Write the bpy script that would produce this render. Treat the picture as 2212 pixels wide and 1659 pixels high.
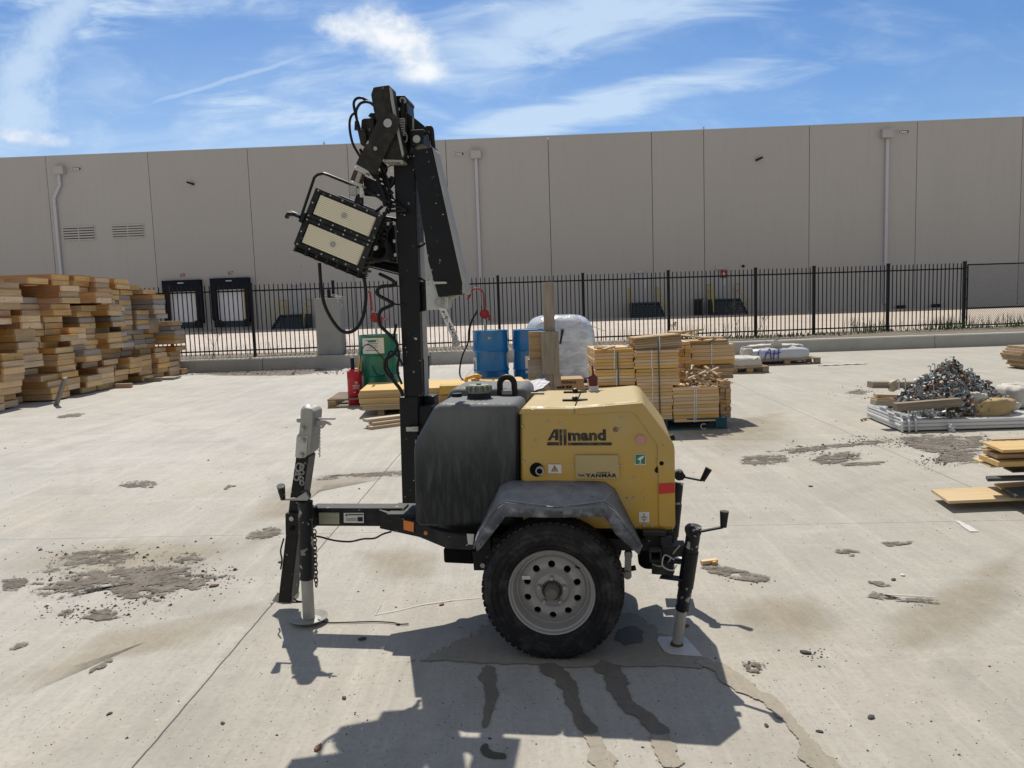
import bpy, bmesh, math, random
from mathutils import Vector, Matrix, Euler, noise
R=math.radians
rnd=random.Random(7)
for o in list(bpy.data.objects): bpy.data.objects.remove(o)
scn=bpy.context.scene; COL=scn.collection

# ---------------------------------------------------------------- camera
PITCH,ROLL,HC=R(5.77),R(1.93),1.52
F,CX,CY=1662.0,1106.0,829.5          # focal length and centre measured on a 2212 px wide copy of the photograph
_f=Vector((0,math.cos(PITCH),-math.sin(PITCH)));_u0=Vector((0,math.sin(PITCH),math.cos(PITCH)));_r0=Vector((1,0,0))
_r=_r0*math.cos(ROLL)-_u0*math.sin(ROLL);_u=_u0*math.cos(ROLL)+_r0*math.sin(ROLL)
cd=bpy.data.cameras.new('camera');cam=bpy.data.objects.new('camera',cd);COL.objects.link(cam)
cam.matrix_world=Matrix(((_r.x,_u.x,-_f.x,0),(_r.y,_u.y,-_f.y,0),(_r.z,_u.z,-_f.z,HC),(0,0,0,1)))
cd.sensor_fit='HORIZONTAL';cd.sensor_width=36;cd.lens=36*F/2212;cd.clip_end=3000;cd.clip_start=.05
scn.camera=cam
scn.render.resolution_x=1024;scn.render.resolution_y=768

# ---------------------------------------------------------------- sky, sun, exposure
SUNV=Vector((-.105,.685,1.0)).normalized()
ELEV=math.asin(SUNV.z);AZ=math.atan2(SUNV.x,SUNV.y)
class NT:
    "small node helper"
    def __init__(s,tree): s.t=tree;s.n=tree.nodes;s.l=tree.links
    def add(s,ty,**k):
        n=s.n.new(ty)
        for a,b in k.items(): setattr(n,a,b)
        return n
    def link(s,a,b): s.l.new(a,b)
    def put(s,sock,v):
        if hasattr(v,'is_output') or isinstance(v,bpy.types.NodeSocket): s.l.new(v,sock)
        elif v is not None: sock.default_value=v
    def math(s,op,a,b=None,c=None,clamp=False):
        n=s.add('ShaderNodeMath',operation=op,use_clamp=clamp);s.put(n.inputs[0],a)
        if b is not None:s.put(n.inputs[1],b)
        if c is not None:s.put(n.inputs[2],c)
        return n.outputs[0]
    def vmath(s,op,a,b=None,out=0,scale=None):
        n=s.add('ShaderNodeVectorMath',operation=op);s.put(n.inputs[0],a)
        if b is not None:s.put(n.inputs[1],b)
        if scale is not None:s.put(n.inputs[3],scale)
        return n.outputs[out]
    def noise(s,vec,scale,detail=4,rough=.55,dist=0,lac=2):
        n=s.add('ShaderNodeTexNoise');n.inputs['Scale'].default_value=scale;n.inputs['Detail'].default_value=detail
        n.inputs['Roughness'].default_value=rough;n.inputs['Distortion'].default_value=dist
        if vec is not None:s.link(vec,n.inputs['Vector'])
        return n.outputs[0]
    def vor(s,vec,scale,feature='F1',rand=1,out=0):
        n=s.add('ShaderNodeTexVoronoi',feature=feature);n.inputs['Scale'].default_value=scale
        n.inputs['Randomness'].default_value=rand
        if vec is not None:s.link(vec,n.inputs['Vector'])
        return n.outputs[out]
    def ramp(s,v,a,b,lo=0,hi=1,smooth=True):
        n=s.add('ShaderNodeMapRange');n.interpolation_type='SMOOTHSTEP' if smooth else 'LINEAR'
        s.put(n.inputs[0],v);n.inputs[1].default_value=a;n.inputs[2].default_value=b
        n.inputs[3].default_value=lo;n.inputs[4].default_value=hi
        return n.outputs[0]
    def mix(s,f,a,b,mode='MIX'):
        n=s.add('ShaderNodeMix',data_type='RGBA',blend_type=mode);s.put(n.inputs[0],f)
        s.put(n.inputs[6],a);s.put(n.inputs[7],b);return n.outputs[2]
    def map(s,vec,scale=(1,1,1),rot=(0,0,0),loc=(0,0,0)):
        n=s.add('ShaderNodeMapping');s.link(vec,n.inputs[0]);n.inputs['Location'].default_value=loc
        n.inputs['Rotation'].default_value=rot;n.inputs['Scale'].default_value=scale;return n.outputs[0]
    def comb(s,x,y,z=0.0):
        n=s.add('ShaderNodeCombineXYZ');s.put(n.inputs[0],x);s.put(n.inputs[1],y);s.put(n.inputs[2],z);return n.outputs[0]
world=bpy.data.worlds.new('World');scn.world=world;world.use_nodes=True
w=NT(world.node_tree);w.n.clear()
sky=w.add('ShaderNodeTexSky',sky_type='NISHITA');sky.sun_disc=False;sky.sun_elevation=ELEV;sky.sun_rotation=AZ
sky.air_density=1.0;sky.dust_density=.35;sky.ozone_density=2.2;sky.altitude=200
tc=w.add('ShaderNodeTexCoord');sep=w.add('ShaderNodeSeparateXYZ');w.link(tc.outputs['Generated'],sep.inputs[0])
dx,dy,dz=sep.outputs
ady=w.math('MAXIMUM',w.math('ABSOLUTE',dy),.02)
gu=w.math('DIVIDE',dx,ady);gw=w.math('DIVIDE',dz,ady)      # direction of view in the world: sideways and upward slope
gv=w.comb(gu,gw)
wob=w.noise(gv,9,5,.6);wob2=w.noise(w.map(gv,loc=(5,3,0)),9,5,.6)
fine=w.noise(gv,42,8,.66)
def ell(cx,cy,rx,ry,rot=0):
    m=w.map(gv,loc=(-cx,-cy,0));m=w.map(m,rot=(0,0,-rot));m=w.map(m,scale=(1/rx,1/ry,1))
    return w.vmath('LENGTH',m,out=1)
def cloud(ells,amp,lo,hi):
    d=None
    for e in ells:
        v=ell(*e);d=v if d is None else w.math('SMOOTH_MIN',d,v,.25)
    d=w.math('ADD',d,w.math('MULTIPLY',w.math('SUBTRACT',wob,.5),amp))
    d=w.math('ADD',d,w.math('MULTIPLY',w.math('SUBTRACT',fine,.5),amp*1.0))
    return w.ramp(d,lo,hi,1,0)
puff=cloud([(-.183,.352,.046,.021,-.1),(-.140,.346,.050,.034,-.4),(-.108,.318,.038,.032,-.9),(-.100,.297,.034,.016,0)],.9,.35,1.25)
puff2=cloud([(-.60,.232,.05,.010,-.15)],1.1,.3,1.3)
streak=cloud([(-.545,.375,.10,.026,.75),(-.60,.315,.06,.03,.5),(-.61,.265,.05,.05,.2)],1.5,.1,1.75)
# condensation trail
m=w.map(gv,loc=(.339,-.295,0));m=w.map(m,rot=(0,0,-R(14.5)))
sp=w.add('ShaderNodeSeparateXYZ');w.link(m,sp.inputs[0])
ty=w.math('ADD',sp.outputs[1],w.math('MULTIPLY',w.math('SUBTRACT',wob,.5),.016))
trail=w.math('MULTIPLY',w.ramp(w.math('ABSOLUTE',ty),.0008,.0055,1,0),w.ramp(w.math('ABSOLUTE',sp.outputs[0]),.07,.15,1,0))
fall=w.math('MULTIPLY',w.ramp(ty,-.035,0,0,1),w.ramp(ty,-.002,.002,1,0))
fall=w.math('MULTIPLY',w.math('MULTIPLY',fall,w.ramp(w.math('ABSOLUTE',sp.outputs[0]),.06,.15,1,0)),w.ramp(w.noise(w.map(m,scale=(60,9,1)),1,4),.4,.75,0,.5))
# thin high cirrus, streaks running up to the right, and a veil toward the horizon
c1=w.ramp(w.noise(w.map(gv,rot=(0,0,R(-24)),scale=(2.6,11,1),loc=(1.3,.2,0)),1.6,7,.62,.9),.40,.70,0,1)
c2=w.ramp(w.noise(w.map(gv,scale=(1.5,3.5,1),loc=(.4,7,0)),2.2,5,.6,.5),.42,.72,0,1)
c3=w.ramp(w.noise(w.map(gv,rot=(0,0,R(18)),scale=(3,8,1),loc=(9,1,0)),1.7,7,.6,1.2),.5,.85,0,1)
leftw=w.ramp(gu,-.6,.55,1.35,.6)
cir=w.math('MULTIPLY',w.math('ADD',w.math('MULTIPLY',c1,c2),w.math('MULTIPLY',c3,.35)),leftw)
# the long bright band reaching up to the right of the mast
b=w.map(w.map(gv,loc=(-.13,-.247,0)),rot=(0,0,-R(11)));b=w.map(b,scale=(1/.24,1/.024,1))
band=w.ramp(w.math('ADD',w.vmath('LENGTH',b,out=1),w.math('MULTIPLY',w.math('SUBTRACT',w.noise(w.map(gv,rot=(0,0,R(-12)),scale=(4,22,1)),1.5,6,.6,.8),.5),2.2)),.1,1.3,.95,0)
b2=w.map(w.map(gv,loc=(-.12,-.36,0)),rot=(0,0,-R(13)));b2=w.map(b2,scale=(1/.32,1/.05,1))
band2=w.ramp(w.math('ADD',w.vmath('LENGTH',b2,out=1),w.math('MULTIPLY',w.math('SUBTRACT',w.noise(w.map(gv,rot=(0,0,R(-16)),scale=(4,16,1),loc=(2,2,0)),1.5,6,.6,.8),.5),2.4)),.1,1.4,.95,0)
veil=w.math('MULTIPLY',w.math('MULTIPLY',w.ramp(gw,.40,.14,.08,.78),w.ramp(gu,-.5,.5,1,.3)),w.ramp(w.noise(w.map(gv,rot=(0,0,R(-20)),scale=(2,5,1),loc=(3,1,0)),1.8,6,.6,.8),.3,.7,.55,1.15))
def mx(a,b_): return w.math('MAXIMUM',a,b_)
thin=w.math('ADD',mx(mx(cir,band),band2),veil)
thin=mx(thin,mx(w.math('MULTIPLY',trail,.62),w.math('MULTIPLY',fall,.6)))
thin=mx(thin,w.math('MULTIPLY',streak,.95))
thin=w.math('MULTIPLY',thin,1.0,clamp=True)
thick=mx(puff,w.math('MULTIPLY',puff2,.7))
up=w.ramp(dz,.0,.06,0,1)
SKYK=.075
tint=w.mix(1.0,sky.outputs[0],(.68,.97,1.28,1),'MULTIPLY')
c=w.mix(w.math('MULTIPLY',w.math('MULTIPLY',thin,up),.74),tint,(8.6,10.4,12.2,1))
shade=w.ramp(w.noise(w.map(gv,loc=(.02,.01,0),scale=(1,1.5,1)),22,6,.6),.36,.62,0,1)
pc=w.mix(shade,(8.4,9.6,11.3,1),(12.0,12.3,12.6,1))
c=w.mix(w.math('MULTIPLY',thick,.97),c,pc)
# unseen broken cloud overhead and behind the viewer, added as white fill light
fill_deck=w.math('MULTIPLY',w.math('MAXIMUM',w.ramp(dy,.05,-.35,0,1),w.ramp(dz,.55,.85,0,.7)),w.ramp(w.noise(tc.outputs['Generated'],2.2,5,.6,.4),.3,.55,.35,1))
c=w.mix(fill_deck,c,(3.9,4.0,4.3,1))
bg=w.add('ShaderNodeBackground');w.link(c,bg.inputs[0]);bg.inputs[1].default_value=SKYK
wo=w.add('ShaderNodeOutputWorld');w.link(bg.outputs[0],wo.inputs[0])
sl=bpy.data.lights.new('sun','SUN');sl.energy=4.3;sl.angle=R(.53);sl.color=(1,.945,.86)
so=bpy.data.objects.new('sun',sl);COL.objects.link(so);so.rotation_euler=SUNV.to_track_quat('Z','Y').to_euler()
scn.view_settings.view_transform='Standard';scn.view_settings.look='None';scn.view_settings.exposure=.09;scn.view_settings.gamma=1
scn.render.engine='CYCLES';scn.cycles.max_bounces=6;scn.cycles.transparent_max_bounces=12

# ---------------------------------------------------------------- measuring helpers
CAMO=Vector((0,0,HC))
def ray(x,y): return _f+_r*((x-CX)/F)-_u*((y-CY)/F)
def gz(x,y,z=0.0):
    d=ray(x,y);return CAMO+d*((z-HC)/d.z)
def gy(x,y,Y):
    d=ray(x,y);return CAMO+d*(Y/d.y)
TH=R(8);TU=Vector((math.cos(TH),-math.sin(TH),0));TV=Vector((math.sin(TH),math.cos(TH),0))
OT=Vector((.2306,4.110,0))*.8837
def L(x,y,yl):
    d=ray(x,y);t=(yl-(CAMO-OT).dot(TV))/d.dot(TV);q=(CAMO-OT)+d*t;return (q.dot(TU),q.z)
K=3600/2212
def zf(sx,sy,k): return lambda x,y:((sx+x/k)/K,(sy+y/k)/K)

# ---------------------------------------------------------------- mesh helpers
class MB:
    def __init__(s): s.v=[];s.f=[];s.m=[];s.cm=0
    def poly(s,vs,fs):
        b=len(s.v);s.v+= [tuple(p) for p in vs];s.f+=[tuple(b+i for i in f) for f in fs];s.m+=[s.cm]*len(fs)
        return s
    def box(s,c,d,rot=None,taper=None):
        hx,hy,hz=d[0]/2,d[1]/2,d[2]/2
        P=[Vector((a*hx,b*hy,c_*hz)) for c_ in(-1,1) for b in(-1,1) for a in(-1,1)]
        if taper:
            for p in P:
                if p.z>0:p.x*=taper;p.y*=taper
        if rot is not None:
            M=rot if isinstance(rot,Matrix) else Euler(rot).to_matrix()
            P=[M@p for p in P]
        P=[p+Vector(c) for p in P]
        return s.poly(P,[(0,2,3,1),(4,5,7,6),(0,1,5,4),(2,6,7,3),(0,4,6,2),(1,3,7,5)])
    def bar(s,p0,p1,w,h,up=(0,0,1)):
        p0=Vector(p0);p1=Vector(p1);d=p1-p0;l=d.length;x=d.normalized();u=Vector(up)
        if abs(x.dot(u))>.99:u=Vector((1,0,0))
        y=u.cross(x).normalized();z=x.cross(y)
        return s.box((p0+p1)/2,(l,w,h),Matrix((x,y,z)).transposed())
    def prism(s,pts,y0,y1):
        n=len(pts);a=sum(pts[i][0]*pts[(i+1)%n][1]-pts[(i+1)%n][0]*pts[i][1] for i in range(n))
        if a<0: pts=list(pts)[::-1]
        if y0>y1:y0,y1=y1,y0
        V=[(p[0],y0,p[1]) for p in pts]+[(p[0],y1,p[1]) for p in pts]
        return s.poly(V,[tuple(range(n)),tuple(range(2*n-1,n-1,-1))]+[(i,n+i,n+(i+1)%n,(i+1)%n) for i in range(n)])
    def slab(s,pts,z0,z1):
        n=len(pts);a=sum(pts[i][0]*pts[(i+1)%n][1]-pts[(i+1)%n][0]*pts[i][1] for i in range(n))
        if a<0: pts=list(pts)[::-1]
        V=[(p[0],p[1],z0) for p in pts]+[(p[0],p[1],z1) for p in pts]
        return s.poly(V,[tuple(range(n-1,-1,-1)),tuple(range(n,2*n))]+[(i,(i+1)%n,n+(i+1)%n,n+i) for i in range(n)])
    def cyl(s,p0,p1,r0,r1=None,n=16,caps=True):
        if r1 is None:r1=r0
        p0=Vector(p0);p1=Vector(p1);d=(p1-p0).normalized();a=Vector((0,0,1)) if abs(d.z)<.9 else Vector((1,0,0))
        x=d.cross(a).normalized();y=d.cross(x);V=[];Fs=[]
        for p,r in((p0,r0),(p1,r1)):
            for i in range(n):
                t=2*math.pi*i/n;V.append(p+x*(r*math.cos(t))+y*(r*math.sin(t)))
        for i in range(n):Fs.append((i,n+i,n+(i+1)%n,(i+1)%n))
        if caps:Fs+=[tuple(range(n)),tuple(range(2*n-1,n-1,-1))]
        return s.poly(V,Fs)
    def lathe(s,prof,o=(0,0,0),axis='z',n=32,close=False):
        o=Vector(o);V=[];Fs=[];m=len(prof)
        for i in range(n):
            t=2*math.pi*i/n;c,q=math.cos(t),math.sin(t)
            for r,h in prof:
                V.append(o+(Vector((r*c,r*q,h)) if axis=='z' else Vector((r*c,h,r*q))))
        for i in range(n):
            j=(i+1)%n
            for k in range(m if close else m-1):
                l=(k+1)%m;f=(i*m+k,j*m+k,j*m+l,i*m+l)
                Fs.append(f if axis=='z' else f[::-1])
        return s.poly(V,Fs)
    def tube(s,pts,r,n=8,smooth=True,sub=6):
        pts=[Vector(p) for p in pts]
        if smooth and len(pts)>2:
            P=[pts[0]*2-pts[1]]+pts+[pts[-1]*2-pts[-2]];Q=[]
            for i in range(1,len(P)-2):
                for k in range(sub):
                    t=k/sub;a,b,c,d=P[i-1:i+3]
                    Q.append(.5*((2*b)+(c-a)*t+(2*a-5*b+4*c-d)*t*t+(3*b-a-3*c+d)*t**3))
            pts=Q+[pts[-1]]
        V=[];Fs=[];x=None
        for i,p in enumerate(pts):
            d=(pts[min(i+1,len(pts)-1)]-pts[max(i-1,0)]).normalized()
            if x is None:
                a=Vector((0,0,1)) if abs(d.z)<.9 else Vector((1,0,0));x=d.cross(a).normalized()
            x=(x-d*x.dot(d)).normalized();y=d.cross(x)
            rr=r[min(i,len(r)-1)] if isinstance(r,(list,tuple)) else r
            for k in range(n):
                t=2*math.pi*k/n;V.append(p+x*(rr*math.cos(t))+y*(rr*math.sin(t)))
        for i in range(len(pts)-1):
            for k in range(n):Fs.append((i*n+k,i*n+(k+1)%n,(i+1)*n+(k+1)%n,(i+1)*n+k))
        Fs+=[tuple(range(n-1,-1,-1)),tuple(range((len(pts)-1)*n,len(pts)*n))]
        return s.poly(V,Fs)
    def grid(s,rows):
        n=len(rows[0]);V=[p for r in rows for p in r]
        return s.poly(V,[(i*n+j,i*n+j+1,(i+1)*n+j+1,(i+1)*n+j) for i in range(len(rows)-1) for j in range(n-1)])
    def mesh(s,name,mats,smooth=False,fix=True):
        me=bpy.data.meshes.new(name);me.from_pydata(s.v,[],s.f);me.update()
        for m in (mats if isinstance(mats,(list,tuple)) else [mats]): me.materials.append(m)
        for p,k in zip(me.polygons,s.m): p.material_index=k
        if fix:
            bm=bmesh.new();bm.from_mesh(me);bmesh.ops.recalc_face_normals(bm,faces=bm.faces);bm.to_mesh(me);bm.free()
        if smooth:
            for p in me.polygons:p.use_smooth=True
            me.set_sharp_from_angle(angle=R(smooth if smooth is not True else 35))
        return me
    def build(s,name,mats,parent=None,smooth=False,bevel=0,seg=2,fix=True,loc=None,rot=None,label=None,cat=None,group=None,kind=None,solid=0):
        o=bpy.data.objects.new(name,s.mesh(name,mats,smooth,fix));COL.objects.link(o)
        if loc is not None:o.location=loc
        if rot is not None:o.rotation_euler=rot
        if parent:o.parent=parent
        if solid:
            q=o.modifiers.new('thickness','SOLIDIFY');q.thickness=solid;q.offset=-1
        if bevel:
            b_=o.modifiers.new('bevel','BEVEL');b_.width=bevel;b_.segments=seg;b_.limit_method='ANGLE';b_.angle_limit=R(28)
            b_.harden_normals=False
        tag(o,label,cat,group,kind)
        return o
def tag(o,label=None,cat=None,group=None,kind=None):
    if label:o['label']=label
    if cat:o['category']=cat
    if group:o['group']=group
    if kind:o['kind']=kind
    return o
def empty(name,loc,rz=0,label=None,cat=None,group=None):
    o=bpy.data.objects.new(name,None);COL.objects.link(o);o.location=loc;o.rotation_euler=(0,0,rz);o.empty_display_size=.1
    return tag(o,label,cat,group)
def copy_tree(o,parent=None):
    kids=list(o.children);c=o.copy();COL.objects.link(c)
    if parent:c.parent=parent
    for k in kids:copy_tree(k,c)
    return c
def text_obj(body,name,mat,size,loc,rot,parent,extrude=.0008,bold=0,shear=0,sx=1,space=1,align='LEFT'):
    cu=bpy.data.curves.new(name,'FONT');cu.body=body;cu.size=size;cu.extrude=extrude;cu.offset=bold;cu.shear=shear;cu.space_character=space;cu.align_x=align
    t=bpy.data.objects.new(name,cu);COL.objects.link(t)
    dg=bpy.context.evaluated_depsgraph_get();me=bpy.data.meshes.new_from_object(t.evaluated_get(dg))
    bpy.data.objects.remove(t);me.materials.clear();me.materials.append(mat)
    o=bpy.data.objects.new(name,me);COL.objects.link(o);o.location=loc;o.rotation_euler=rot;o.scale=(sx,1,1);o.parent=parent
    return o
# ---------------------------------------------------------------- materials
def new_mat(name):
    m=bpy.data.materials.new(name);m.use_nodes=True;t=NT(m.node_tree);t.n.clear()
    out=t.add('ShaderNodeOutputMaterial');b=t.add('ShaderNodeBsdfPrincipled');t.link(b.outputs[0],out.inputs[0])
    return m,t,b,out
def bump(t,b,h,strength=.3,dist=.01):
    n=t.add('ShaderNodeBump');n.inputs['Strength'].default_value=strength;n.inputs['Distance'].default_value=dist
    t.link(h,n.inputs['Height']);t.link(n.outputs[0],b.inputs['Normal'])
def c4(c): return (c[0],c[1],c[2],1)
def basic(name,col,rough=.5,metal=0,var=.15,scale=6,dust=0,dcol=(.36,.33,.28),specks=0,bmp=.0,stretch=(1,1,1),scol=(.5,.48,.42),topdust=0,spk=38,coat=0):
    m,t,b,_=new_mat(name);tc=t.add('ShaderNodeTexCoord');o=t.map(tc.outputs['Object'],scale=stretch)
    n1=t.noise(o,scale,5,.6)
    dark=tuple(x*(1-var) for x in col);lite=tuple(min(1,x*(1+var)) for x in col)
    c=t.mix(n1,c4(dark),c4(lite))
    r=t.ramp(n1,.2,.8,max(.05,rough-.08),min(1,rough+.12),False)
    if dust or topdust:
        n2=t.noise(o,scale*1.7,6,.65,.3);f=t.ramp(n2,.42,.78,0,dust) if dust else None
        if topdust:
            g=t.add('ShaderNodeNewGeometry');s=t.add('ShaderNodeSeparateXYZ');t.link(g.outputs['Normal'],s.inputs[0])
            tf=t.math('MULTIPLY',t.ramp(s.outputs[2],.15,.9,0,topdust),t.ramp(t.noise(o,scale*3,5,.6),.2,.7,.55,1))
            f=tf if f is None else t.math('MAXIMUM',f,tf)
        c=t.mix(f,c,c4(dcol));r=t.math('MAXIMUM',r,t.math('MULTIPLY',f,.9))
    if specks:
        vv=t.noise(o,spk,3,.5);v2=t.noise(t.map(tc.outputs['Object'],loc=(3,1,7)),spk*.22,3,.6)
        f=t.math('MULTIPLY',t.ramp(vv,.70-.02*specks,.735-.02*specks,0,1),t.ramp(v2,.40,.56,0,1))
        c=t.mix(f,c,c4(scol))
    t.link(c,b.inputs['Base Color']);t.link(r,b.inputs['Roughness']);b.inputs['Metallic'].default_value=metal
    if metal==0 and max(col)<.05:b.inputs['Specular IOR Level'].default_value=.28
    if coat:b.inputs['Coat Weight'].default_value=coat
    if bmp:bump(t,b,t.noise(o,scale*9,4,.6),bmp,.004)
    return m
def dustmore(m,z0,z1,dcol,amt):
    "settled dust that thickens toward the top of a body"
    t=NT(m.node_tree);b=[n for n in t.n if n.type=='BSDF_PRINCIPLED'][0];src=b.inputs['Base Color'].links[0].from_socket
    tc=t.add('ShaderNodeTexCoord');s=t.add('ShaderNodeSeparateXYZ');t.link(tc.outputs['Object'],s.inputs[0])
    f=t.math('MULTIPLY',t.ramp(s.outputs[2],z0,z1,0,amt),t.ramp(t.noise(t.map(tc.outputs['Object'],scale=(1,1,.6)),4,6,.65,.4),.25,.65,.45,1))
    t.link(t.mix(f,src,c4(dcol)),b.inputs['Base Color'])
def wood(name,base,dark,grey=None,rand=.35,rough=.75,axis=0,scale=1.0,knots=True,island=False):
    m,t,b,_=new_mat(name);tc=t.add('ShaderNodeTexCoord')
    sc=[22*scale]*3;sc[axis]=1.6*scale
    if island:
        rv=t.add('ShaderNodeNewGeometry').outputs['Random Per Island'];oi=t.add('ShaderNodeObjectInfo').outputs['Random']
        rv=t.math('FRACT',t.math('ADD',rv,oi))
    else: rv=t.add('ShaderNodeObjectInfo').outputs['Random']
    off=t.comb(t.math('MULTIPLY',rv,37.0),t.math('MULTIPLY',rv,91.0),t.math('MULTIPLY',rv,53.0))
    p=t.vmath('ADD',tc.outputs['Object'],off);pm=t.map(p,scale=sc)
    g=t.noise(pm,1.0,5,.65,.6);g2=t.noise(t.map(p,scale=[x*4 for x in sc]),1,3,.6)
    c=t.mix(t.ramp(g,.35,.75),c4(base),c4(dark))
    c=t.mix(t.ramp(g2,.55,.8,0,.35),c,c4([x*.55 for x in dark]))
    hv=t.add('ShaderNodeHueSaturation');t.link(c,hv.inputs['Color'])
    t.link(t.ramp(rv,0,1,1-rand,1+rand*.7,False),hv.inputs['Value'])
    rr=t.math('FRACT',t.math('MULTIPLY',rv,7.31));t.link(t.ramp(rr,0,1,.75,1.2,False),hv.inputs['Saturation']);c=hv.outputs[0]
    if grey:
        r3=t.math('FRACT',t.math('MULTIPLY',rv,13.7));c=t.mix(t.ramp(r3,.62,.8,0,.8),c,c4(grey))
    if knots:
        k=t.vor(t.map(p,scale=[3.2 if i!=axis else 1.7 for i in range(3)]),1.6);c=t.mix(t.ramp(k,.05,.1,.8,0),c,c4([x*.3 for x in dark]))
    t.link(c,b.inputs['Base Color']);b.inputs['Roughness'].default_value=rough
    bump(t,b,g2,.25,.003);return m

def joint_mask(t,pos):
    s=t.add('ShaderNodeSeparateXYZ');t.link(pos,s.inputs[0]);x,y=s.outputs[0],s.outputs[1]
    wv=t.math('MULTIPLY',t.math('SUBTRACT',t.noise(pos,7,3),.5),.012)
    f=None
    def line(a,k,wd,horiz=False,s_=1.0):
        u,v=(y,x) if horiz else (x,y)
        d=t.math('ABSOLUTE',t.math('ADD',t.math('SUBTRACT',u,t.math('MULTIPLY_ADD',v,k,a)),wv))
        return t.ramp(d,wd*.35,wd,s_,0)
    for a in JX: 
        g=line(*a[:3],s_=a[3]);f=g if f is None else t.math('MAXIMUM',f,g)
    for a in JY:
        g=line(*a[:3],horiz=True,s_=a[3]);f=t.math('MAXIMUM',f,g)
    return f
JX=[(-1.39,.022,.006,.9),(3.18,.062,.007,.65),(-6.2,.03,.008,.6),(-10.9,.03,.01,.6),(7.9,.05,.01,.6),(12.6,.05,.01,.6)]
JY=[(5.13,-.05,.006,.55),(8.65,-.17,.012,.28),(15.2,-.03,.012,.35)]
def concrete(name,mul=1.0,dirt=False,alpha=None,tint=(1,1,1),old=1.0,wet=False,thr=.5):
    m,t,b,out=new_mat(name);g=t.add('ShaderNodeNewGeometry');pos=g.outputs['Position']
    br=t.noise(t.map(pos,rot=(0,0,R(2)),scale=(95,3.2,1)),1,4,.6)          # broom finish runs away from the viewer
    br2=t.noise(t.map(pos,rot=(0,0,R(2)),scale=(26,1.0,1)),1,4,.6)
    big=t.noise(pos,.33,5,.6,.4);mid=t.noise(t.map(pos,loc=(4,9,0)),1.1,5,.6,.6);fin=t.noise(pos,42,5,.7)
    tan=t.noise(t.map(pos,loc=(31,7,0),scale=(1,.6,1)),.6,5,.6,.8)
    c=t.mix(t.ramp(big,.3,.7),(.40,.387,.352,1),(.51,.49,.445,1))
    sx_=t.add('ShaderNodeSeparateXYZ');t.link(pos,sx_.inputs[0])
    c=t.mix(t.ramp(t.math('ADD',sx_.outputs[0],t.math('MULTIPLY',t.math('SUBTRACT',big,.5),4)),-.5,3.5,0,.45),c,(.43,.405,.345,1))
    c=t.mix(t.ramp(tan,.50,.74,0,.6),c,(.48,.425,.335,1))
    c=t.mix(t.ramp(mid,.42,.72,0,.6),c,(.345,.33,.29,1))
    drag=t.noise(t.map(pos,rot=(0,0,R(-6)),scale=(5.5,.45,1),loc=(2,8,0)),1,5,.6,.3);c=t.mix(t.ramp(drag,.46,.72,0,.5),c,(.56,.535,.485,1));drag2=t.noise(t.map(pos,rot=(0,0,R(12)),scale=(3.2,.5,1),loc=(9,3,0)),1,5,.6,.5);c=t.mix(t.ramp(drag2,.5,.75,0,.42),c,(.36,.34,.30,1))
    blot=t.noise(t.map(pos,loc=(14,2,0),scale=(1,.8,1)),3.2,6,.7,.4);c=t.mix(t.ramp(blot,.48,.75,0,.42),c,(.32,.31,.285,1))
    sc=t.noise(t.map(pos,rot=(0,0,R(38)),scale=(.7,6,1)),1.0,5,.6,.5);c=t.mix(t.ramp(sc,.5,.8,0,.35),c,(.61,.60,.575,1))
    sm=t.noise(t.map(pos,loc=(3,3,0)),11,5,.65);c=t.mix(t.ramp(sm,.35,.75,.0,.26),c,(.30,.29,.27,1))
    c=t.mix(t.ramp(br,.3,.75,0,.3),c,(.33,.32,.30,1));c=t.mix(t.ramp(br2,.45,.8,0,.2),c,(.62,.61,.58,1))
    c=t.mix(t.ramp(fin,.48,.72,0,.5),c,(.27,.26,.24,1));c=t.mix(t.ramp(fin,.25,.42,.3,0),c,(.66,.65,.62,1))
    pit=t.vor(pos,34);pm=t.noise(pos,2.3,3,.6)
    c=t.mix(t.math('MULTIPLY',t.ramp(pit,.07,.13,1,0),t.ramp(pm,.42,.6,.12,.85)),c,(.10,.095,.085,1))
    wp=t.vor(t.map(pos,loc=(7,7,0)),7);c=t.mix(t.ramp(wp,.025,.05,.55,0),c,(.72,.71,.69,1))
    for cx_,cy_,rd,wd in((9.0,-3.0,9.4,.10),(9.0,-3.0,10.9,.10),(-14.0,2.0,11.2,.11),(-14.0,2.0,12.8,.11)):
        dd_=t.vmath('LENGTH',t.map(pos,loc=(-cx_,-cy_,0)),out=1);e_=t.ramp(t.math('ABSOLUTE',t.math('SUBTRACT',dd_,rd)),wd*.5,wd,1,0)
        c=t.mix(t.math('MULTIPLY',e_,t.ramp(t.noise(pos,1.6,5,.7),.42,.65,0,.30)),c,(.27,.255,.23,1))
    pale_=t.math('ADD',t.math('MULTIPLY',sx_.outputs[0],-.35),t.math('MULTIPLY',sx_.outputs[1],.12))  # concrete grows paler toward the far left
    c=t.mix(1.0,c,t.mix(t.ramp(pale_,.2,3.2,0,1),(.97,.94,.88,1),(1.07,1.055,1.03,1)),'MULTIPLY')
    c=t.mix(joint_mask(t,pos),c,(.06,.055,.05,1))
    if old!=1.0:
        c=t.mix(1.0,c,(old,old,old,1),'MULTIPLY')
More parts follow.
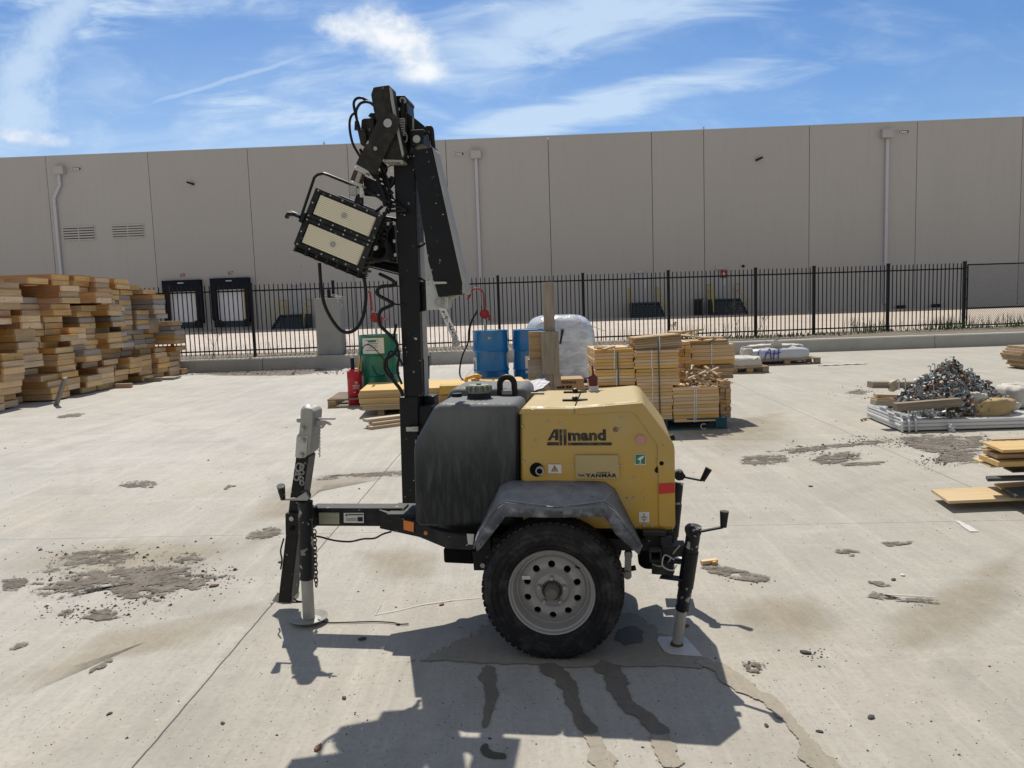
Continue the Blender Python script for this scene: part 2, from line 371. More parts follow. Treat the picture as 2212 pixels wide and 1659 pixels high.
    if dirt:
        d1=t.noise(pos,16,6,.75);d2=t.noise(t.map(pos,loc=(1,5,0)),60,4,.7)
        dc=t.mix(t.ramp(d1,.35,.7),(.085,.07,.052,1),(.21,.17,.13,1));dc=t.mix(t.ramp(d2,.52,.68,0,.85),dc,(.04,.034,.028,1));d3=t.noise(t.map(pos,loc=(8,5,0)),4,5,.7);dc=t.mix(t.ramp(d3,.4,.7,0,.55),dc,(.30,.265,.22,1))
        dc=t.mix(t.ramp(d2,.38,.25,0,.6),dc,(.42,.38,.32,1));c=t.mix(.93,c,dc)
    elif mul!=1.0: c=t.mix(1.0,c,(mul*tint[0],mul*tint[1],mul*tint[2],1),'MULTIPLY')
    t.link(c,b.inputs['Base Color']);b.inputs['Roughness'].default_value=.55 if wet else .88
    b.inputs['Specular IOR Level'].default_value=.3
    h=t.math('ADD',t.math('MULTIPLY',br,.5),fin);bump(t,b,h,.35 if not dirt else .6,.004)
    if alpha:
        at=t.add('ShaderNodeAttribute',attribute_name='fall');f=at.outputs['Fac']
        if alpha=='frag':
            n0=t.noise(t.map(pos,rot=(0,0,R(-12)),scale=(1,2.2,1)),5.5,6,.7,.4);n1=t.noise(pos,26,5,.75)
            nn=t.math('ADD',t.math('MULTIPLY',t.math('SUBTRACT',n0,.5),3.6),t.math('MULTIPLY',t.math('SUBTRACT',n1,.5),2.6))
            v=t.math('ADD',f,nn);a=t.math('MULTIPLY',t.ramp(v,thr+.12,thr+.24,0,.92),t.ramp(f,.02,.2,0,1))
        elif alpha=='soft':
            nn=t.noise(pos,3,5,.6,.5);a=t.ramp(t.math('MULTIPLY',f,t.math('ADD',nn,.1)),.05,.75,0,.55)
        else:
            nn=t.math('MULTIPLY_ADD',t.noise(pos,4.5,3,.6),.9,t.math('MULTIPLY',t.noise(pos,17,4,.6,.2),.9));v=t.math('ADD',f,t.math('MULTIPLY',t.math('SUBTRACT',nn,.9),1.1));a=t.ramp(v,.33,.43,0,1)
        tr=t.add('ShaderNodeBsdfTransparent');mxs=t.add('ShaderNodeMixShader');t.link(a,mxs.inputs[0])
        t.link(tr.outputs[0],mxs.inputs[1]);t.link(b.outputs[0],mxs.inputs[2]);t.link(mxs.outputs[0],out.inputs[0])
    return m
M={}
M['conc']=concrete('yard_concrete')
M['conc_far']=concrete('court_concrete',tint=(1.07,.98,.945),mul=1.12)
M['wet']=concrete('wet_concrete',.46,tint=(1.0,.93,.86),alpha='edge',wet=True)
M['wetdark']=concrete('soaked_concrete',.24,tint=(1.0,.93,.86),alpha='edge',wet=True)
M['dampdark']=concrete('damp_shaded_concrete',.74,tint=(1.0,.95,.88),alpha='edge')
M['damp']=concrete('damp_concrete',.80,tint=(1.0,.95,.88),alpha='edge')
M['tan']=concrete('rust_stain',.98,tint=(1.03,.95,.80),alpha='soft')
M['dirt']=concrete('dried_dirt',dirt=True,alpha='frag',thr=.60)
M['dirtthick']=concrete('thick_dirt',dirt=True,alpha='frag',thr=.48)
M['black']=basic('black_steel',(.006,.0065,.008),.42,0,.3,9,dust=.06,dcol=(.08,.08,.075),specks=1.2,bmp=.05,topdust=.35)
M['blackdusty']=basic('dusty_black_steel',(.012,.013,.0145),.6,0,.3,9,dust=.28,dcol=(.11,.105,.09),specks=1.3,bmp=.1,topdust=.7)
M['head']=basic('mast_head_steel',(.022,.020,.016),.6,0,.3,14,dust=.35,dcol=(.12,.105,.08),specks=.6,bmp=.15,topdust=.5)
M['tank']=basic('tank_plastic',(.013,.017,.019),.5,0,.35,5,dust=.42,dcol=(.13,.125,.11),bmp=.08,stretch=(5,5,.8),topdust=.85)
M['fender']=basic('fender_plastic',(.065,.07,.08),.68,0,.5,7,dust=.95,dcol=(.36,.37,.385),bmp=.2,topdust=.75,specks=.8,scol=(.01,.01,.012),spk=60)
M['yellow']=basic('yellow_paint',(.50,.30,.032),.45,0,.10,4,dust=.6,dcol=(.46,.345,.15),specks=-.2,scol=(.12,.09,.06),topdust=.8,coat=.1,spk=45)
dustmore(M['yellow'],.6,1.15,(.42,.34,.17),.6)
dustmore(M['tank'],.70,1.15,(.16,.165,.17),.8)
M['footplate']=basic('bare_foot_plate',(.62,.61,.57),.6,.1,.15,16,dust=.4,dcol=(.45,.40,.33))
M['jackpaint']=basic('chipped_jack_paint',(.008,.010,.014),.45,0,.3,9,dust=.12,dcol=(.1,.1,.09),specks=6,scol=(.34,.33,.29),spk=22,topdust=.4)
M['scratch']=basic('scratch_powder',(.58,.56,.52),.9,0,.1)
M['yellow2']=basic('faded_yellow_plate',(.42,.33,.15),.5,0,.10,7,dust=.6,dcol=(.36,.30,.16))
M['fenderedge']=basic('scuffed_fender_edge',(.75,.75,.74),.7,0,.3,14,dust=.5,dcol=(.10,.10,.11))
M['rubber']=basic('tyre_rubber',(.014,.014,.016),.75,0,.35,8,dust=.7,dcol=(.095,.092,.085),bmp=.15,topdust=.3)
M['rim']=basic('silver_wheel',(.36,.35,.335),.5,.35,.12,10,dust=.5,dcol=(.30,.27,.23))
M['hubgrey']=basic('hub_grey',(.15,.14,.12),.6,.2,.3,20,dust=.4,dcol=(.25,.22,.18))
M['rimdark']=basic('dark_matt',(.03,.028,.025),.8)  # near-black for hub recess, louvre backing and bin
M['galv']=basic('galvanised_steel',(.50,.49,.46),.45,.55,.25,18,dust=.45,dcol=(.3,.28,.25))
M['galvdull']=basic('dull_zinc',(.38,.37,.335),.6,.25,.25,14,dust=.5,dcol=(.33,.30,.26))
M['bracket']=basic('primed_bracket',(.50,.52,.48),.6,.1,.1,12,specks=.6,scol=(.15,.15,.14),spk=70)
M['bolt']=basic('bolt_heads',(.42,.41,.39),.45,.6,.1)
M['rust']=basic('rusty_chain',(.12,.07,.045),.8,.3,.4,30)
M['cable']=basic('black_cable',(.010,.010,.011),.45,0,.2)
M['lens']=basic('lens_cream',(.70,.63,.44),.35,0,.06,20)
M['lensrib']=basic('lens_rib',(.90,.85,.66),.3,0,.05)
M['capgreen']=basic('faded_green_cap',(.20,.23,.17),.7,0,.2,20,topdust=.4)
M['orange']=basic('orange_reflector',(.75,.20,.02),.3,0,.05)
M['red']=basic('red_reflector',(.50,.012,.012),.35,0,.15,20)
M['pink']=basic('faded_pink_disc',(.52,.25,.24),.6,0,.08,20)
M['white']=basic('white_label',(.66,.65,.61),.5,0,.08,20)
M['labelgreen']=basic('green_label',(.015,.17,.10),.45,0,.05)
M['labelyellow']=basic('dull_label_yellow',(.34,.35,.22),.5,0,.1,30)
M['ink']=basic('black_ink',(.025,.023,.022),.7,0,.1)
M['logo']=basic('worn_logo',(.035,.035,.038),.7,0,.2,20,dust=.5,dcol=(.30,.235,.11),spk=60)
M['hole']=basic('dark_opening',(.004,.004,.004),.9,0,0)
M['drumblue']=basic('blue_drum_paint',(.002,.15,.44),.32,0,.12,4,dust=.05,dcol=(.1,.2,.3),coat=.3)
M['drumgreen']=basic('green_drum_paint',(.002,.15,.085),.35,0,.15,4,dust=.15,dcol=(.06,.15,.1),coat=.2)
M['drumtop']=basic('drum_lid',(.04,.22,.36),.4,0,.1,4,dust=.5,dcol=(.45,.5,.52))
M['redpaint']=basic('red_tank_paint',(.46,.006,.02),.45,0,.12,8,dust=.2,dcol=(.3,.08,.07))
M['pumpred']=basic('pump_red',(.26,.01,.014),.45,0,.15,12)
M['sprayyellow']=basic('nozzle_yellow',(.62,.34,.01),.5,0,.1)
M['jointgrey']=basic('joint_sealant',(.12,.115,.105),.9,0,.1)
M['fence']=basic('fence_black',(.005,.005,.008),.5,0,.2)
M['curb']=basic('curb_concrete',(.42,.41,.37),.9,0,.12,1.2,dust=.35,dcol=(.26,.25,.23),specks=.3,scol=(.2,.19,.18),spk=20)
M['pillar']=basic('formed_concrete',(.33,.33,.31),.9,0,.10,2.2,dust=.2,dcol=(.2,.2,.2),bmp=.1)
M['pipe']=basic('painted_downpipe',(.56,.57,.60),.5,0,.05)
M['pipebox']=basic('painted_metal_box',(.50,.485,.48),.6,0,.04)
M['scup']=basic('scupper_frame',(.52,.52,.50),.5,0,.05)
M['dockseal']=basic('dock_seal_foam',(.010,.013,.022),.8,0,.2)
M['dockdoor']=basic('dock_door_white',(.88,.88,.90),.5,0,.04)
M['dockyellow']=basic('dock_yellow',(.55,.40,.06),.6,0,.1)
M['bumper']=basic('dock_bumper',(.02,.02,.022),.8)
M['stair']=basic('stair_teal_steel',(.028,.048,.066),.6,0,.2)
M['doorgrey']=basic('door_grey',(.44,.44,.45),.5,0,.05)
M['signred']=basic('sign_red',(.34,.04,.05),.5)
M['pal']=wood('pallet_wood',(.40,.29,.17),(.26,.17,.09),grey=(.25,.23,.20),island=True,knots=False)
M['palblue']=basic('blue_pallet_paint',(.010,.075,.105),.7,0,.35,7,dust=.5,dcol=(.05,.09,.10))
M['slat']=wood('new_pine_slat',(.72,.48,.225),(.55,.34,.14),island=True,rand=.16,knots=False)
M['slatdark']=wood('aged_slat',(.50,.34,.17),(.30,.18,.08),island=True,rand=.35)
M['ply']=wood('yellow_plywood',(.60,.43,.20),(.50,.33,.13),rand=.14,knots=False,scale=.5)
M['plyedge']=wood('plywood_edge',(.30,.19,.09),(.18,.105,.05),rand=.2,knots=False)
M['plydark']=basic('film_faced_panel',(.045,.05,.048),.6,0,.2,3,dust=.4,dcol=(.14,.13,.11))
M['plank']=wood('pale_plank',(.50,.40,.27),(.36,.26,.16),rand=.2)
M['post']=wood('weathered_post',(.33,.28,.21),(.20,.16,.11),rand=.1,axis=2)
M['postx']=wood('weathered_block',(.36,.31,.24),(.20,.15,.10),rand=.25,axis=0)
M['panA']=wood('panel_pine',(.54,.325,.14),(.40,.22,.085),island=True,rand=.30,axis=0)
M['endA']=wood('panel_end_pine',(.70,.49,.25),(.54,.35,.16),island=True,rand=.3,axis=1)
M['endC']=wood('panel_end_grey',(.46,.41,.36),(.36,.31,.26),island=True,rand=.2,axis=1)
M['panB']=wood('panel_brown',(.42,.22,.095),(.28,.14,.06),island=True,rand=.4,axis=0)
M['panC']=wood('panel_grey',(.27,.24,.205),(.17,.145,.12),island=True,rand=.3,axis=0)
M['carton']=basic('brown_carton',(.38,.24,.115),.8,0,.08,9)
M['cartony']=basic('yellow_carton',(.50,.31,.045),.6,0,.08,9)
M['strapw']=basic('white_strap',(.66,.66,.66),.5,0,.05)
M['strapg']=basic('green_strap',(.05,.10,.085),.5,0,.1)
M['bag']=basic('woven_bag',(.56,.53,.46),.8,0,.12,14,dust=.3,dcol=(.36,.32,.26),bmp=.3)
M['bagtan']=basic('brown_paper_sack',(.42,.30,.13),.8,0,.15,9,dust=.4,dcol=(.5,.42,.3),bmp=.2)
M['wrapgrey']=basic('plastic_wrapped_sheets',(.66,.66,.65),.3,0,.1,3,dust=.3,dcol=(.42,.41,.38),stretch=(.4,6,6),bmp=.2,topdust=.3)
M['purple']=basic('purple_marker',(.06,.045,.33),.6)
M['grass']=basic('weed_green',(.06,.105,.03),.7,0,.3,9)
M['twig']=basic('dry_twig',(.15,.12,.09),.8,0,.3)
M['soil']=basic('strip_soil',(.17,.14,.10),.95,0,.35,5,dust=.5,dcol=(.28,.24,.18),bmp=.5)
M['pebble']=basic('dark_pebble',(.075,.068,.06),.9,0,.5,30)
M['brokenslat']=wood('broken_slat_wood',(.62,.47,.29),(.42,.29,.16),rand=.3,knots=False)
M['chip']=basic('brown_chip',(.20,.09,.055),.8,0,.4,30)
M['chipw']=basic('pale_crumb',(.62,.60,.56),.8,0,.2,30)
M['paper']=basic('paper_sheet',(.70,.71,.73),.7,0,.08,60)
M['maroon']=basic('maroon_plastic',(.11,.008,.02),.4,0,.2)
# scrap: bits of many tones
m,t,b,_=new_mat('scrap_bits');rv=t.add('ShaderNodeNewGeometry').outputs['Random Per Island']
cr=t.add('ShaderNodeValToRGB');t.link(rv,cr.inputs[0]);cr.color_ramp.interpolation='CONSTANT'
E_=cr.color_ramp.elements;E_[0].position=0;E_[0].color=(.36,.38,.38,1);E_[1].position=.26;E_[1].color=(.19,.18,.16,1)
for p_,c_ in((.36,(.22,.11,.07,1)),(.56,(.52,.54,.54,1)),(.66,(.24,.31,.31,1)),(.80,(.09,.085,.08,1)),(.88,(.38,.31,.22,1)),(.955,(.7,.7,.66,1))):
    e=E_.new(p_);e.color=c_
tc=t.add('ShaderNodeTexCoord');c=t.mix(t.ramp(t.noise(tc.outputs['Object'],25,4),.5,.85,0,.4),cr.outputs[0],(.16,.11,.08,1))
t.link(c,b.inputs['Base Color']);b.inputs['Metallic'].default_value=.1;b.inputs['Roughness'].default_value=.5;M['scrap']=m
# tilt-up concrete wall paint
m,t,b,_=new_mat('wall_paint');g=t.add('ShaderNodeNewGeometry');pos=g.outputs['Position']
n1=t.noise(t.map(pos,scale=(1,1,.35)),.35,5,.6);n2=t.noise(t.map(pos,scale=(1.6,1.6,.16)),2.2,5,.65)
oi=t.add('ShaderNodeObjectInfo').outputs['Random']
c=t.mix(n1,(.478,.466,.44,1),(.53,.515,.487,1));c=t.mix(t.ramp(n2,.45,.8,0,.25),c,(.40,.38,.35,1))
c=t.mix(t.ramp(oi,0,1,0,.35,False),c,(.42,.40,.37,1))
t.link(c,b.inputs['Base Color']);b.inputs['Roughness'].default_value=.85;M['wall']=m
# translucent stretch film
m,t,b,_=new_mat('stretch_film');tc=t.add('ShaderNodeTexCoord');o=tc.outputs['Object']
n1=t.noise(t.map(o,scale=(1,1,2.6)),3.5,6,.65,.8);n2=t.noise(t.map(o,scale=(1.5,1.5,9),rot=(0,.7,0)),2.5,5,.6,.6)
c=t.mix(t.ramp(n1,.35,.7),(.52,.525,.53,1),(.82,.82,.81,1));c=t.mix(t.ramp(n2,.5,.75,0,.6),c,(.66,.67,.68,1))
t.link(c,b.inputs['Base Color']);b.inputs['Roughness'].default_value=.22;b.inputs['Coat Weight'].default_value=.9
bump(t,b,t.noise(t.map(o,scale=(3,3,9)),3,5,.65,.8),.6,.02);M['film']=m
# diamond wire mesh drawn with its own gaps
m,t,b,out=new_mat('chain_link');tc=t.add('ShaderNodeTexCoord');o=tc.outputs['Object']
s=t.add('ShaderNodeSeparateXYZ');t.link(o,s.inputs[0]);k=1/.075
def wire(sg):
    v=t.math('FRACT',t.math('MULTIPLY',t.math('ADD',s.outputs[0],t.math('MULTIPLY',s.outputs[2],sg)),k))
    return t.math('LESS_THAN',v,.12)
a=t.math('MAXIMUM',wire(1.0),wire(-1.0));b.inputs['Base Color'].default_value=(.05,.05,.055,1);b.inputs['Metallic'].default_value=.3
tr=t.add('ShaderNodeBsdfTransparent');mxs=t.add('ShaderNodeMixShader');t.link(a,mxs.inputs[0]);t.link(tr.outputs[0],mxs.inputs[1]);t.link(b.outputs[0],mxs.inputs[2]);t.link(mxs.outputs[0],out.inputs[0])
M['chainlink']=m
# ---------------------------------------------------------------- ground
def sheet(name,x0,x1,y0,y1,zf_,mat,nx=1,ny=1):
    rows=[[(x0+(x1-x0)*i/nx,y0+(y1-y0)*j/ny,zf_(y0+(y1-y0)*j/ny)) for i in range(nx+1)] for j in range(ny+1)]
    return MB().grid(rows).build(name,mat,kind='structure')
CURBY=21.0;CURBZ=.345
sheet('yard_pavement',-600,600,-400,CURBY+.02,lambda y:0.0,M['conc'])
rows=[[(x,y,z) for x in(-700,700)] for y,z in((CURBY+.35,.30),(CURBY+3,.355),(27,.37),(58,.42),(900,.42))]
MB().grid(rows).build('truck_court_pavement',M['conc_far'],kind='structure')

# decals lying on the pavement
def decal(name,pts,mat,z=.004,inner=.55,sub=3,world=False):
    P=[gz(x,y) if not world else Vector((x,y,0)) for x,y in pts]
    n=len(P);c=sum(P,Vector())/n;V=[];col=[]
    rings=[(1.12,0.0),(1.0,.3),(inner,.8),(.25,1.0)]
    for k,f in rings:
        for p in P:
            q=c+(p-c)*k;V.append((q.x,q.y,z));col.append(f)
    V.append((c.x,c.y,z));col.append(1.0)
    Fs=[]
    for r_ in range(len(rings)-1):
        for i in range(n):Fs.append((r_*n+i,r_*n+(i+1)%n,(r_+1)*n+(i+1)%n,(r_+1)*n+i))
    for i in range(n):Fs.append(((len(rings)-1)*n+i,(len(rings)-1)*n+(i+1)%n,len(V)-1))
    mb=MB().poly(V,Fs);o=mb.build(name,mat,kind='stuff',fix=False)
    o.data.attributes.new('fall','FLOAT','POINT').data.foreach_set('value',col)
    return o
def ribbon(name,pts,mat,z=.004):
    "pts: (x,y,halfwidth px) along a run of water"
    P=[(gz(x,y),(gz(x+w_,y)-gz(x,y)).length) for x,y,w_ in pts];rows=[];col=[]
    Q=[]
    for i in range(len(P)-1):
        for k in range(4):
            t_=k/4;Q.append((P[i][0].lerp(P[i+1][0],t_),P[i][1]*(1-t_)+P[i+1][1]*t_))
    Q.append(P[-1])
    for i,(p,w_) in enumerate(Q):
        d=(Q[min(i+1,len(Q)-1)][0]-Q[max(i-1,0)][0]).normalized();s=Vector((d.y,-d.x,0))
        e=min(1,i/2,(len(Q)-1-i)/2)
        for k,f in((-1.7,0),(-1,.38),(0,1),(1,.38),(1.7,0)):
            q=p+s*(w_*k);rows.append((q.x,q.y,z));col.append(f*max(e,0))
    V=rows;Fs=[(i*5+j,i*5+j+1,(i+1)*5+j+1,(i+1)*5+j) for i in range(len(Q)-1) for j in range(4)]
    o=MB().poly(V,Fs).build(name,mat,kind='stuff',fix=False)
    o.data.attributes.new('fall','FLOAT','POINT').data.foreach_set('value',col);return o
def stuff(o,label,cat): return tag(o,label,cat)
# water under and in front of the tower trailer
S='stain'
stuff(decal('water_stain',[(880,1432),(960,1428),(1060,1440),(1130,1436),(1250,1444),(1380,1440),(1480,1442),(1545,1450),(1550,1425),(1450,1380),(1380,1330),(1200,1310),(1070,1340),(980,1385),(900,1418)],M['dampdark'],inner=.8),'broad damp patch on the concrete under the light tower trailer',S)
z4=zf(1200,2000,1.8433)
def R4(pts): return [(*z4(x,y),w_/1.8433/K) for x,y,w_ in pts]
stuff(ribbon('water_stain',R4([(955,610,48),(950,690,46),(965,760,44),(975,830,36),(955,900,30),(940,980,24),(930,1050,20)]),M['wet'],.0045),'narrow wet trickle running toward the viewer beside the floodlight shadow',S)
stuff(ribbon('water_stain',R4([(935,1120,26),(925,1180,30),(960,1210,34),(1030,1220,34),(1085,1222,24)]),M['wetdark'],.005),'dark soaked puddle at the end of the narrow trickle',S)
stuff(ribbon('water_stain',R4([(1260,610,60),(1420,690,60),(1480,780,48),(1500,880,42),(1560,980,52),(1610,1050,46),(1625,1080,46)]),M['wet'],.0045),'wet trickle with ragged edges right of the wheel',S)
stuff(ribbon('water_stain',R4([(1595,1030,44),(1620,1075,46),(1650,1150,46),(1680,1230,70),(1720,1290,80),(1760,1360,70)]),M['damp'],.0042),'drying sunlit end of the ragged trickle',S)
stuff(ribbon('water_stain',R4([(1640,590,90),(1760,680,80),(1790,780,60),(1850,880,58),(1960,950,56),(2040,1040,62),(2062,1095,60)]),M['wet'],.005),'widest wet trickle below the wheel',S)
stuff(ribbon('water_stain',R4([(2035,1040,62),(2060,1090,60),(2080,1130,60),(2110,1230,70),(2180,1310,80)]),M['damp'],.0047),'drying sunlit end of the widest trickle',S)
z5=zf(2400,1900,1.8433)
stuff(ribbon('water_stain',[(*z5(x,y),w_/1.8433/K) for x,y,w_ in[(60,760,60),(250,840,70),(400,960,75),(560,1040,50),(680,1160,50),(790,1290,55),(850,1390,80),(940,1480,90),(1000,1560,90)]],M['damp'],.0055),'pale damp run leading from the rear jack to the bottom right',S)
stuff(decal('water_stain',[(1330,1362),(1368,1352),(1392,1368),(1386,1390),(1350,1396),(1326,1382)],M['wetdark'],.006),'round dark wet spot behind the tyre',S)
# tan stains
for pts,lb in (([(0,1230),(150,1270),(430,1240),(560,1180),(600,1160),(300,1160),(60,1190)],'broad tan stain across the concrete left of the tower'),
    ([(760,1190),(880,1175),(960,1200),(930,1260),(800,1262)],'small tan stain below the drawbar'),
    ([(0,1480),(60,1500),(160,1440),(420,1400),(560,1330),(600,1290),(420,1330),(200,1370)],'long tan sweep in the lower left concrete'),
    ([(1400,880),(1560,905),(1700,890),(1730,960),(1560,985),(1450,950)],'tan water mark beside the slat pallet'),
    ([(1620,1380),(1780,1400),(1830,1350),(1760,1280),(1620,1290),(1560,1330)],'tan patch right of the rear jack'),
    ([(1900,1440),(2100,1380),(2212,1300),(2212,1180),(2060,1250),(1900,1340)],'faint tan patch at the right edge of the concrete'),
    ([(480,1155),(600,1130),(700,1050),(850,1030),(860,1010),(700,1020),(560,1080)],'tan streak behind the drawbar')):
    stuff(decal('rust_stain',pts,M['tan'],.0035,inner=.5),lb,S)
# dirt
D='dirt'
z3=zf(0,1800,1.8433)
def Z3(p): return [z3(*q) for q in p]
for pts,lb in (([(230,380),(330,300),(450,250),(860,230),(900,290),(760,360),(560,350),(420,385),(300,400)],'upper grey brown dirt patch on the concrete at left'),
    ([(200,560),(250,440),(420,385),(640,370),(860,350),(1120,335),(1290,350),(1310,400),(1500,415),(1510,445),(1400,490),(1240,520),(1080,560),(850,600),(760,560),(720,520),(560,510),(420,560)],'widest dried dirt patch in the left foreground'),
    ([(500,690),(560,640),(700,620),(790,660),(800,690),(640,720)],'small dirt patch below the widest one'),
    ([(0,520),(0,440),(90,410),(190,420),(190,460),(110,520)],'dirt patch cut by the left edge'),
    ([(40,900),(130,840),(230,830),(180,870),(90,900)],'thin dirt smear low at the left edge'),
    ([(340,680),(400,640),(500,620),(490,650),(420,680)],'little dirt clump left of the small patch'),
    ([(1090,320),(1180,270),(1280,255),(1330,320),(1240,345),(1150,345)],'brown dirt patch at the right tip of the widest one'),
    ([(1560,180),(1620,130),(1760,90),(1860,110),(1840,140),(1740,180),(1640,195)],'dirt scatter just behind the front jack'),
    ([(640,990),(740,920),(750,960),(700,1000),(560,1060),(555,1045)],'narrow dirt streak in the lower left')):
    stuff(decal('dirt_patch',Z3(pts),M['dirtthick' if len(pts)>10 else 'dirt'],.006,inner=.75),lb,D)
z7=zf(2600,850,1.659)
for pts,lb in (([(0,1250),(120,1240),(280,1245),(300,1290),(140,1310),(0,1300)],'dirt smear right of the slat pallet'),
    ([(400,1280),(480,1240),(640,1220),(720,1235),(700,1270),(520,1310)],'brown dirt scatter in front of the scrap heap'),
    ([(150,1225),(400,1195),(700,1165),(900,1145),(900,1170),(560,1205),(300,1245)],'long thin dirt trail left of the scrap heap'),
    ([(900,1140),(1100,1125),(1440,1130),(1430,1200),(1380,1250),(1400,1295),(1120,1300),(1180,1250),(980,1200)],'broad brown dirt patch between the scrap heap and the plywood'),
    ([(600,885),(680,862),(770,875),(720,892)],'small earth heap left of the scrap'),
    ([(480,1300),(640,1290),(860,1280),(860,1300),(640,1312)],'thin dirt line below the brown scatter')):
    stuff(decal('dirt_patch',[z7(*q) for q in pts],M['dirtthick'] if 'broad' in lb or 'earth' in lb or 'brown' in lb else M['dirt'],.006,inner=.8),lb,D)
for pts,lb in (([(80,160),(260,165),(420,200),(600,245),(560,275),(480,285),(300,250),(120,205)],'gravel dust streak right of the rear jack'),
    ([(385,790),(470,770),(550,790),(545,850),(480,885),(400,850)],'round crumbly gravel spot right of the trailer shadow'),
    ([(950,60),(1060,55),(1170,80),(1100,105),(1020,95)],'small dirt spot on the concrete above the long scratch'),
    ([(1270,15),(1400,8),(1500,10),(1440,35),(1320,45)],'dirt spot upper right of the rear jack'),
    ([(1190,270),(1290,270),(1370,295),(1290,308)],'upper dirt dash at right'),
    ([(1185,325),(1240,350),(1340,380),(1500,370),(1740,395),(1740,430),(1500,400),(1300,395),(1195,375)],'wavy dirt line at right')):
    stuff(decal('dirt_patch',[z5(*q) for q in pts],M['dirt'],.006,inner=.8),lb,D)
z0=zf(0,1200,1.8433)
for pts,lb in (([(750,945),(800,905),(960,900),(1060,925),(960,955)],'dirt spot in the middle of the left concrete'),
    ([(350,490),(460,465),(570,465),(520,490),(380,505)],'brown smear near the timber pile'),
    ([(1440,960),(1480,930),(1540,935),(1480,965)],'tiny dirt spot left of the upright drawbar'),
    ([(1990,895),(2200,870),(2212,890),(2100,905)],'dirt line right of the upright drawbar')):
    stuff(decal('dirt_patch',[z0(*q) for q in pts],M['dirt'],.006,inner=.8),lb,D)
stuff(decal('dirt_patch',[(430,797),(560,796),(700,794),(720,802),(640,812),(470,812),(420,806)],M['dirtthick'],.006,inner=.9),'rubble and earth along the foot of the low wall',D)
stuff(decal('dirt_patch',[(1090,1012),(840,1018),(700,1025),(700,1033),(860,1030),(1100,1020)],M['dirt'],.006,inner=.8),'dirt scatter behind the mast foot',D)
# pale scratches
def scratch(pts,lb,wd=.006):
    P=[gz(x,y,.005) for x,y in pts];mb=MB()
    for i in range(len(P)-1):
        a,b_=P[i],P[i+1];d=(b_-a).normalized();s=Vector((d.y,-d.x,0))*wd*rnd.uniform(.5,1.2)
        mb.poly([a-s,a+s,b_+s,b_-s],[(0,1,2,3)])
    stuff(mb.build('scratch_mark',M['scratch'],kind='stuff',fix=False),lb,'scratch')
scratch([(1318/K+0,2160/K),(1400/K,2145/K),(1480/K,2125/K),(1600/K,2108/K),(1690/K,2100/K)],'pale scratch on the concrete left of the tyre',.004)
scratch([(1895,1282),(1960,1285),(2020,1289)],'pale scratch on the concrete at right',.003)
scratch([(2068,1125),(2082,1133),(2105,1148)],'short white paint mark in front of the plywood',.03)
scratch([(1320/K,2160/K),(1340/K,2122/K)],'short pale scratch left of the tyre',.003)

# crumbs, pebbles
def crumbs(name,n,region,mat,smin,smax,label,seed):
    r_=random.Random(seed);mb=MB()
    for i in range(n):
        x,y=region(r_);p=gz(x,y)
        s=r_.uniform(smin,smax)*(1 if r_.random()<.9 else 2.0)*min(1.8,max(.8,p.y/4));a=r_.uniform(0,3)
        q=Vector((p.x,p.y,s*.3));V=[]
        for k in range(5):
            t_=a+k*1.2566;V.append(q+Vector((math.cos(t_)*s*r_.uniform(.6,1.3),math.sin(t_)*s*r_.uniform(.6,1.3),-s*.3)))
        V.append(q+Vector((r_.uniform(-.3,.3)*s,r_.uniform(-.3,.3)*s,s*r_.uniform(.3,.7))))
        mb.poly(V,[(k,(k+1)%5,5) for k in range(5)])
    return tag(mb.build(name,mat,fix=False),label,'pebbles',kind='stuff')
def reg(x0,x1,y0,y1,pw=1.0): return lambda r_:(r_.uniform(x0,x1),y0+(y1-y0)*r_.random()**pw)
crumbs('pebbles',1100,reg(-50,2260,880,1650,.8),M['pebble'],.002,.0045,'dark grit scattered over the whole yard',1)
crumbs('pale_crumbs',160,reg(0,2212,1000,1650),M['chipw'],.002,.006,'pale crumbs scattered over the concrete',2)
def near(pts,sx,sy):
    return lambda r_:(lambda c_:(c_[0]+r_.gauss(0,sx),max(800,c_[1]+r_.gauss(0,sy))))(pts[r_.randrange(len(pts))])
crumbs('dirt_crumbs',900,near([z3(*q) for q in((500,300),(800,300),(400,450),(700,470),(1000,430),(1200,400),(1350,440),(650,660),(1150,300),(900,560),(450,650))],46,13),M['pebble'],.003,.008,'grit lying on the dirt patch at left',3)
crumbs('dirt_crumbs',700,near([z7(*q) for q in((550,1250),(350,1215),(700,1170),(950,1170),(1200,1160),(1250,1230),(1150,1280),(700,880),(1380,1160))],26,7),M['pebble'],.003,.0065,'grit lying on the dirt in front of the scrap heap',4)
crumbs('dirt_crumbs',120,near([z5(*q) for q in((460,820),(330,230),(860,730),(500,250),(1550,400))],16,8),M['pebble'],.003,.007,'grit lying right of the trailer',5)
crumbs('rubble',160,lambda r_:(r_.uniform(400,760),r_.uniform(797,810)),M['chip'],.008,.02,'brown rubble at the foot of the low wall',6)
def stone(x,y,s,mat,label,flat=.5,elong=1.6):
    p=gz(x,y);bm=bmesh.new();bmesh.ops.create_icosphere(bm,subdivisions=1,radius=1)
    a=rnd.uniform(0,3)
    for v in bm.verts:
        v.co*=rnd.uniform(.75,1.2);v.co=Vector((v.co.x*elong,v.co.y,v.co.z*flat))*s
    me=bpy.data.meshes.new('stone');bm.to_mesh(me);bm.free();me.materials.append(mat)
    o=bpy.data.objects.new('stone' if mat!=M['chip'] else 'wood_chip',me);COL.objects.link(o);o.location=(p.x,p.y,s*flat*.6);o.rotation_euler=(0,0,a)
    tag(o,label,'stone' if mat!=M['chip'] else 'wood chip')
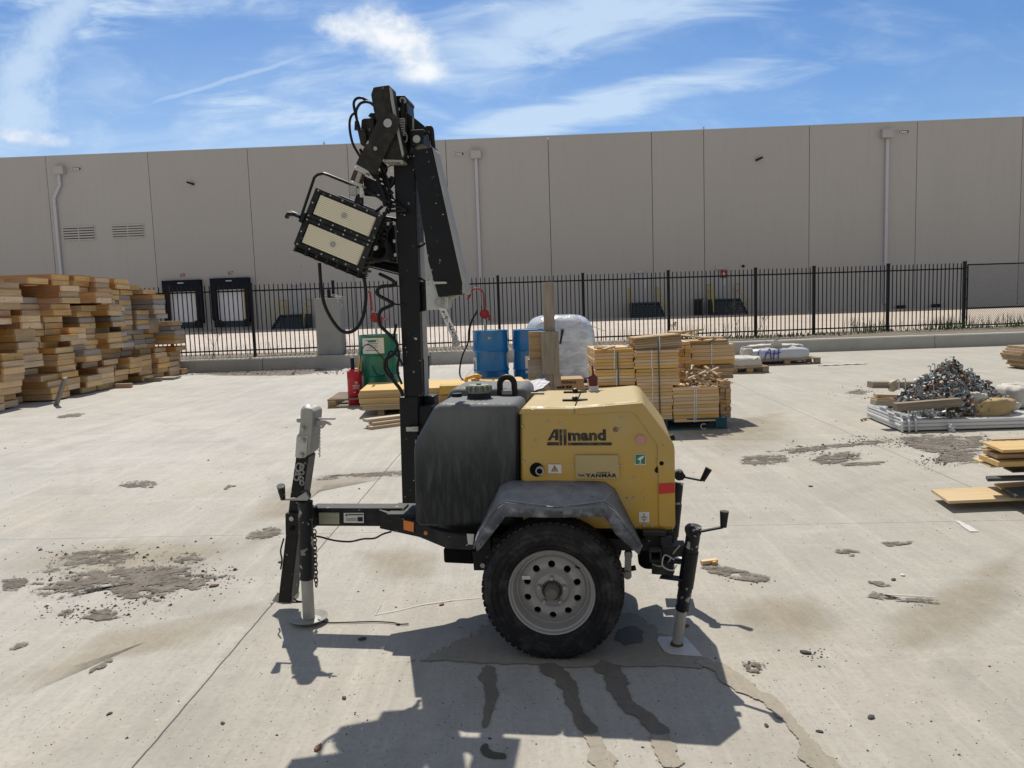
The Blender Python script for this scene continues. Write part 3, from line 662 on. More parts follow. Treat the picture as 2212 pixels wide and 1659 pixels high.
for x,y,s,k,lb in ((687,1617,.014,'chip','brown chip on the concrete at the bottom near the floodlight shadow'),
    (860,1349,.010,'chip','rust coloured chip beside the loose wire end'),(954,1307,.011,'chip','red brown chip left of the tyre'),
    (744,1509,.010,'pebble','small grey stone left of the mast shadow'),(236,1543,.009,'pebble','dark stone low on the left concrete'),
    (481,1563,.009,'pebble','dark stone beside the long joint at the bottom'),(1741,1411,.016,'pebble','crumbled stone at right of the round gravel spot'),
    (1882,1551,.012,'pebble','dark round stone low on the right concrete'),(2230/K+400,1440,.006,'pebble','small dark stone below the crumbled one'),
    (783,1382,.016,'pebble','flat dark stone in the drawbar shadow'),(828,1399,.010,'chipw','pale stone at the edge of the drawbar shadow'),
    (1480,1353,.016,'chip','rust coloured clod beside the rear jack foot'),(1751,1051,.013,'pebble','dark stone in the middle right of the yard'),
    (1950,1243,.012,'chipw','white stone at right'),(1930,1253,.012,'pebble','dark stone beside the white one'),(605,1215,.012,'pebble','dark clod on the concrete behind the tongue'),
    (462,1267,.018,'chip','brown chip near the joint at far left'),(1655,1568,.009,'pebble','small stone right of the trailer shadow'),
    (1770,1572+900/99,.009,'pebble','small stone at the bottom right')):
    stone(x,y,s,M[k],lb)
# yellow spacer right of the jack
p=gz(1532,1218);mb=MB().box((0,0,.012),(.10,.03,.022)).box((.02,-.025,.01),(.03,.02,.02),(0,0,.4))
mb.build('wood_offcut',M['slat'],bevel=.003,loc=(p.x,p.y,.002),rot=(0,0,.25),label='small yellow wood offcut on the concrete behind the rear jack',cat='wood offcut')

# ---------------------------------------------------------------- low wall (curb)
mb=MB()
rows_x=[-60,-30]+[-16+4.6*i for i in range(13)]+[60,90]
for a,b_ in zip(rows_x[:-1],rows_x[1:]):
    mb.poly([(a+.01,CURBY,-.05),(b_-.01,CURBY,-.05),(b_-.01,CURBY+.02,CURBZ-.03),(a+.01,CURBY+.02,CURBZ-.03),(a+.01,CURBY+.05,CURBZ),(b_-.01,CURBY+.05,CURBZ),(b_-.01,CURBY+.36,CURBZ),(a+.01,CURBY+.36,CURBZ),(a+.01,CURBY+.36,-.05),(b_-.01,CURBY+.36,-.05)],
        [(0,1,2,3),(3,2,5,4),(4,5,6,7),(7,6,9,8),(0,3,4,7,8),(1,9,6,5,2)])
mb.build('low_wall',M['curb'],fix=True,label='long low concrete retaining kerb between the yard and the fenced truck court',cat='low wall')

# ---------------------------------------------------------------- fence
FZ=.37;FL=Vector((gy(549,700,21.9).x,21.9));FR=Vector((gy(2081,640,23.6).x,23.6));fd=(FR-FL).normalized()
def fpt(px):
    a,b_=0.0,1.0
    d=ray(px,690-.0337*px+0);  # intersect the ray with the fence line in plan
    k=d.x/d.y
    # FL+fd*s : x = k*y
    s=(k*FL.y-FL.x)/(fd.x-k*fd.y);return s
posts=[('a',fpt(x)) for x in(190,367,545,722,899,1077,1260,1444,1632,1758,1918,2083)]
posts=[('x',posts[0][1]-2.5*k) for k in(3,2,1)]+posts
FH=2.0
fence=empty('picket_fence',(FL.x,FL.y,FZ),math.atan2(fd.y,fd.x),'black steel picket fence standing behind the low wall','fence')
for i,(q,s) in enumerate(posts):
    MB().box((s,0,FH/2),(.075,.075,FH+.06)).box((s,0,FH+.04),(.085,.085,.02)).build('fence_post',M['fence'],fence)
for i in range(len(posts)-1):
    a,b_=posts[i][1],posts[i+1][1];n=max(1,round((b_-a)/.126));mb=MB()
    mb.box(((a+b_)/2,0,FH-.17),(b_-a-.08,.035,.04)).box(((a+b_)/2,0,.16),(b_-a-.08,.035,.04))
    for k in range(1,n):
        x=a+(b_-a)*k/n;top=FH-.01+rnd.uniform(-.006,.006)
        mb.box((x,-.028,.04+(top-.04)/2),(.025,.018,top-.04))
        mb.poly([(x-.0095,-.037,top),(x+.0095,-.037,top),(x+.0095,-.019,top),(x-.0095,-.019,top),(x,-.028,top+.02)],[(0,1,4),(1,2,4),(2,3,4),(3,0,4)])
    mb.build('picket_panel',M['fence'],fence,fix=False)
# chain-link gate
g0=posts[-1][1]+.10;GW=4.6
gate=empty('chain_link_gate',(FL.x+fd.x*g0,FL.y+fd.y*g0,FZ),math.atan2(fd.y,fd.x)+R(1),'black framed chain link gate at the right end of the picket fence','gate')
mb=MB()
for z_ in(.10,.92-.30,FH-.06): mb.cyl((0,0,z_),(GW,0,z_),.022,n=8)
for x_ in(0,GW): mb.cyl((x_,0,.08),(x_,0,FH-.05),.022,n=8)
mb.build('gate_frame',M['fence'],gate,smooth=True)
MB().poly([(0,.0,.1),(GW,.0,.1),(GW,.0,FH-.06),(0,.0,FH-.06)],[(0,1,2,3)]).build('wire_mesh',M['chainlink'],gate,fix=False)
mb=MB()
for z_ in(.35,.9,1.5,1.85): mb.cyl((-.08,0,z_),(0,0,z_),.018,n=8)
mb.build('hinge',M['fence'],gate)

# weeds on the strip between low wall and fence
mb=MB()
rows=[[(x,CURBY+.37+.0*j,.30) if j==0 else (x,CURBY+.37+ .55*j,.352+rnd.uniform(0,.03)+(.05 if x>9 else 0)*rnd.random()) for x in [-40+1.0*i for i in range(81)]] for j in range(5)]
mb.grid(rows).build('soil_strip',M['soil'],kind='structure')
def weeds(name,spots,label,hmin,hmax,mat,seed,wdt=.008):
    r_=random.Random(seed);mb=MB()
    for px,n,sp in spots:
        s=fpt(px)
        for i in range(n):
            q=s+r_.gauss(0,sp);off=r_.uniform(-1.0,.25);base=Vector((FL.x+fd.x*q-fd.y*off,FL.y+fd.y*q+fd.x*off,.36))
            h=r_.uniform(hmin,hmax);a=r_.uniform(0,6.28);ln=r_.uniform(.1,.45)*h
            tip=base+Vector((math.cos(a)*ln,math.sin(a)*ln,h));mid=base.lerp(tip,.5)+Vector((0,0,h*.1));s_=Vector((-math.sin(a),math.cos(a),0))*wdt
            mb.poly([base-s_,base+s_,mid+s_*.8,mid-s_*.8,tip],[(0,1,2,3),(3,2,4)])
    return tag(mb.build(name,mat,fix=False),label,'weeds',kind='stuff')
weeds('weeds',[(1845,40,.25),(1870,60,.35),(1885,30,.2),(2010,60,.35),(2035,90,.4),(2060,60,.4),(2120,60,.5),(2180,90,.5),(2205,50,.3),(1480,60,.35),(1180,50,.3),(1580,60,.5)],'green weeds growing along the foot of the fence',.10,.55,M['grass'],11)
weeds('low_weeds',[(x,46,.55) for x in range(1440,2212,32)],'low green weeds covering the strip behind the low wall at right',.03,.12,M['grass'],12,.014)
weeds('dry_weeds',[(x,26,.6) for x in range(400,1400,45)],'thin dry stalks standing between the pickets at left',.1,.55,M['twig'],13,.004)
def shrub(px,h,label,seed):
    r_=random.Random(seed);s=fpt(px);base=Vector((FL.x+fd.x*s,FL.y+fd.y*s-.12,.35));mb=MB();lv=MB()
    def grow(p,d,l,r0,k):
        q=p+d*l;mb.tube([p,p+d*l*.5+Vector((r_.uniform(-.03,.03),0,0)),q],[r0,r0*.8,r0*.6],5,False)
        if k>2:
            lv.poly([q+Vector((-.012,0,0)),q+Vector((.012,0,.006)),q+Vector((0,0,.03))],[(0,1,2)])
        if k>=4: return
        for i in range(r_.choice((2,3))):
            grow(q,(d+Vector((r_.uniform(-.8,.8),r_.uniform(-.4,.4),r_.uniform(-.1,.5)))).normalized(),l*r_.uniform(.55,.8),r0*.6,k+1)
    e=empty('bare_shrub',base,0,label,'shrub')
    grow(Vector((0,0,0)),Vector((r_.uniform(-.1,.3),0,1)).normalized(),h*.34,.012,0)
    mb.build('stem',M['twig'],e,fix=False);lv.build('leaves',M['grass'],e,fix=False)
shrub(1590,1.15,'tall bare twiggy shrub in front of the fence behind the slat pallet',21);shrub(1632,.8,'smaller bare shrub against the fence post behind the slat pallet',22)
shrub(1455,.6,'low leafless shrub left of the twiggy ones by the fence',23);shrub(455,.9,'bare weed stalk leaning by the fence near the timber pile',24)

# ---------------------------------------------------------------- concrete pillar on the low wall
p0=gz(718,765,CURBZ);e=empty('concrete_pillar',(p0.x,p0.y+.0,CURBZ),0,'square grey concrete pillar stub standing on the strip before the fence','pillar')
wd=52*p0.y/F;hh=(765-645)*p0.y/F
MB().box((0,0,hh/2),(wd,wd,hh)).build('shaft',M['pillar'],e,bevel=.02)
mb=MB().box((0,0,hh+.12),(.09,.05,.26)).box((.10,0,hh+.03),(.12,.08,.05))
mb.build('bracket_plate',M['fence'],e)
mb=MB()
for k in range(7):
    a=k*.9;mb.tube([(-.2+.05*k,0,hh),(-.1+.05*k,.05*math.sin(a),hh+.09+.02*math.sin(a*2)),(.05+.06*k,.05,hh+.03),(.2+.04*k,0,hh+.05)],.004,5)
mb.tube([(.1,-.1,hh+.06),(.30,-wd/2-.02,hh+.02),(.36,-wd/2-.04,hh-.14),(.42,-wd/2,hh-.2),(.38,-wd/2,hh-.3)],.005,5)
mb.build('loose_wire',M['chipw'],e)

# ---------------------------------------------------------------- warehouse
def wallhit(x,y,off=0):
    d=ray(x,y);n=WN;t_=((WA-n*off)-CAMO).dot(n)/d.dot(n);return CAMO+d*t_
WA=Vector((-38.6,58.8,0));WB=Vector((36.9,55.2,0));WD=(WB-WA).normalized();WN=Vector((-WD.y,WD.x,0)) # WN points into the building
def wl(x,y,off=0):
    p=wallhit(x,y,off)-WA;return p.dot(WD),p.z
wh=empty('warehouse',(WA.x,WA.y,.42),math.atan2(WD.y,WD.x),'long beige grey tilt up concrete warehouse with loading docks beyond the fence','warehouse')
GZ=.42
seams=[wl(x,y)[0] for x,y in((105,420),(325,420),(540,420),(755,420),(967,420),(1187,420),(1409,420),(1521,420),(1748,420),(1979,420),(2205,420))]
step=seams[1]-seams[0]
seams=[seams[0]-step*k for k in range(6,0,-1)]+seams+[seams[-1]+step*k for k in range(1,6)]
TOPZ=lambda s:13.78*.8837+HC-GZ-.11-(s/75.6-.5)*.285
door_px=[(413,434-0),(495,0)]
for a,b_ in zip(seams[:-1],seams[1:]):
    za,zb=TOPZ(a),TOPZ(b_);g=.02
    MB().poly([(a+g,0,-1),(b_-g,0,-1),(b_-g,0,zb),(a+g,0,za),(a+g,.3,-1),(b_-g,.3,-1),(b_-g,.3,zb),(a+g,.3,za)],[(0,1,2,3),(4,7,6,5),(3,2,6,7),(0,3,7,4),(1,5,6,2),(0,4,5,1)]).build('wall_panel',M['wall'],wh,fix=False)
A0,A1=seams[0],seams[-1]
MB().box(((A0+A1)/2,20.25,5.6),(A1-A0-.2,40,14.8)).build('core',M['jointgrey'],wh)
MB().poly([(A0,-.02,TOPZ(A0)+.002),(A1,-.02,TOPZ(A1)+.002),(A1,.32,TOPZ(A1)+.002),(A0,.32,TOPZ(A0)+.002),(A0,-.02,TOPZ(A0)+.06),(A1,-.02,TOPZ(A1)+.06),(A1,.32,TOPZ(A1)+.06),(A0,.32,TOPZ(A0)+.06)],
   [(0,1,5,4),(4,5,6,7),(3,7,6,2),(0,3,2,1)]).build('coping',M['pipe'],wh)
def wpt(x,y,off=.0): s,z=wl(x,y,off);return s,z-GZ
# downpipes
for k,(bx,by,pts) in enumerate((((127),368,[(127,375),(132,400),(117,428),(117,440),(130,640)]),(1028,334,[(1028,340),(1032,420),(1038,660)]),(1917,289,[(1917,300),(1915,450),(1912,655)]))):
    s0,z0=wpt(bx,by,.3);mb=MB().box((s0,-.22,z0),(.74,.42,.55)).box((s0,-.23,z0+.29),(.80,.46,.05));mb.build('collector_box',M['pipebox'],wh,bevel=.02)
    mb=MB();P=[]
    for x,y in pts:
        s,z=wpt(x,y,.15)
        P.append(Vector((s,-.14,max(z,0.05))))
    if k: 
        for q in P:q.x=P[0].x
    else: P[3].x=P[2].x;P[4].x=P[2].x;P[1].x=P[0].x
    for a,b_ in zip(P[:-1],P[1:]): mb.bar(a,b_+(a-b_).normalized()*-.03,.2,.16,up=(0,1,0))
    mb.build('downpipe',M['pipe'],wh)
# overflow scuppers
for x,y in((166,365),(992,333),(1952,285)):
    s,z=wpt(x,y);mb=MB()
    mb.box((s,-.02,z),(.80,.05,.34));mb.cm=1;mb.box((s,-.05,z),(.62,.02,.17));mb.cm=2;mb.box((s-.03,-.07,z-.01),(.50,.02,.11))
    mb.build('scupper',[M['scup'],M['hole'],M['white']],wh)
# louvre vents
for x0,y0,x1,y1 in((134,489,208,522),(240,485,314,517)):
    a,z1=wpt(x0,y0);b_,z2=wpt(x1,(y0+y1)/2+(-.04*37)+ (y1-y0)/2);cz=(z1+z2)/2;h=abs(z1-z2);mb=MB()
    mb.box(((a+b_)/2,-.01,cz),(b_-a,.05,h));mb.cm=1;mb.box(((a+b_)/2,-.036,cz),(b_-a-.16,.01,h-.14));mb.cm=0
    for k in range(6): mb.box(((a+b_)/2,-.07,cz-h/2+.14+(h-.24)*k/5),(b_-a-.14,.04,.115),(R(20),0,0))
    mb.box(((a+b_)/2,-.06,cz),(.06,.06,h-.1));mb.build('louvre',[M['scup'],M['rimdark']],wh)
# floodlights high on the wall
for x,y,sg in((418,398,1),(1634,346,-1)):
    s,z=wpt(x,y);mb=MB().box((s,-.08,z),(.14,.16,.14)).bar((s,-.1,z),(s-.34*sg,-.36,z+.12),.20,.10)
    mb.build('wall_lamp',M['bumper'],wh,bevel=.02)
# lights over the side doors, cameras and the alarm box
for x,y in((639,614),(1380,587),(1556,579)):
    s,z=wpt(x,y);mb=MB().box((s,-.12,z),(.70,.22,.20)).box((s,-.02,z),(.5,.06,.12));mb.build('door_lamp',M['pipebox'],wh,bevel=.04)
s,z=wpt(1562,592);mb=MB().box((s,-.05,z),(.42,.10,.55));mb.cm=1;mb.box((s,-.105,z),(.24,.02,.08)).box((s,-.105,z),(.08,.02,.3))
mb.build('alarm_box',[M['signred'],M['dockdoor']],wh)
s,z=wpt(1605,575);MB().cyl((s,-.1,z),(s,0,z),.10,n=12).build('wall_sensor',M['bumper'],wh)
for x,y in ((1568,546),(646,573)):
    s,z=wpt(x,y);MB().cyl((s,-.1,z),(s,0,z),.06,n=10).build('wall_sensor',M['chipw'],wh)
# dock doors
for x0,x1,yt,yd,lab in((351,433,605,0,'69'),(455,538,600,0,'67')):
    a,_z=wpt(x0,640,.5);b_,_z=wpt(x1,640,.5);cx_=(a+b_)/2;W=b_-a
    _s,zt=wpt((x0+x1)/2,yt,.5);_s,zd=wpt((x0+x1)/2,697 if x0>400 else 700,.5)
    d=empty('dock_door',(0,0,0));d.parent=wh
    mb=MB().box((cx_,-.25,zt-.42),(W,.5,.84))
    for sg in(-1,1): mb.poly([(cx_+sg*(W/2),0,zd),(cx_+sg*(W/2),-.5,zd+.3),(cx_+sg*(W/2),-.5,zt-.83),(cx_+sg*(W/2),0,zt-.83),(cx_+sg*(W/2-.33),0,zd),(cx_+sg*(W/2-.33),-.5,zd+.3),(cx_+sg*(W/2-.33),-.5,zt-.83),(cx_+sg*(W/2-.33),0,zt-.83)],[(0,1,2,3),(4,5,6,7),(1,2,6,5),(0,1,5,4),(2,3,7,6)])
    mb.build('dock_seal',M['dockseal'],d)
    mb=MB().box((cx_,-.03,(zt+zd)/2-.2),(W-.6,.05,zt-zd-.6))
    for k in range(1,5): mb.box((cx_,-.062,zd+(zt-zd-.9)*k/5),(W-.62,.012,.02))
    mb.build('door_panel',M['dockdoor'],d)
    mb=MB().box((cx_+W/2-.43,-.3,(zt+zd)/2-.3),(.10,.06,zt-zd-1.0));mb.build('guide_strip',M['dockyellow'],d)
    mb=MB()
    for sg in(-1,1): mb.box((cx_+sg*(W/2-.35),-.35,zd-.05),(.45,.3,.55))
    mb.build('dock_bumper',M['bumper'],d);MB().box((cx_,-.06,zd-.1),(W-1.0,.1,.45)).build('dock_leveller',M['stair'],d)
    text_obj(lab,'dock_number',M['signred'],.40,(cx_-.22,-.02,zt+.25),(R(90),0,0),wh,.005)
    MB().box((cx_,-.52,zt-.22),(.45,.01,.07)).build('maker_plate',M['white'],d)
# side doors with steel stairs and yellow rails
for k,(xc,wpx,ytop,ybot) in enumerate(((632,54,679,712),(1394,54,653,686),(1569,58,645,680))):
    s,z1=wpt(xc,ytop,1.6);s2,z0=wpt(xc,ybot,2.6);ww=1.9;H1=max(.95,z1)
    d=empty('dock_stair',(0,0,0));d.parent=wh
    MB().box((s,-.03,H1+1.08),(1.05,.06,2.15)).box((s+.38,-.07,H1+1.02),(.05,.04,.10)).build('entry_door',M['doorgrey'],d)
    MB().box((s+.22,-.066,H1+1.3),(.09,.01,.62)).build('door_window',M['white'],d)
    mb=MB().box((s,-.7,H1-.06),(ww,1.35,.10))
    for i in range(6):
        zz=H1-.06-(i+1)*H1/6.6;mb.box((s,-1.45-.24*i,zz),(ww+.06*i,.26,.05)).box((s,-1.58-.24*i,zz-.06),(ww+.06*i,.02,.11))
    for sg in(-1,1):
        mb.bar((s+sg*ww/2,-1.35,H1-.08),(s+sg*(ww/2+.2),-2.85,.06),.05,.26).bar((s+sg*ww/2,-.1,H1/2),(s+sg*ww/2,-1.3,H1/2),.05,H1-.1)
    mb.build('stair_flight',M['stair'],d)
    for sg in(-1,1):
        mb=MB();x=s+sg*(ww/2+.02)
        for yy,zz in((-.08,H1),(-1.32,H1),(-2.75,.1)): mb.cyl((x+ (sg*.18 if yy<-2 else 0),yy,zz),(x+(sg*.18 if yy<-2 else 0),yy,zz+1.05),.032,n=6)
        for h_ in(.55,1.05): mb.tube([(x,-.08,H1+h_),(x,-1.32,H1+h_),(x+sg*.18,-2.75,.1+h_)],.03,6,False)
        mb.build('handrail',M['dockyellow'],d)
    if k: MB().box((s-1.75,-.6,.55),(.5,.5,1.1)).box((s-1.75,-.6,1.15),(.6,.6,.06)).build('rubbish_bin',M['rimdark'],d) if k==2 else None
# bollard-like ground lights at the wall foot
for x in(1942,2018): 
    s,z=wpt(x,659);MB().box((s,-.3,.12),(.5,.4,.24)).build('splash_block',M['bumper'],wh)
# roof hatches / lightning rods on the parapet
for x in(700,1521):
    s,_=wpt(x,330);MB().box((s,.15,TOPZ(s)+.16),(.12,.1,.22)).build('roof_vent',M['pipe'],wh)
# ---------------------------------------------------------------- light tower trailer (local x runs to its rear, local y away from the viewer)
T=empty('light_tower_trailer',OT,-TH,'yellow and black towable light tower with folded mast parked on the concrete','light tower')
ZA=zf(950,250,2.07375);ZB=zf(1350,1250,1.5083);ZC=zf(1800,1300,3.3185);ZD=zf(1400,1300,3.318);ZE=zf(1600,1650,2.4578);ZG=zf(2150,1780,2.911);ZH=zf(900,1350,1.8433);ZI=zf(1000,1400,4.15);ZJ=zf(1000,1750,3.16);ZK=zf(1300,600,3.3175);ZL=zf(1150,280,3.6867)
def P(z,pts,y): return [L(*z(*p),y) for p in pts]
ident=lambda x,y:(x,y)
def V3(z,x,y,yl):
    a,b_=L(*z(x,y),yl);return Vector((a,yl,b_))
BY=-.335                                     # near face of the body
# --- wheels
def make_wheel(side):
    "side -1 near, +1 far; built around its own axle centre, outer face toward side"
    w_=empty('wheel',(0.0,side*.475,.302));w_.parent=T
    g=side
    def pr(l): return [(r,-g*d) for r,d in l]      # d measured inward from the outer face
    prof=[(.183,.012),(.196,.004),(.215,-.004),(.245,-.010),(.268,-.008),(.291,.008),(.302,.030),(.306,.060),(.306,.130),(.302,.160),(.291,.182),(.262,.196),(.225,.198),(.192,.185)]
    mb=MB().lathe(pr(prof),axis='y',n=72)
    for rr in(.205,.232,.258,.276):
        mb.lathe(pr([(rr-.0022,-.002-(.004 if rr<.26 else 0)),(rr,-.0125 if rr<.27 else -.004),(rr+.0022,-.002-(.004 if rr<.26 else 0))]),axis='y',n=72)
    # shoulder lugs and tread blocks
    for i in range(60):
        a=2*math.pi*i/60
        for d_,off in((.032,0),(.158,.5)):
            aa=a+off*2*math.pi/60;c_,s_=math.cos(aa),math.sin(aa)
            mb.box((c_*.3005,-g*d_,s_*.3005),(.008,.034,.021),Euler((0,-aa,0)).to_matrix())
        for d_ in(.068,.095,.122):
            aa=a+(.25 if d_==.095 else 0)*2*math.pi/60;mb.box((math.cos(aa)*.303,-g*d_,math.sin(aa)*.303),(.010,.020,.024),Euler((0,-aa,0)).to_matrix())
    mb.build('tyre',M['rubber'],w_,smooth=38)
    mb=MB().lathe(pr([(.183,.014),(.187,.004),(.184,.0),(.178,.003),(.175,.014),(.168,.018),(.164,.030),(.160,.052),(.156,.060),(.150,.060)]),axis='y',n=72)
    mb.lathe(pr([(.150,.060),(.146,.056),(.140,.052),(.134,.050)]),axis='y',n=72)
    # disc with ten real holes
    N=10;r1,r2=.078,.134;hr=.0155;hm=.113
    def dd(r): return .050-.010*math.sin(math.pi*(r-r1)/(r2-r1))-.000
    for k in range(N):
        ac=2*math.pi*(k+.5)/N;ha=math.pi/N;B=[]
        M_=6
        for i in range(M_):B.append((r1,ac-ha+2*ha*i/M_))
        for i in range(M_):B.append((r1+(r2-r1)*i/M_,ac+ha))
        for i in range(M_):B.append((r2,ac+ha-2*ha*i/M_))
        for i in range(M_):B.append((r2-(r2-r1)*i/M_,ac-ha))
        C_=[];hc=Vector((hm*math.cos(ac),hm*math.sin(ac)))
        pts=[Vector((r*math.cos(a),r*math.sin(a))) for r,a in B]
        V=[];n_=len(pts)
        for p in pts:V.append((p.x,-g*dd(p.length),p.y))
        for p in pts:
            q=hc+(p-hc).normalized()*hr;V.append((q.x,-g*dd(q.length),q.y))
        for p in pts:
            q=hc+(p-hc).normalized()*hr*.96;V.append((q.x,-g*(dd(q.length)+.012),q.y))
        mb.poly(V,[(i,(i+1)%n_,n_+(i+1)%n_,n_+i) for i in range(n_)]+[(n_+i,n_+(i+1)%n_,2*n_+(i+1)%n_,2*n_+i) for i in range(n_)])
    mb.lathe(pr([(.078,.050),(.074,.046),(.070,.040),(.066,.038),(.043,.038),(.040,.036),(.038,.040)]),axis='y',n=60)
    rim=mb.build('rim',M['rim'],w_,smooth=40)
    mb=MB();mb.lathe(pr([(.176,.075),(.10,.085),(0.0,.09)]),axis='y',n=40)
    mb.build('brake_drum',M['hole'],w_)
    mb=MB().lathe(pr([(.040,.045),(.037,.045),(.036,.05)]),axis='y',n=40)
    mb.lathe(pr([(.033,.05),(.0325,.018),(.029,.012),(.027,-.012),(.024,-.018),(.0,-.019)]),axis='y',n=40)
    mb.build('hub_cap',M['hubgrey'],w_,smooth=35)
    MB().lathe(pr([(.0455,.0368),(.034,.0365),(.030,.06)]),axis='y',n=40).build('hub_recess',M['rimdark'],w_,smooth=35)
    for k in range(5):
        a=R(90)+2*math.pi*k/5;x,z=.057*math.cos(a),.057*math.sin(a);mb=MB()
        mb.cyl((x,-g*.038,z),(x,-g*.016,z),.0100,.0085,n=6).cyl((x,-g*.016,z),(x,-g*.013,z),.0055,n=8)
        mb.build('lug_nut',M['bolt'],w_)
    MB().cyl((.12,-g*.03,.10),(.105,-g*.01,.115),.004,n=8).build('valve_stem',M['cable'],w_)
    MB().box((-.112,-g*.0405,.052),(.036,.002,.016),(0,0,0)).build('balance_sticker',M['white'],w_) if side<0 else None
    return w_
make_wheel(-1);make_wheel(1)
mb=MB().box((0,0,.30),(.05,.72,.05)).box((0,-.20,.345),(.09,.06,.05)).box((0,.20,.345),(.09,.06,.05))
mb.build('axle',M['black'],T)
for sg in(-1,1):
    mb=MB().tube([(-.36,sg*.22,.33),(-.15,sg*.22,.285),(0,sg*.22,.272),(.15,sg*.22,.285),(.36,sg*.22,.33)],.012,6).box((0,sg*.22,.26),(.45,.04,.012))
    mb.build('leaf_spring',M['black'],T)
# rear shackle link seen behind the tyre
a=V3(ZE,1497,735,-.26);b_=V3(ZE,1490,905,-.26);mb=MB().bar(a,b_,.03,.012,up=(0,1,0)).cyl(a+Vector((0,-.02,0)),a+Vector((0,.02,0)),.018).cyl(b_+Vector((0,-.02,0)),b_+Vector((0,.02,0)),.018)
mb.build('shackle_link',M['galvdull'],T)
# --- chassis: drawbar tube, angled rail, straight rail, both sides
def rail(name,st,thick,mat):
    "st: list of (x px top,y px top,y px bottom,y local)"
    for mir in(1,-1):
        V=[]
        for xt,yt,yb,yl in st:
            a=L(xt,yt,yl);bz=L(xt,yb,yl)[1]
            V+=[(a[0],yl*mir,a[1]),(a[0],yl*mir,bz),(a[0],(yl+thick)*mir,a[1]),(a[0],(yl+thick)*mir,bz)]
        Fs=[]
        for i in range(len(st)-1):
            k=i*4;Fs+=[(k,k+1,k+5,k+4),(k+2,k+6,k+7,k+3),(k,k+4,k+6,k+2),(k+1,k+3,k+7,k+5)]
        Fs+=[(0,2,3,1),(len(V)-4,len(V)-3,len(V)-1,len(V)-2)]
        MB().poly(V,Fs).build(name,mat,T,bevel=.004)
s0=L(690,1097,-.045);s1=L(826,1097,-.045);zb=L(760,1137,-.045)[1]
MB().box(((s0[0]+s1[0])/2+.03,0,(s0[1]+zb)/2),(s1[0]-s0[0]+.16,.09,s0[1]-zb)).build('drawbar_tube',M['blackdusty'],T,bevel=.006)
rail('chassis_rail',[(818,1101,1142,-.055),(905,1134,1161,-.17),(965,1151,1186,-.30),(1015,1160,1188,-.345),(1060,1162,1188,-.352)],.05,M['blackdusty'])
x0=L(1015,1160,-.335)[0];zt=L(1015,1162,-.335)[1];zb2=L(1015,1188,-.335)[1];x1=L(1452,1150,-.335)[0]
for sg in(-1,1): MB().box(((x0+x1)/2+.02,sg*.30,(zt+zb2)/2),(x1-x0-.05,.05,zt-zb2)).build('side_rail',M['black'],T,bevel=.004)
MB().box(((x0+x1)/2,0,(zt+zb2)/2+.01),(x1-x0-.02,.56,zt-zb2-.03)).build('floor_pan',M['hole'],T)
xq=L(880,1112,0)[0];zq=L(905,1148,-.17)[1]
MB().slab([(xq-.06,-.06),(x0+.05,-.30),(x0+.05,.30),(xq-.06,.06)],zq-.02,zq-.008).build('light_stop_plate',M['black'],T)  # added plate that stops sunlight falling through between the front rails
# reflectors and tags on the rail
def plate(name,z,pts,y,mat,t_=.003,parent=T,off=.002,**k):
    return MB().prism(P(z,pts,y-off),y-off-t_,y-off).build(name,mat,parent,**k)
def onrail(px): 
    return -.12-(px-874)/(905-818)*.115-.012
def railplate(name,z,pts,mat):
    V=[];q=[z(*p) for p in pts]
    for (x,y) in q:
        yl=(-.055 if x<818 else (-.055-(x-818)/87*.115 if x<905 else -.17-(x-905)/60*.13))-.004
        a=L(x,y,yl);V.append((a[0],yl,a[1]))
    n=len(V);c=Vector((-.012,-.03,0)).normalized()*.004
    V2=[tuple(Vector(v)+c) for v in V]
    MB().poly(V+V2,[tuple(range(n,2*n))]+[(i,(i+1)%n,n+(i+1)%n,n+i) for i in range(n)]).build(name,mat,T)
railplate('side_reflector',ZJ,[(1328,248),(1440,272),(1440,378),(1330,352)],M['orange'])
q=ZJ(1575,385);yl=-.24;a=L(*q,yl);MB().cyl((a[0],yl-.012,a[1]),(a[0],yl+.002,a[1]),.009,n=14).build('marker_lamp',M['orange'],T,smooth=True)
plate('data_tag',ZJ,[(2027,398),(2108,402),(2095,520),(2040,515)],-.352,M['white'])
plate('serial_label',ZJ,[(384,165),(610,165),(612,292),(386,292)],-.046,M['labelyellow'])
lp=plate('maker_label',ZJ,[(660,168),(882,166),(884,278),(662,276)],-.046,M['white'])
for pts in([(700,184),(872,182),(872,192),(700,194)],[(812,215),(868,215),(868,262),(812,262)],[(680,182),(694,182),(694,204),(680,204)],[(684,232),(800,232),(800,236),(684,236)],[(684,248),(800,248),(800,252),(684,252)]):
    plate('print',ZJ,pts,-.0515,M['ink'],.0008,lp)
for pts in([(400,180),(598,180),(598,186),(400,186)],[(400,210),(500,210),(500,214),(400,214)],[(400,240),(560,240),(560,244),(400,244)],[(480,222),(580,222),(580,262),(480,262)]): plate('print',ZJ,pts,-.0515,M['bumper'] if 0 else M['galvdull'],.0008,T)
# loose brake/light wire from the drawbar to the rail
MB().tube([V3(ZJ,345,425,-.10),V3(ZJ,420,440,-.11),V3(ZJ,560,475,-.11),V3(ZJ,730,487,-.10),V3(ZJ,870,458,-.10),V3(ZJ,1000,450,-.10),V3(ZJ,1090,405,-.10),V3(ZJ,1190,375,-.09)],.0045,6).build('trailer_wire',M['cable'],T)
g=[gz(*ZJ(x,y),.006)-OT for x,y in((480,1385),(700,1383),(1000,1375),(1215,1388),(1260,1405),(1380,1400))]
g=[Vector((p.dot(TU),p.dot(TV),.006)) for p in g];MB().tube([(g[0].x-.05,g[0].y,.02)]+g,.003,6).build('ground_wire',M['cable'],T)
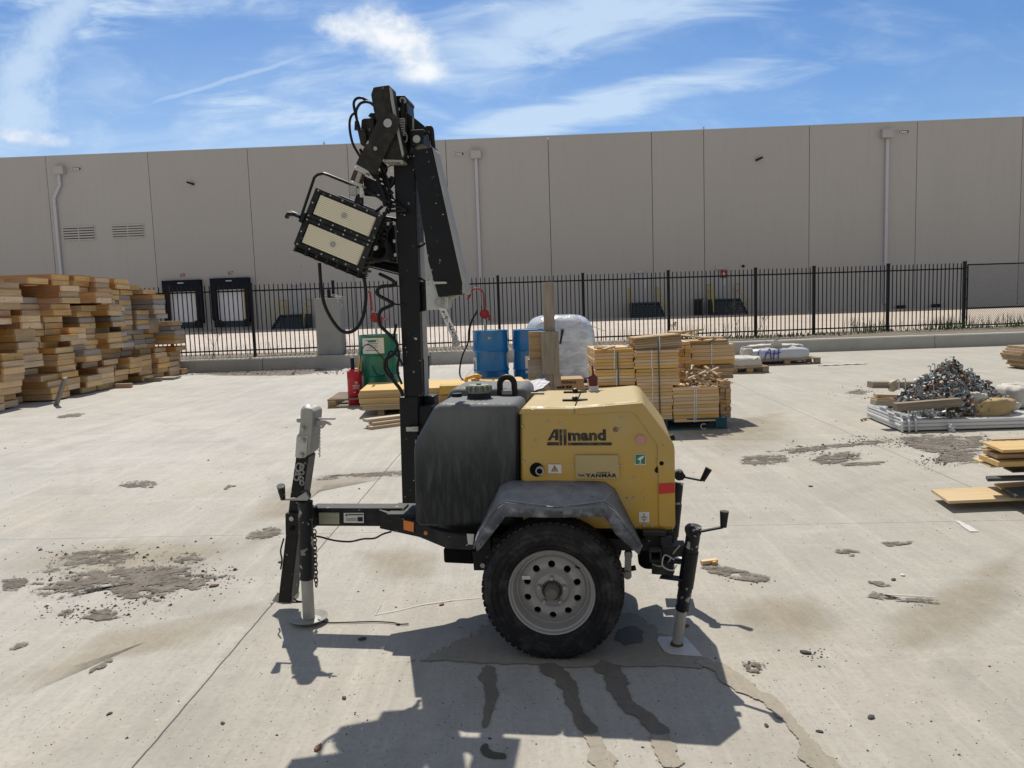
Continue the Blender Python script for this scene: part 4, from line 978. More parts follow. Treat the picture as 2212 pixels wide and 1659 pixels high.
# boxes hanging below the frame
c0=L(957,1185,-.18);c1=L(1024,1222,-.18);MB().prism([(c0[0],c0[1]),(c1[0],c0[1]),(c1[0],c1[1]+.005),(c0[0],c1[1]+.01)],-.18,.15).build('battery_box',M['hole'],T,bevel=.01)
c0=L(1378,1190,-.12);c1=L(1455,1233,-.12);MB().prism([(c0[0],c0[1]+.05),(c1[0],c0[1]+.05),(c1[0],c1[1]+.01),(c1[0]-.02,c1[1]),(c0[0]+.03,c1[1]),(c0[0],c1[1]+.02)],-.12,.2).build('exhaust_silencer',M['hole'],T,bevel=.02)
plate('fender_stay',ZE,[(155,700),(320,680),(320,860),(170,860)],-.30,M['black'],.02)
q=V3(ZE,237,833,-.33);MB().cyl(q,q+Vector((0,.02,0)),.012,n=6).build('stay_bolt',M['bolt'],T)
# --- body: yellow enclosure
side=P(ZC,[(80,1400),(84,436),(730,434),(1514,362),(1890,862),(1902,1200)],BY)
xb=L(*ZE(1820,540),BY);xr=L(*ZC(1902,940),BY)[0];side[-1]=(xr,side[-1][1])
side=side[1:-1]+[(xr,xb[1]),(side[0][0],xb[1])]
enc=MB().prism(side,BY,-BY).build('enclosure',M['yellow'],T,smooth=30,bevel=.030,seg=5)
# rear hood wrap, slightly proud
hood=P(ZC,[(733,450),(735,498),(752,515),(785,524),(1330,486),(1385,492),(1428,514),(1475,560),(1668,838),(1694,880),(1700,920),(1700,1050),(1690,1060),(1690,1120),(1706,1130),(1710,1200)],BY-.007)
hb=P(ZE,[(1758,460),(1768,490),(1800,499),(1885,497),(1903,485)],BY-.007)
top=P(ZC,[(1898,940),(1889,876),(1545,417),(1512,386),(1480,390)],BY-.007)
hood2=hood+hb+[(top[0][0],p) for p in (hb[-1][1],)][:0]+top
MB().prism(hood2,BY-.007,BY+.05).build('hood',M['yellow'],T,smooth=30,bevel=.006,seg=3)
for sg in(0,):
    # top skin seam and its shadow gap, front cover strip
    a=L(*ZC(733,434),BY);MB().box((a[0],0,a[1]-.012),(.004,.60,.034)).build('hood_seam',M['hole'],T)
MB().prism(P(ZC,[(112,456),(724,456),(724,525),(84,518),(84,505)],BY-.003),BY-.003,BY+.03).build('front_cover',M['yellow'],T,smooth=30,bevel=.003)
# bottom flange, tank gap
plate('gap_strip',ZC,[(70,512),(80,512),(80,1300),(68,1300)],BY+.012,M['hole'],.01)
# latches on top
def topxy(px,py,zz):
    g=gz(px,py,zz)-OT;return g.dot(TU),g.dot(TV)
TZ=L(*ZC(733,434),BY)[1]+.0
for (x,y) in((735,345),(737,252)):
    a=topxy(*ZC(x,y),TZ+.008)
    mb=MB().box((a[0],a[1],TZ+.004),(.115,.020,.012)).cyl((a[0],a[1],TZ),(a[0],a[1],TZ+.020),.014,n=12);mb.cm=1;mb.cyl((a[0],a[1],TZ+.02),(a[0],a[1],TZ+.024),.008,n=12)
    mb.build('rubber_latch',[M['cable'],M['bolt']],T,bevel=.002)
# screws
for x,y in((130,480),(675,482),(572,625),(1272,562),(1275,682),(135,1065),(1556,1405),(1560,1500),(1425,1255),(1420,1490),(705,1112),(1275,1118),(268,822),(415,597),(120,660)):
    q=V3(ZC,x,y,BY-.004);MB().cyl(q+Vector((0,.006,0)),q,.0062,.004,n=10).build('panel_screw',M['bolt'] if x not in(268,415,1425,1420) else M['galvdull'],enc)
for x,y in((1632,487),(1700,490),(1560,487)):
    q=V3(ZE,x,y,BY-.004);MB().cyl(q+Vector((0,.006,0)),q,.009 if x==1632 else .006,.006,n=10).build('panel_screw',M['galvdull'],enc)
# maker's name
fz=BY-.0015
def inkpoly(pts,par,name='letter'): return plate(name,ZC,pts,BY,M['logo'],.0010,par,off=.001)
lg=empty('maker_lettering',(0,0,0));lg.parent=T
inkpoly([(415,823),(487,696),(541,696),(541,823),(502,823),(502,792),(468,792),(452,823)],lg)
for pts in([(552,696),(586,696),(586,882),(555,882)],[(600,696),(635,696),(636,882),(603,882)],[(411,845),(545,845),(547,882),(408,882)],[(652,850),(1166,848),(1160,882),(652,882)],
    [(652,732),(688,732),(688,822),(656,822)]): inkpoly(pts,lg)
MB().prism(P(ZC,[(478,772),(502,728),(502,772)],BY-.0022),BY-.0028,BY-.0022).build('counter',M['yellow'],lg)
q=V3(ZC,640,823,BY-.002);h=(V3(ZC,640,696,BY).z-V3(ZC,640,823,BY).z)
text_obj('mand','lettering',M['logo'],h*1.34,(L(*ZC(652,823),BY)[0],BY-.0012,q.z),(R(90),0,0),lg,.0008,.0028,0,1.14,1.04)
text_obj('®','lettering',M['logo'],.03,(L(*ZC(1180,725),BY)[0],BY-.0012,L(*ZC(1180,725),BY)[1]),(R(90),0,0),lg,.0006)
# exhaust hole with pipe
q=V3(ZC,290,1165,BY);MB().cyl(q+Vector((0,-.0035,0)),q+Vector((0,.01,0)),.031,n=28).build('exhaust_opening',M['hole'],T)
q2=V3(ZC,322,1182,BY-.03);mb=MB().lathe([(.013,.0),(.018,.0),(.018,.05),(.013,.05)],(q2.x,BY-.034,q2.z),'y',20,True);mb.build('exhaust_pipe',M['galvdull'],T,smooth=True)
q=q2;MB().cyl((q.x,BY-.028,q.z),(q.x,BY-.02,q.z),.0135,n=16).build('pipe_bore',M['hole'],T)
# stickers and plates
ws=plate('warning_label',ZC,[(422,1095),(575,1097),(578,1218),(425,1215)],BY,M['white'],.001,T,off=.001)
plate('hazard_triangle',ZC,[(497,1118),(538,1186),(458,1186)],BY-.002,M['ink'],.0006,ws);plate('hazard_fill',ZC,[(497,1130),(528,1182),(468,1182)],BY-.0027,M['sprayyellow'],.0006,ws)
for pts in([(495,1142),(500,1142),(502,1166),(493,1166)],[(494,1170),(501,1170),(501,1177),(494,1177)]):plate('print',ZC,pts,BY-.0034,M['ink'],.0006,ws)
for pts in([(424,1098),(574,1100),(574,1104),(424,1102)],[(427,1209),(577,1212),(577,1216),(427,1213)]): plate('print',ZC,pts,BY-.002,M['signred'],.0006,ws)
ep=plate('engine_plate',ZC,[(737,990),(1242,990),(1256,1270),(742,1270)],BY,M['yellow2'],.012,T,off=.0,bevel=.003)
text_obj('YANMAR','lettering',M['ink'],.0215,(L(*ZC(868,1246),BY)[0],BY-.013,L(*ZC(868,1246),BY)[1]),(R(90),0,0),ep,.0005,.0009,0,1.34,1.14)
text_obj('POWERED BY','lettering',M['ink'],.008,(L(*ZC(990,1200),BY)[0],BY-.013,L(*ZC(990,1200),BY)[1]),(R(90),0,0),ep,.0004,0,0,1.15)
for pts in([(765,1215),(805,1228),(800,1233),(765,1221)],[(765,1243),(805,1231),(848,1215),(850,1220),(806,1238)],[(805,1228),(850,1243),(846,1247),(803,1234)]): plate('emblem',ZC,pts,BY-.0125,M['ink'],.0006,ep)
gl=plate('lifting_label',ZC,[(1432,982),(1560,982),(1560,1110),(1432,1110)],BY,M['white'],.001,T,off=.001)
plate('label_field',ZC,[(1441,991),(1552,991),(1552,1100),(1441,1100)],BY-.002,M['labelgreen'],.0006,gl)
for pts in([(1462,1045),(1490,1020),(1530,1003),(1545,1003),(1520,1040),(1480,1055)],[(1490,1045),(1506,1045),(1500,1088),(1494,1088)],[(1480,1086),(1515,1086),(1515,1092),(1480,1092)]): plate('print',ZC,pts,BY-.0028,M['white'],.0006,gl)
hl=plate('hoist_label',ZE,[(1588,368),(1678,368),(1678,457),(1590,457)],BY,M['white'],.001,T,off=.001)
for pts in([(1631,378),(1635,378),(1635,414),(1631,414)],[(1605,412),(1662,412),(1662,416),(1605,416)],[(1612,430),(1655,430),(1655,433),(1612,433)],[(1626,440),(1640,440),(1633,452)]): plate('print',ZE,pts,BY-.002,M['ink'],.0006,hl)
q=V3(ZC,1497,810,BY);MB().cyl(q+Vector((0,-.010,0)),q,.0195,n=24).build('round_reflector',M['pink'],T,smooth=True)
plate('red_reflector',ZE,[(1758,125),(1896,118),(1898,200),(1760,212)],BY-.007,M['red'],.0025,T)
q=V3(ZC,1745,1092,BY-.008);MB().cyl(q,q+Vector((0,.004,0)),.0095,n=16).build('hood_hole',M['hole'],T)
plate('panel_slot',ZC,[(1700,1125),(1680,1140),(1664,1170),(1672,1195),(1700,1207)],BY-.001,M['hole'],.001,T)
q=V3(ZC,1862,790,BY+.1);MB().cyl(q+Vector((-.03,0,-.01)),q+Vector((.012,0,.005)),.016,n=10).build('hood_latch',M['cable'],T,smooth=True)
# things left on the hood
a=topxy(*ZC(195,255),TZ)
def world_of(x,y,z): return OT+TU*x+TV*y+Vector((0,0,z))
mb=MB().grid([[(-.075+.15*i/6+.01*j,-.02+.09*j/3,.012+.008*math.sin(i*1.3+j)+.013*j) for i in range(7)] for j in range(4)])
mb.build('paper_sheet',M['paper'],loc=world_of(a[0],a[1],TZ),rot=(0,0,-TH),label='crumpled printed paper sheet lying on the front edge of the yellow hood',cat='paper',solid=.0015)
a=topxy(*ZC(200,293),TZ);mb=MB().box((0,0,.005),(.15,.022,.008)).cyl((-.02,0,.005),(-.02,0,.014),.007,n=10)
mb.build('hinge_strap',M['galvdull'],T,loc=(a[0],a[1],TZ+.002))
a=topxy(*ZC(957,262),TZ);e=empty('paint_brush',world_of(a[0],a[1],TZ),-TH,'dark red brush standing on top of the yellow hood','brush')
MB().prism([(-.022,.03),(.018,.03),(.020,.075),(.004,.090),(-.002,.135),(-.010,.135),(-.008,.088),(-.030,.078)],-.012,.012).build('handle',M['maroon'],e,bevel=.004)
MB().box((.0,0,.022),(.044,.028,.020)).box((.004,0,.008),(.06,.034,.012)).build('ferrule',M['white'],e,bevel=.002)
MB().tube([(-.075,0,.006),(-.03,.01,.012),(.02,0,.008),(.09,.01,.006)],.003,5).build('wire_loop',M['maroon'],e)
# --- fuel tank
tp=P(ZD,[(182,1700),(163,878),(428,396),(1402,396),(1402,1700)],BY)
zlow=L(915,1139,BY)[1]
tp[0]=(tp[0][0],zlow);tp[-1]=(tp[-1][0],zlow)
tank=MB().prism(tp,BY,-.02).build('fuel_tank',M['tank'],T,smooth=30,bevel=.035,seg=5)
tp2=[(x+ (.0 if x<0.1 else 0),z+(.035 if z>1.0 else 0)) for x,z in tp]
MB().prism(tp2,-.012,-BY).build('fuel_tank_far_half',M['tank'],T,smooth=30,bevel=.035,seg=5)
TK=L(*ZD(900,396),BY)[1]
a=topxy(*ZD(945,330),TK);mb=MB().cyl((a[0],a[1],TK-.01),(a[0],a[1],TK+.026),.058,.052,n=28);mb.build('filler_neck',M['cable'],T,smooth=40)
mb=MB().cyl((a[0],a[1],TK+.026),(a[0],a[1],TK+.062),.052,.050,n=28)
for k in range(14):
    t_=2*math.pi*k/14;mb.box((a[0]+.055*math.cos(t_),a[1]+.055*math.sin(t_),TK+.046),(.014,.010,.024),(0,0,t_))
mb.cyl((a[0],a[1],TK+.062),(a[0],a[1],TK+.070),.012,n=10);mb.build('fuel_cap',M['capgreen'],T,smooth=40)
a=topxy(*ZD(685,318),TK);MB().cyl((a[0],a[1],TK-.005),(a[0],a[1],TK+.018),.024,n=16).build('vent_cap',M['cable'],T,smooth=40)
# lifting eye
xa=V3(ZD,1190,300,-.01);xc_=V3(ZD,1358,300,-.01);yy=-.01;zt=V3(ZD,1275,50,yy).z-.014;r0=(xc_.x-xa.x)/2;cx_=(xa.x+xc_.x)/2
pts=[(xa.x,yy,TK-.02)]+[(cx_-r0*math.cos(t_),yy,zt-r0+r0*math.sin(t_)) for t_ in [math.pi*i/10 for i in range(11)]]+[(xc_.x,yy,TK-.02)]
MB().tube(pts,.0145,12,False).build('lifting_eye',M['cable'],T,smooth=50)
MB().box((cx_,yy,TK+.012),(r0*2-.02,.02,.02)).build('eye_brace',M['galvdull'],T)
# --- fender
inn=P(ZE,[(150,690),(172,575),(388,138),(470,98),(830,92),(1210,96),(1300,104),(1385,165),(1500,400),(1622,650)],BY+.0)
out_=P(ZE,[(172,610),(200,530),(362,312),(436,264),(620,290),(860,318),(1130,290),(1292,266),(1372,326),(1618,655)],-.488)
bot=P(ZE,[(185,712),(215,690),(350,520),(432,410),(640,414),(860,418),(1130,414),(1290,408),(1385,560),(1590,742)],-.496)
in2=P(ZE,[(150,712),(180,700),(350,545),(432,440),(640,440),(860,440),(1130,440),(1290,432),(1385,580),(1560,742)],-.45)
def row(pts,y): return [Vector((p[0],y,p[1])) for p in pts]
r0_=row(inn,BY+.004);r1_=row(out_,-.488);r2_=row(bot,-.496)
def lerp_row(a,b_,t_,dz=0): return [p.lerp(q,t_)+Vector((0,0,dz)) for p,q in zip(a,b_)]
def subdiv(r_):
    o=[]
    for i in range(len(r_)-1):
        for k in range(3):o.append(r_[i].lerp(r_[i+1],k/3))
    return o+[r_[-1]]
rows=[subdiv(x) for x in(r0_,lerp_row(r0_,r1_,.5,-.004),lerp_row(r0_,r1_,.92,-.009),r1_,lerp_row(r1_,r2_,.17,.001),r2_)]
fo=MB().grid(rows[:4]).grid(rows[4:]).build('fender',M['fender'],T,smooth=32,solid=.009)
MB().grid([rows[3],rows[4]]).build('scuffed_edge',M['fenderedge'],fo,smooth=32,solid=.009)
mirrored=[[Vector((p.x,-p.y,p.z)) for p in r_] for r_ in rows]
MB().grid(mirrored).build('fender',M['fender'],T,smooth=32,solid=-.009)
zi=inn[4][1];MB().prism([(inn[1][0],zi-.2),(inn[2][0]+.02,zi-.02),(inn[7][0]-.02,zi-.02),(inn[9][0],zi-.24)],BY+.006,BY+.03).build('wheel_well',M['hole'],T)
# --- rear crossbar with outrigger socket and rear jacks
def jack(side):
    e=empty('rear_jack',(0,0,0));e.parent=T
    m_=lambda v:Vector((v.x,v.y*(-side) if side>0 else v.y,v.z))
    foot=Vector((.532,-.300,.012));topp=Vector((.604,-.385,.565))
    if side>0:foot=Vector((.545,.335,.20));topp=Vector((.592,.375,.575))
    d_=(topp-foot).normalized();mid=foot+d_*.175
    if side>0:mid=foot+d_*.04
    MB().cyl(mid,topp,.030,n=24).cyl(topp,topp+d_*.006,.031,n=24).build('jack_tube',M['jackpaint'],e,smooth=40)
    MB().cyl(foot,mid+d_*.02,.0225,n=24).build('inner_tube',M['galvdull'],e,smooth=40)
    pl=[(-.085,.045),(-.060,-.060),(-.035,-.085),(.100,-.100),(.045,.085),(-.075,.085)] if side<0 else [(-.07,-.06),(.07,-.06),(.07,.06),(-.07,.06)]
    c_=MB();n_=len(pl);c_.poly([(foot.x+x,foot.y+y,foot.z-.008) for x,y in pl]+[(foot.x+x,foot.y+y,foot.z-.002) for x,y in pl],[tuple(range(n_-1,-1,-1)),tuple(range(n_,2*n_))]+[(i,(i+1)%n_,n_+(i+1)%n_,n_+i) for i in range(n_)])
    c_.build('foot_plate',M['footplate'],e,bevel=.002)
    MB().cyl(foot+Vector((0,0,-.004)),foot+d_*.012,.030,.024,n=20).build('foot_weld',M['rust'],e,smooth=40)
    if side<0:
        h0=V3(ZG,815,248,-.385);h1=V3(ZG,900,270,-.41);h2=V3(ZG,1145,212,-.45);h3=V3(ZG,1155,50,-.45)
    else:
        h0=V3(zf(2200,1600,1.9517),365,135,.36);h1=V3(zf(2200,1600,1.9517),400,155,.36);h2=V3(zf(2200,1600,1.9517),525,175,.34);h3=V3(zf(2200,1600,1.9517),570,92,.34)
    MB().cyl(h0+Vector((0,-.022,0)),h0+Vector((0,.022,0)),.026,n=20).tube([h0,h1],[.022,.016],10,False).build('gear_head',M['blackdusty'],e,smooth=40)
    MB().bar(h1+(h0-h1)*.3,h2,.009,.017,up=(0,1,0)).build('crank_arm',M['blackdusty'],e,bevel=.003)
    MB().cyl(h2,h3,.013,.0185,n=16).build('crank_grip',M['blackdusty'],e,smooth=40)
    # swivel sleeve and bracket plates
    s_=foot+d_*(.37 if side<0 else .19);ax=Vector((1,0,0))
    MB().cyl(s_-d_*.085,s_+d_*.085,.0335,n=20).build('mount_sleeve',M['black'],e,smooth=40)
    mb=MB()
    for dz in(-.045,.03): mb.bar(s_+Vector((-.02,0,dz)),s_+Vector((-.115,.03*(-side) if side>0 else .03,dz)),.05,.008)
    mb.bar(s_+Vector((-.06,.0,-.0)),s_+Vector((-.15,.02*(1 if side<0 else -1),.0)),.045,.05)
    mb.build('bracket',M['blackdusty'],e,bevel=.003)
    MB().tube([s_+Vector((-.06,-.03,.05)),s_+Vector((-.10,-.045,.075)),s_+Vector((-.11,-.05,.03)),s_+Vector((-.07,-.05,.01)),s_+Vector((-.05,-.04,.03))],.003,6).build('pin_ring',M['galv'],e)
jack(-1);jack(1)
cr=L(*ZG(360,380),-.30);cr2=L(*ZG(640,640),-.30)
# outrigger tube pointing toward the viewer with an open square end
q0=V3(ZG,452,515,-.40);sx=.052
mb=MB()
for dx_,dz_,w_,h_ in((0,sx/2-.004,sx,.008),(0,-sx/2+.004,sx,.008),(sx/2-.004,0,.008,sx-.016),(-sx/2+.004,0,.008,sx-.016)):
    mb.box((q0.x+dx_,-.20,q0.z+dz_),(w_,.40,h_))
mb.build('outrigger_tube',M['blackdusty'],T,bevel=.002)
MB().box((q0.x,-.18,q0.z),(sx-.02,.3,sx-.02)).build('tube_bore',M['hole'],T)
a=V3(ZG,330,290,BY);b_=V3(ZG,640,350,BY);MB().box(((a.x+b_.x)/2,0,(a.z+b_.z)/2-.01),(b_.x-a.x,.66,.075)).build('rear_crossmember',M['blackdusty'],T,bevel=.005)
a=V3(ZG,560,360,-.36);MB().box((a.x,-.34,a.z),(.05,.05,.04)).box((a.x+.03,-.33,a.z-.04),(.10,.08,.05)).box((a.x-.05,-.34,a.z+.035),(.10,.06,.02)).build('outrigger_lock',M['blackdusty'],T,bevel=.004)
MB().tube([V3(ZG,420,590,-.36),V3(ZG,480,612,-.37),V3(ZG,560,600,-.36),V3(ZG,600,540,-.36),V3(ZG,640,470,-.37),V3(ZG,700,400,-.38)],.0035,6).build('lock_cable',M['galvdull'],T)
MB().box((.50,0,.40),(.05,.5,.05)).build('rear_tube',M['black'],T)

# --- front jack and folded drawbar
def quadprism(z,pts,y0,y1,name,mat,par,**k): return MB().prism(P(z,pts,y0),y0,y1).build(name,mat,par,**k)
dbar=empty('folding_drawbar',(0,0,0));dbar.parent=T
quadprism(ZH,[(140,1418),(222,1422),(300,740),(338,470),(258,468),(218,740)],-.048,.055,'drawbar',M['black'],dbar,bevel=.006)
cp=empty('coupler',(0,0,0));cp.parent=T
quadprism(ZI,[(150,862),(170,545),(205,520),(245,160),(300,135),(380,150),(425,200),(420,290),(395,560),(375,800),(330,830),(300,872),(215,878)],-.056,.062,'coupler_body',M['galvdull'],cp,bevel=.012,seg=3)
quadprism(ZI,[(150,862),(172,560),(345,545),(325,800),(300,870),(215,878)],-.061,-.05,'coupler_plate',M['galv'],cp,bevel=.004)
q=V3(ZI,345,195,0);MB().lathe([(.0,.040),(.022,.034),(.034,.018),(.038,-.005),(.038,-.04)],(q.x,0,q.z-.005),'z',24).build('ball_socket',M['galv'],cp,smooth=50)
for x,y in((268,443),(272,610),(250,828)):
    q=V3(ZI,x,y,-.062);MB().cyl(q,q+Vector((0,-.010,0)),.0135,n=6).cyl(q+Vector((0,-.01,0)),q+Vector((0,-.016,0)),.008,n=10).build('coupler_bolt',M['bolt'],cp)
a=V3(ZI,425,300,-.01);b_=V3(ZI,740,298,-.01);MB().cyl(a,b_,.0055,n=10).build('latch_pin',M['galv'],cp,smooth=True)
quadprism(ZI,[(425,320),(590,330),(640,350),(680,392),(660,398),(600,372),(545,445),(515,440),(545,400),(425,422)],-.02,.0,'latch_plate',M['galvdull'],cp,bevel=.002)
mb=MB()
pts=[V3(ZI,503+ (k%2)*6,445+k*26,-.012) for k in range(17)]
for k in range(16):
    a,b_=pts[k],pts[k+1];mb.tube([a+Vector((.004*(1 if k%2 else -1),0,0)),(a+b_)/2+Vector((.004,.003,0)),b_],.0026,5,False)
mb.build('pin_chain',M['galv'],cp)
q=V3(ZI,190,320,-.03);MB().cyl(q,q+Vector((.03,0,0)),.012,n=8).build('latch_bolt',M['galvdull'],cp)
# safety chain lump on the drawbar face
mb=MB()
for x,y,r_ in((215,1005,.018),(255,1000,.013),(185,1150,.015),(245,1080,.012),(240,1170,.011),(255,1235,.012),(200,1085,.010)):
    q=V3(ZI,x,y,-.058);a0=rnd.uniform(0,3)
    mb.tube([q+Vector((r_*math.cos(t_)*(1 if x!=255 else .6),.006*math.sin(t_+a0),r_*math.sin(t_))) for t_ in [2*math.pi*i/10 for i in range(11)]],.0045,6,False)
mb.build('safety_chain',M['galvdull'],dbar)
MB().tube([V3(ZH,180,1000,-.06),V3(ZH,160,1080,-.06),V3(ZH,168,1140,-.06),V3(ZH,160,1200,-.055)],.004,6).build('drawbar_wire',M['cable'],dbar)
MB().prism(P(ZH,[(105,1405),(140,1350),(236,1385),(230,1425),(180,1428),(140,1420)],-.03),-.03,.06).build('drawbar_tongue_plate',M['galvdull'],dbar)
MB().tube([V3(ZH,238,1380,0),V3(ZH,262,1405,-.02),V3(ZH,300,1412,-.03),V3(ZH,236,1415,-.02)],.004,6).build('plug_wire',M['cable'],dbar)
# hinge block
quadprism(ZH,[(188,838),(290,838),(290,975),(190,978)],-.075,.075,'hinge_block',M['black'],T,bevel=.004)
for x,y,m_ in((230,873,'bolt'),(234,935,'hole')):
    q=V3(ZH,x,y,-.078);MB().cyl(q+Vector((0,.004,0)),q+Vector((0,-.004,0)),.012,n=12).build('hinge_bolt',M[m_],T)
# front jack
fj=empty('front_jack',(0,0,0));fj.parent=T;JY_=-.13
ta=V3(ZH,320,765,JY_);tb=V3(ZH,330,1262,JY_);tf=Vector((-1.241,JY_,.015))
tb.x=(ta.x*.0+tb.x);rr=.0355
MB().cyl(tb,ta,rr,n=24).cyl(ta,ta+Vector((0,0,.004)),rr+.001,n=24).build('jack_tube',M['jackpaint'],fj,smooth=40)
MB().cyl(Vector((tf.x,tf.y,.02)),tb+Vector((0,0,.02)),.029,n=24).build('inner_tube',M['galvdull'],fj,smooth=40)
MB().lathe([(.0,.018),(.040,.018),(.060,.010),(.092,.028),(.095,.026),(.060,.004),(.0,.004)],(tf.x,tf.y,0),'z',32).build('foot_dish',M['galvdull'],fj,smooth=50)
q=V3(ZH,322,728,JY_+.02);MB().cyl(q+Vector((-.012,-.03,0)),q+Vector((-.012,.03,0)),.028,n=20).build('gear_head',M['blackdusty'],fj,smooth=40)
quadprism(ZH,[(158,745),(262,738),(320,700),(345,740),(330,757),(262,755),(158,756)],JY_-.03,JY_-.02,'crank_arm',M['galvdull'],fj,bevel=.002)
a=V3(ZH,175,745,JY_-.03);b_=V3(ZH,160,660,JY_-.06);MB().cyl(a,b_,.012,.0205,n=16).build('crank_grip',M['blackdusty'],fj,smooth=40)
quadprism(ZH,[(280,790),(372,805),(378,935),(285,940)],-.10,-.045,'jack_mount',M['black'],fj,bevel=.004)
mb=MB();n_=0
y_=945
while y_<1295:
    x_=378+ (y_-945)*.035;q=V3(ZH,x_,y_,-.11);q2=V3(ZH,x_+1,y_+30,-.11);w_=.0085;f=n_%2
    c_=(q+q2)/2;hl=(q-q2).length/2+.003
    mb.tube([c_+Vector((w_*math.cos(t_)*(1 if not f else .15),w_*math.cos(t_)*(1 if f else .15),hl*math.sin(t_))) for t_ in [2*math.pi*i/8 for i in range(9)]],.0032,5,False)
    n_+=1;y_+=26
mb.build('safety_chain',M['rust'],T)
# --- mast
MY=-.075
quadprism(ZD,[(10,318),(235,318),(235,1560),(45,1560)],MY-.012,.09,'mast_sleeve',M['black'],T,bevel=.005)
x0,z0_=L(863,857,MY);x1=L(928,857,MY)[0];xs=L(873,1095,MY)[0];zb3=L(880,1118,MY)[1]
a=V3(ZD,10,318,MY);b_=V3(ZD,365,275,.09)
MB().box((L(918,870,0)[0],.0,L(918,940,0)[1]),(.10,.15,.30)).box((L(925,862,0)[0],.06,L(925,870,0)[1]),(.05,.10,.06)).build('mast_bracket',M['black'],T,bevel=.004)
MB().box((L(883,1105,0)[0]+.02,.0,zb3+.012),(.20,.22,.03)).build('mast_foot',M['blackdusty'],T,bevel=.003)
for yy in(690,):
    q=V3(ZD,165,690,-.11);MB().bar(q+Vector((-.028,0,0)),q+Vector((.025,0,0)),.02,.020,up=(0,1,0)).cyl(q+Vector((.0,0,0)),q+Vector((.03,0,0)),.013,n=6).build('clamp_bolt',M['galv'],T)
mast=quadprism(ident,[(873,858),(912,858),(894.5,330),(848.5,330)],MY,.06,'mast',M['black'],T,bevel=.004)
quadprism(ident,[(910,856),(919,856),(907,525),(898,500)],-.03,.05,'mast_inner_section',M['galvdull'],T,bevel=.003)
# top of the mast: pulley head
quadprism(ZL,[(850,235),(880,205),(1000,200),(1045,262),(1040,275),(1030,300),(1045,500),(1085,850),(1080,1050),(850,1050)],-.03,.10,'mast_head',M['black'],T,bevel=.004)
quadprism(ZL,[(1040,430),(1125,490),(1275,610),(1260,640),(1250,830),(1070,860),(1050,640)],-.045,.10,'head_gusset',M['black'],T,bevel=.003)
quadprism(ZL,[(1088,655),(1245,648),(1248,830),(1075,860)],-.088,-.04,'pivot_plate',M['black'],T,bevel=.002)
quadprism(ZL,[(1088,648),(1245,641),(1245,650),(1088,657)],-.09,-.03,'plate_edge',M['galvdull'],T)
q=V3(ZL,1163,773,-.089);MB().cyl(q,q+Vector((0,-.006,0)),.0175,n=20).build('pivot_pin',M['galv'],T,smooth=40)
for x0_,x1_,yy0,yy1 in((960,995,250,560),(1010,1035,420,860),(1105,1125,490,640)):
    quadprism(ZL,[(x0_,yy0),(x1_,yy0),(x1_,yy1),(x0_,yy1)],-.05,-.04,'head_strap',M['galvdull'] if x0_>1100 else M['head'],T)
mb=MB()
for k in range(7):
    c_=V3(ZL,955,520+k*32,-.055);mb.tube([c_+Vector((.017*math.cos(t_),.014*math.sin(t_),.003*t_/3-.004)) for t_ in [2*math.pi*i/8 for i in range(9)]],.004,5,False)
pts=[(975,740),(1000,680),(1035,740),(1025,800),(985,800),(975,740)];mb.tube([V3(ZL,x,y,-.06) for x,y in pts],.0045,6)
mb.build('mast_spring',M['galvdull'],T)
q=V3(ZL,975,262,-.05);MB().cyl(q,q+Vector((0,.05,0)),.014,n=14).build('pulley',M['galvdull'],T);q=V3(ZL,935,385,-.035);MB().box(q,(.008,.006,.014)).build('label_tab',M['white'],T)
# folded upper mast arm (right, slanting down)
arm=quadprism(ident,[(889,325),(933,318),(1007,630),(1003,636),(947,641),(925,565)],-.10,-.02,'folded_mast_arm',M['black'],T,bevel=.003)
quadprism(ident,[(933.5,317),(940,325),(1010,632),(1004,636)],-.115,-.02,'arm_flange',M['galvdull'],T)
quadprism(ident,[(934,312),(939,318),(944,345),(941,350),(934,330)],-.06,.0,'arm_hinge',M['black'],T)
# flange at bottom with small gussets
quadprism(ZK,[(1078,1320),(1100,1330),(1138,1425),(1078,1435)],-.118,-.10,'arm_end_tab',M['galvdull'],T)
# white bracket with red and white locking lever
br=empty('lock_bracket',(0,0,0));br.parent=T
quadprism(ZK,[(650,1288),(745,1282),(752,1300),(800,1470),(915,1470),(912,1622),(665,1625)],-.08,-.072,'bracket_plate',M['bracket'],br,bevel=.001)
quadprism(ZK,[(740,1295),(890,1295),(892,1318),(752,1322)],-.118,-.08,'bracket_lip',M['bracket'],br,bevel=.001)
quadprism(ZK,[(700,1288),(730,1212),(738,1288)],-.08,-.06,'bracket_gusset',M['bracket'],br)
quadprism(ZK,[(800,1465),(1010,1455),(1000,1470),(930,1492),(915,1600),(912,1470)],-.07,.0,'bracket_side',M['galvdull'],br)
q=V3(ZK,815,1530,-.082);MB().cyl(q,q+Vector((0,-.012,0)),.0225,n=16).cyl(q+Vector((0,-.012,0)),q+Vector((0,-.024,0)),.013,n=6).build('lever_bolt',M['galvdull'],br,smooth=35)
ZM=zf(1100,900,2.4578)
lv=quadprism(ZM,[(1085,445),(1150,455),(1260,715),(1205,725)],-.105,-.098,'lever',M['white'],br,bevel=.002)
mb=MB();r_=random.Random(3)
for k in range(30):
    t_=r_.random();s_=r_.uniform(-.8,.8);x=1120+110*t_+s_*16;y=475+225*t_;q=V3(ZM,x,y,-.1065);mb.box(q,(.004,.001,.006),(0,r_.uniform(0,3),0))
mb.build('lever_print',M['ink'],br)
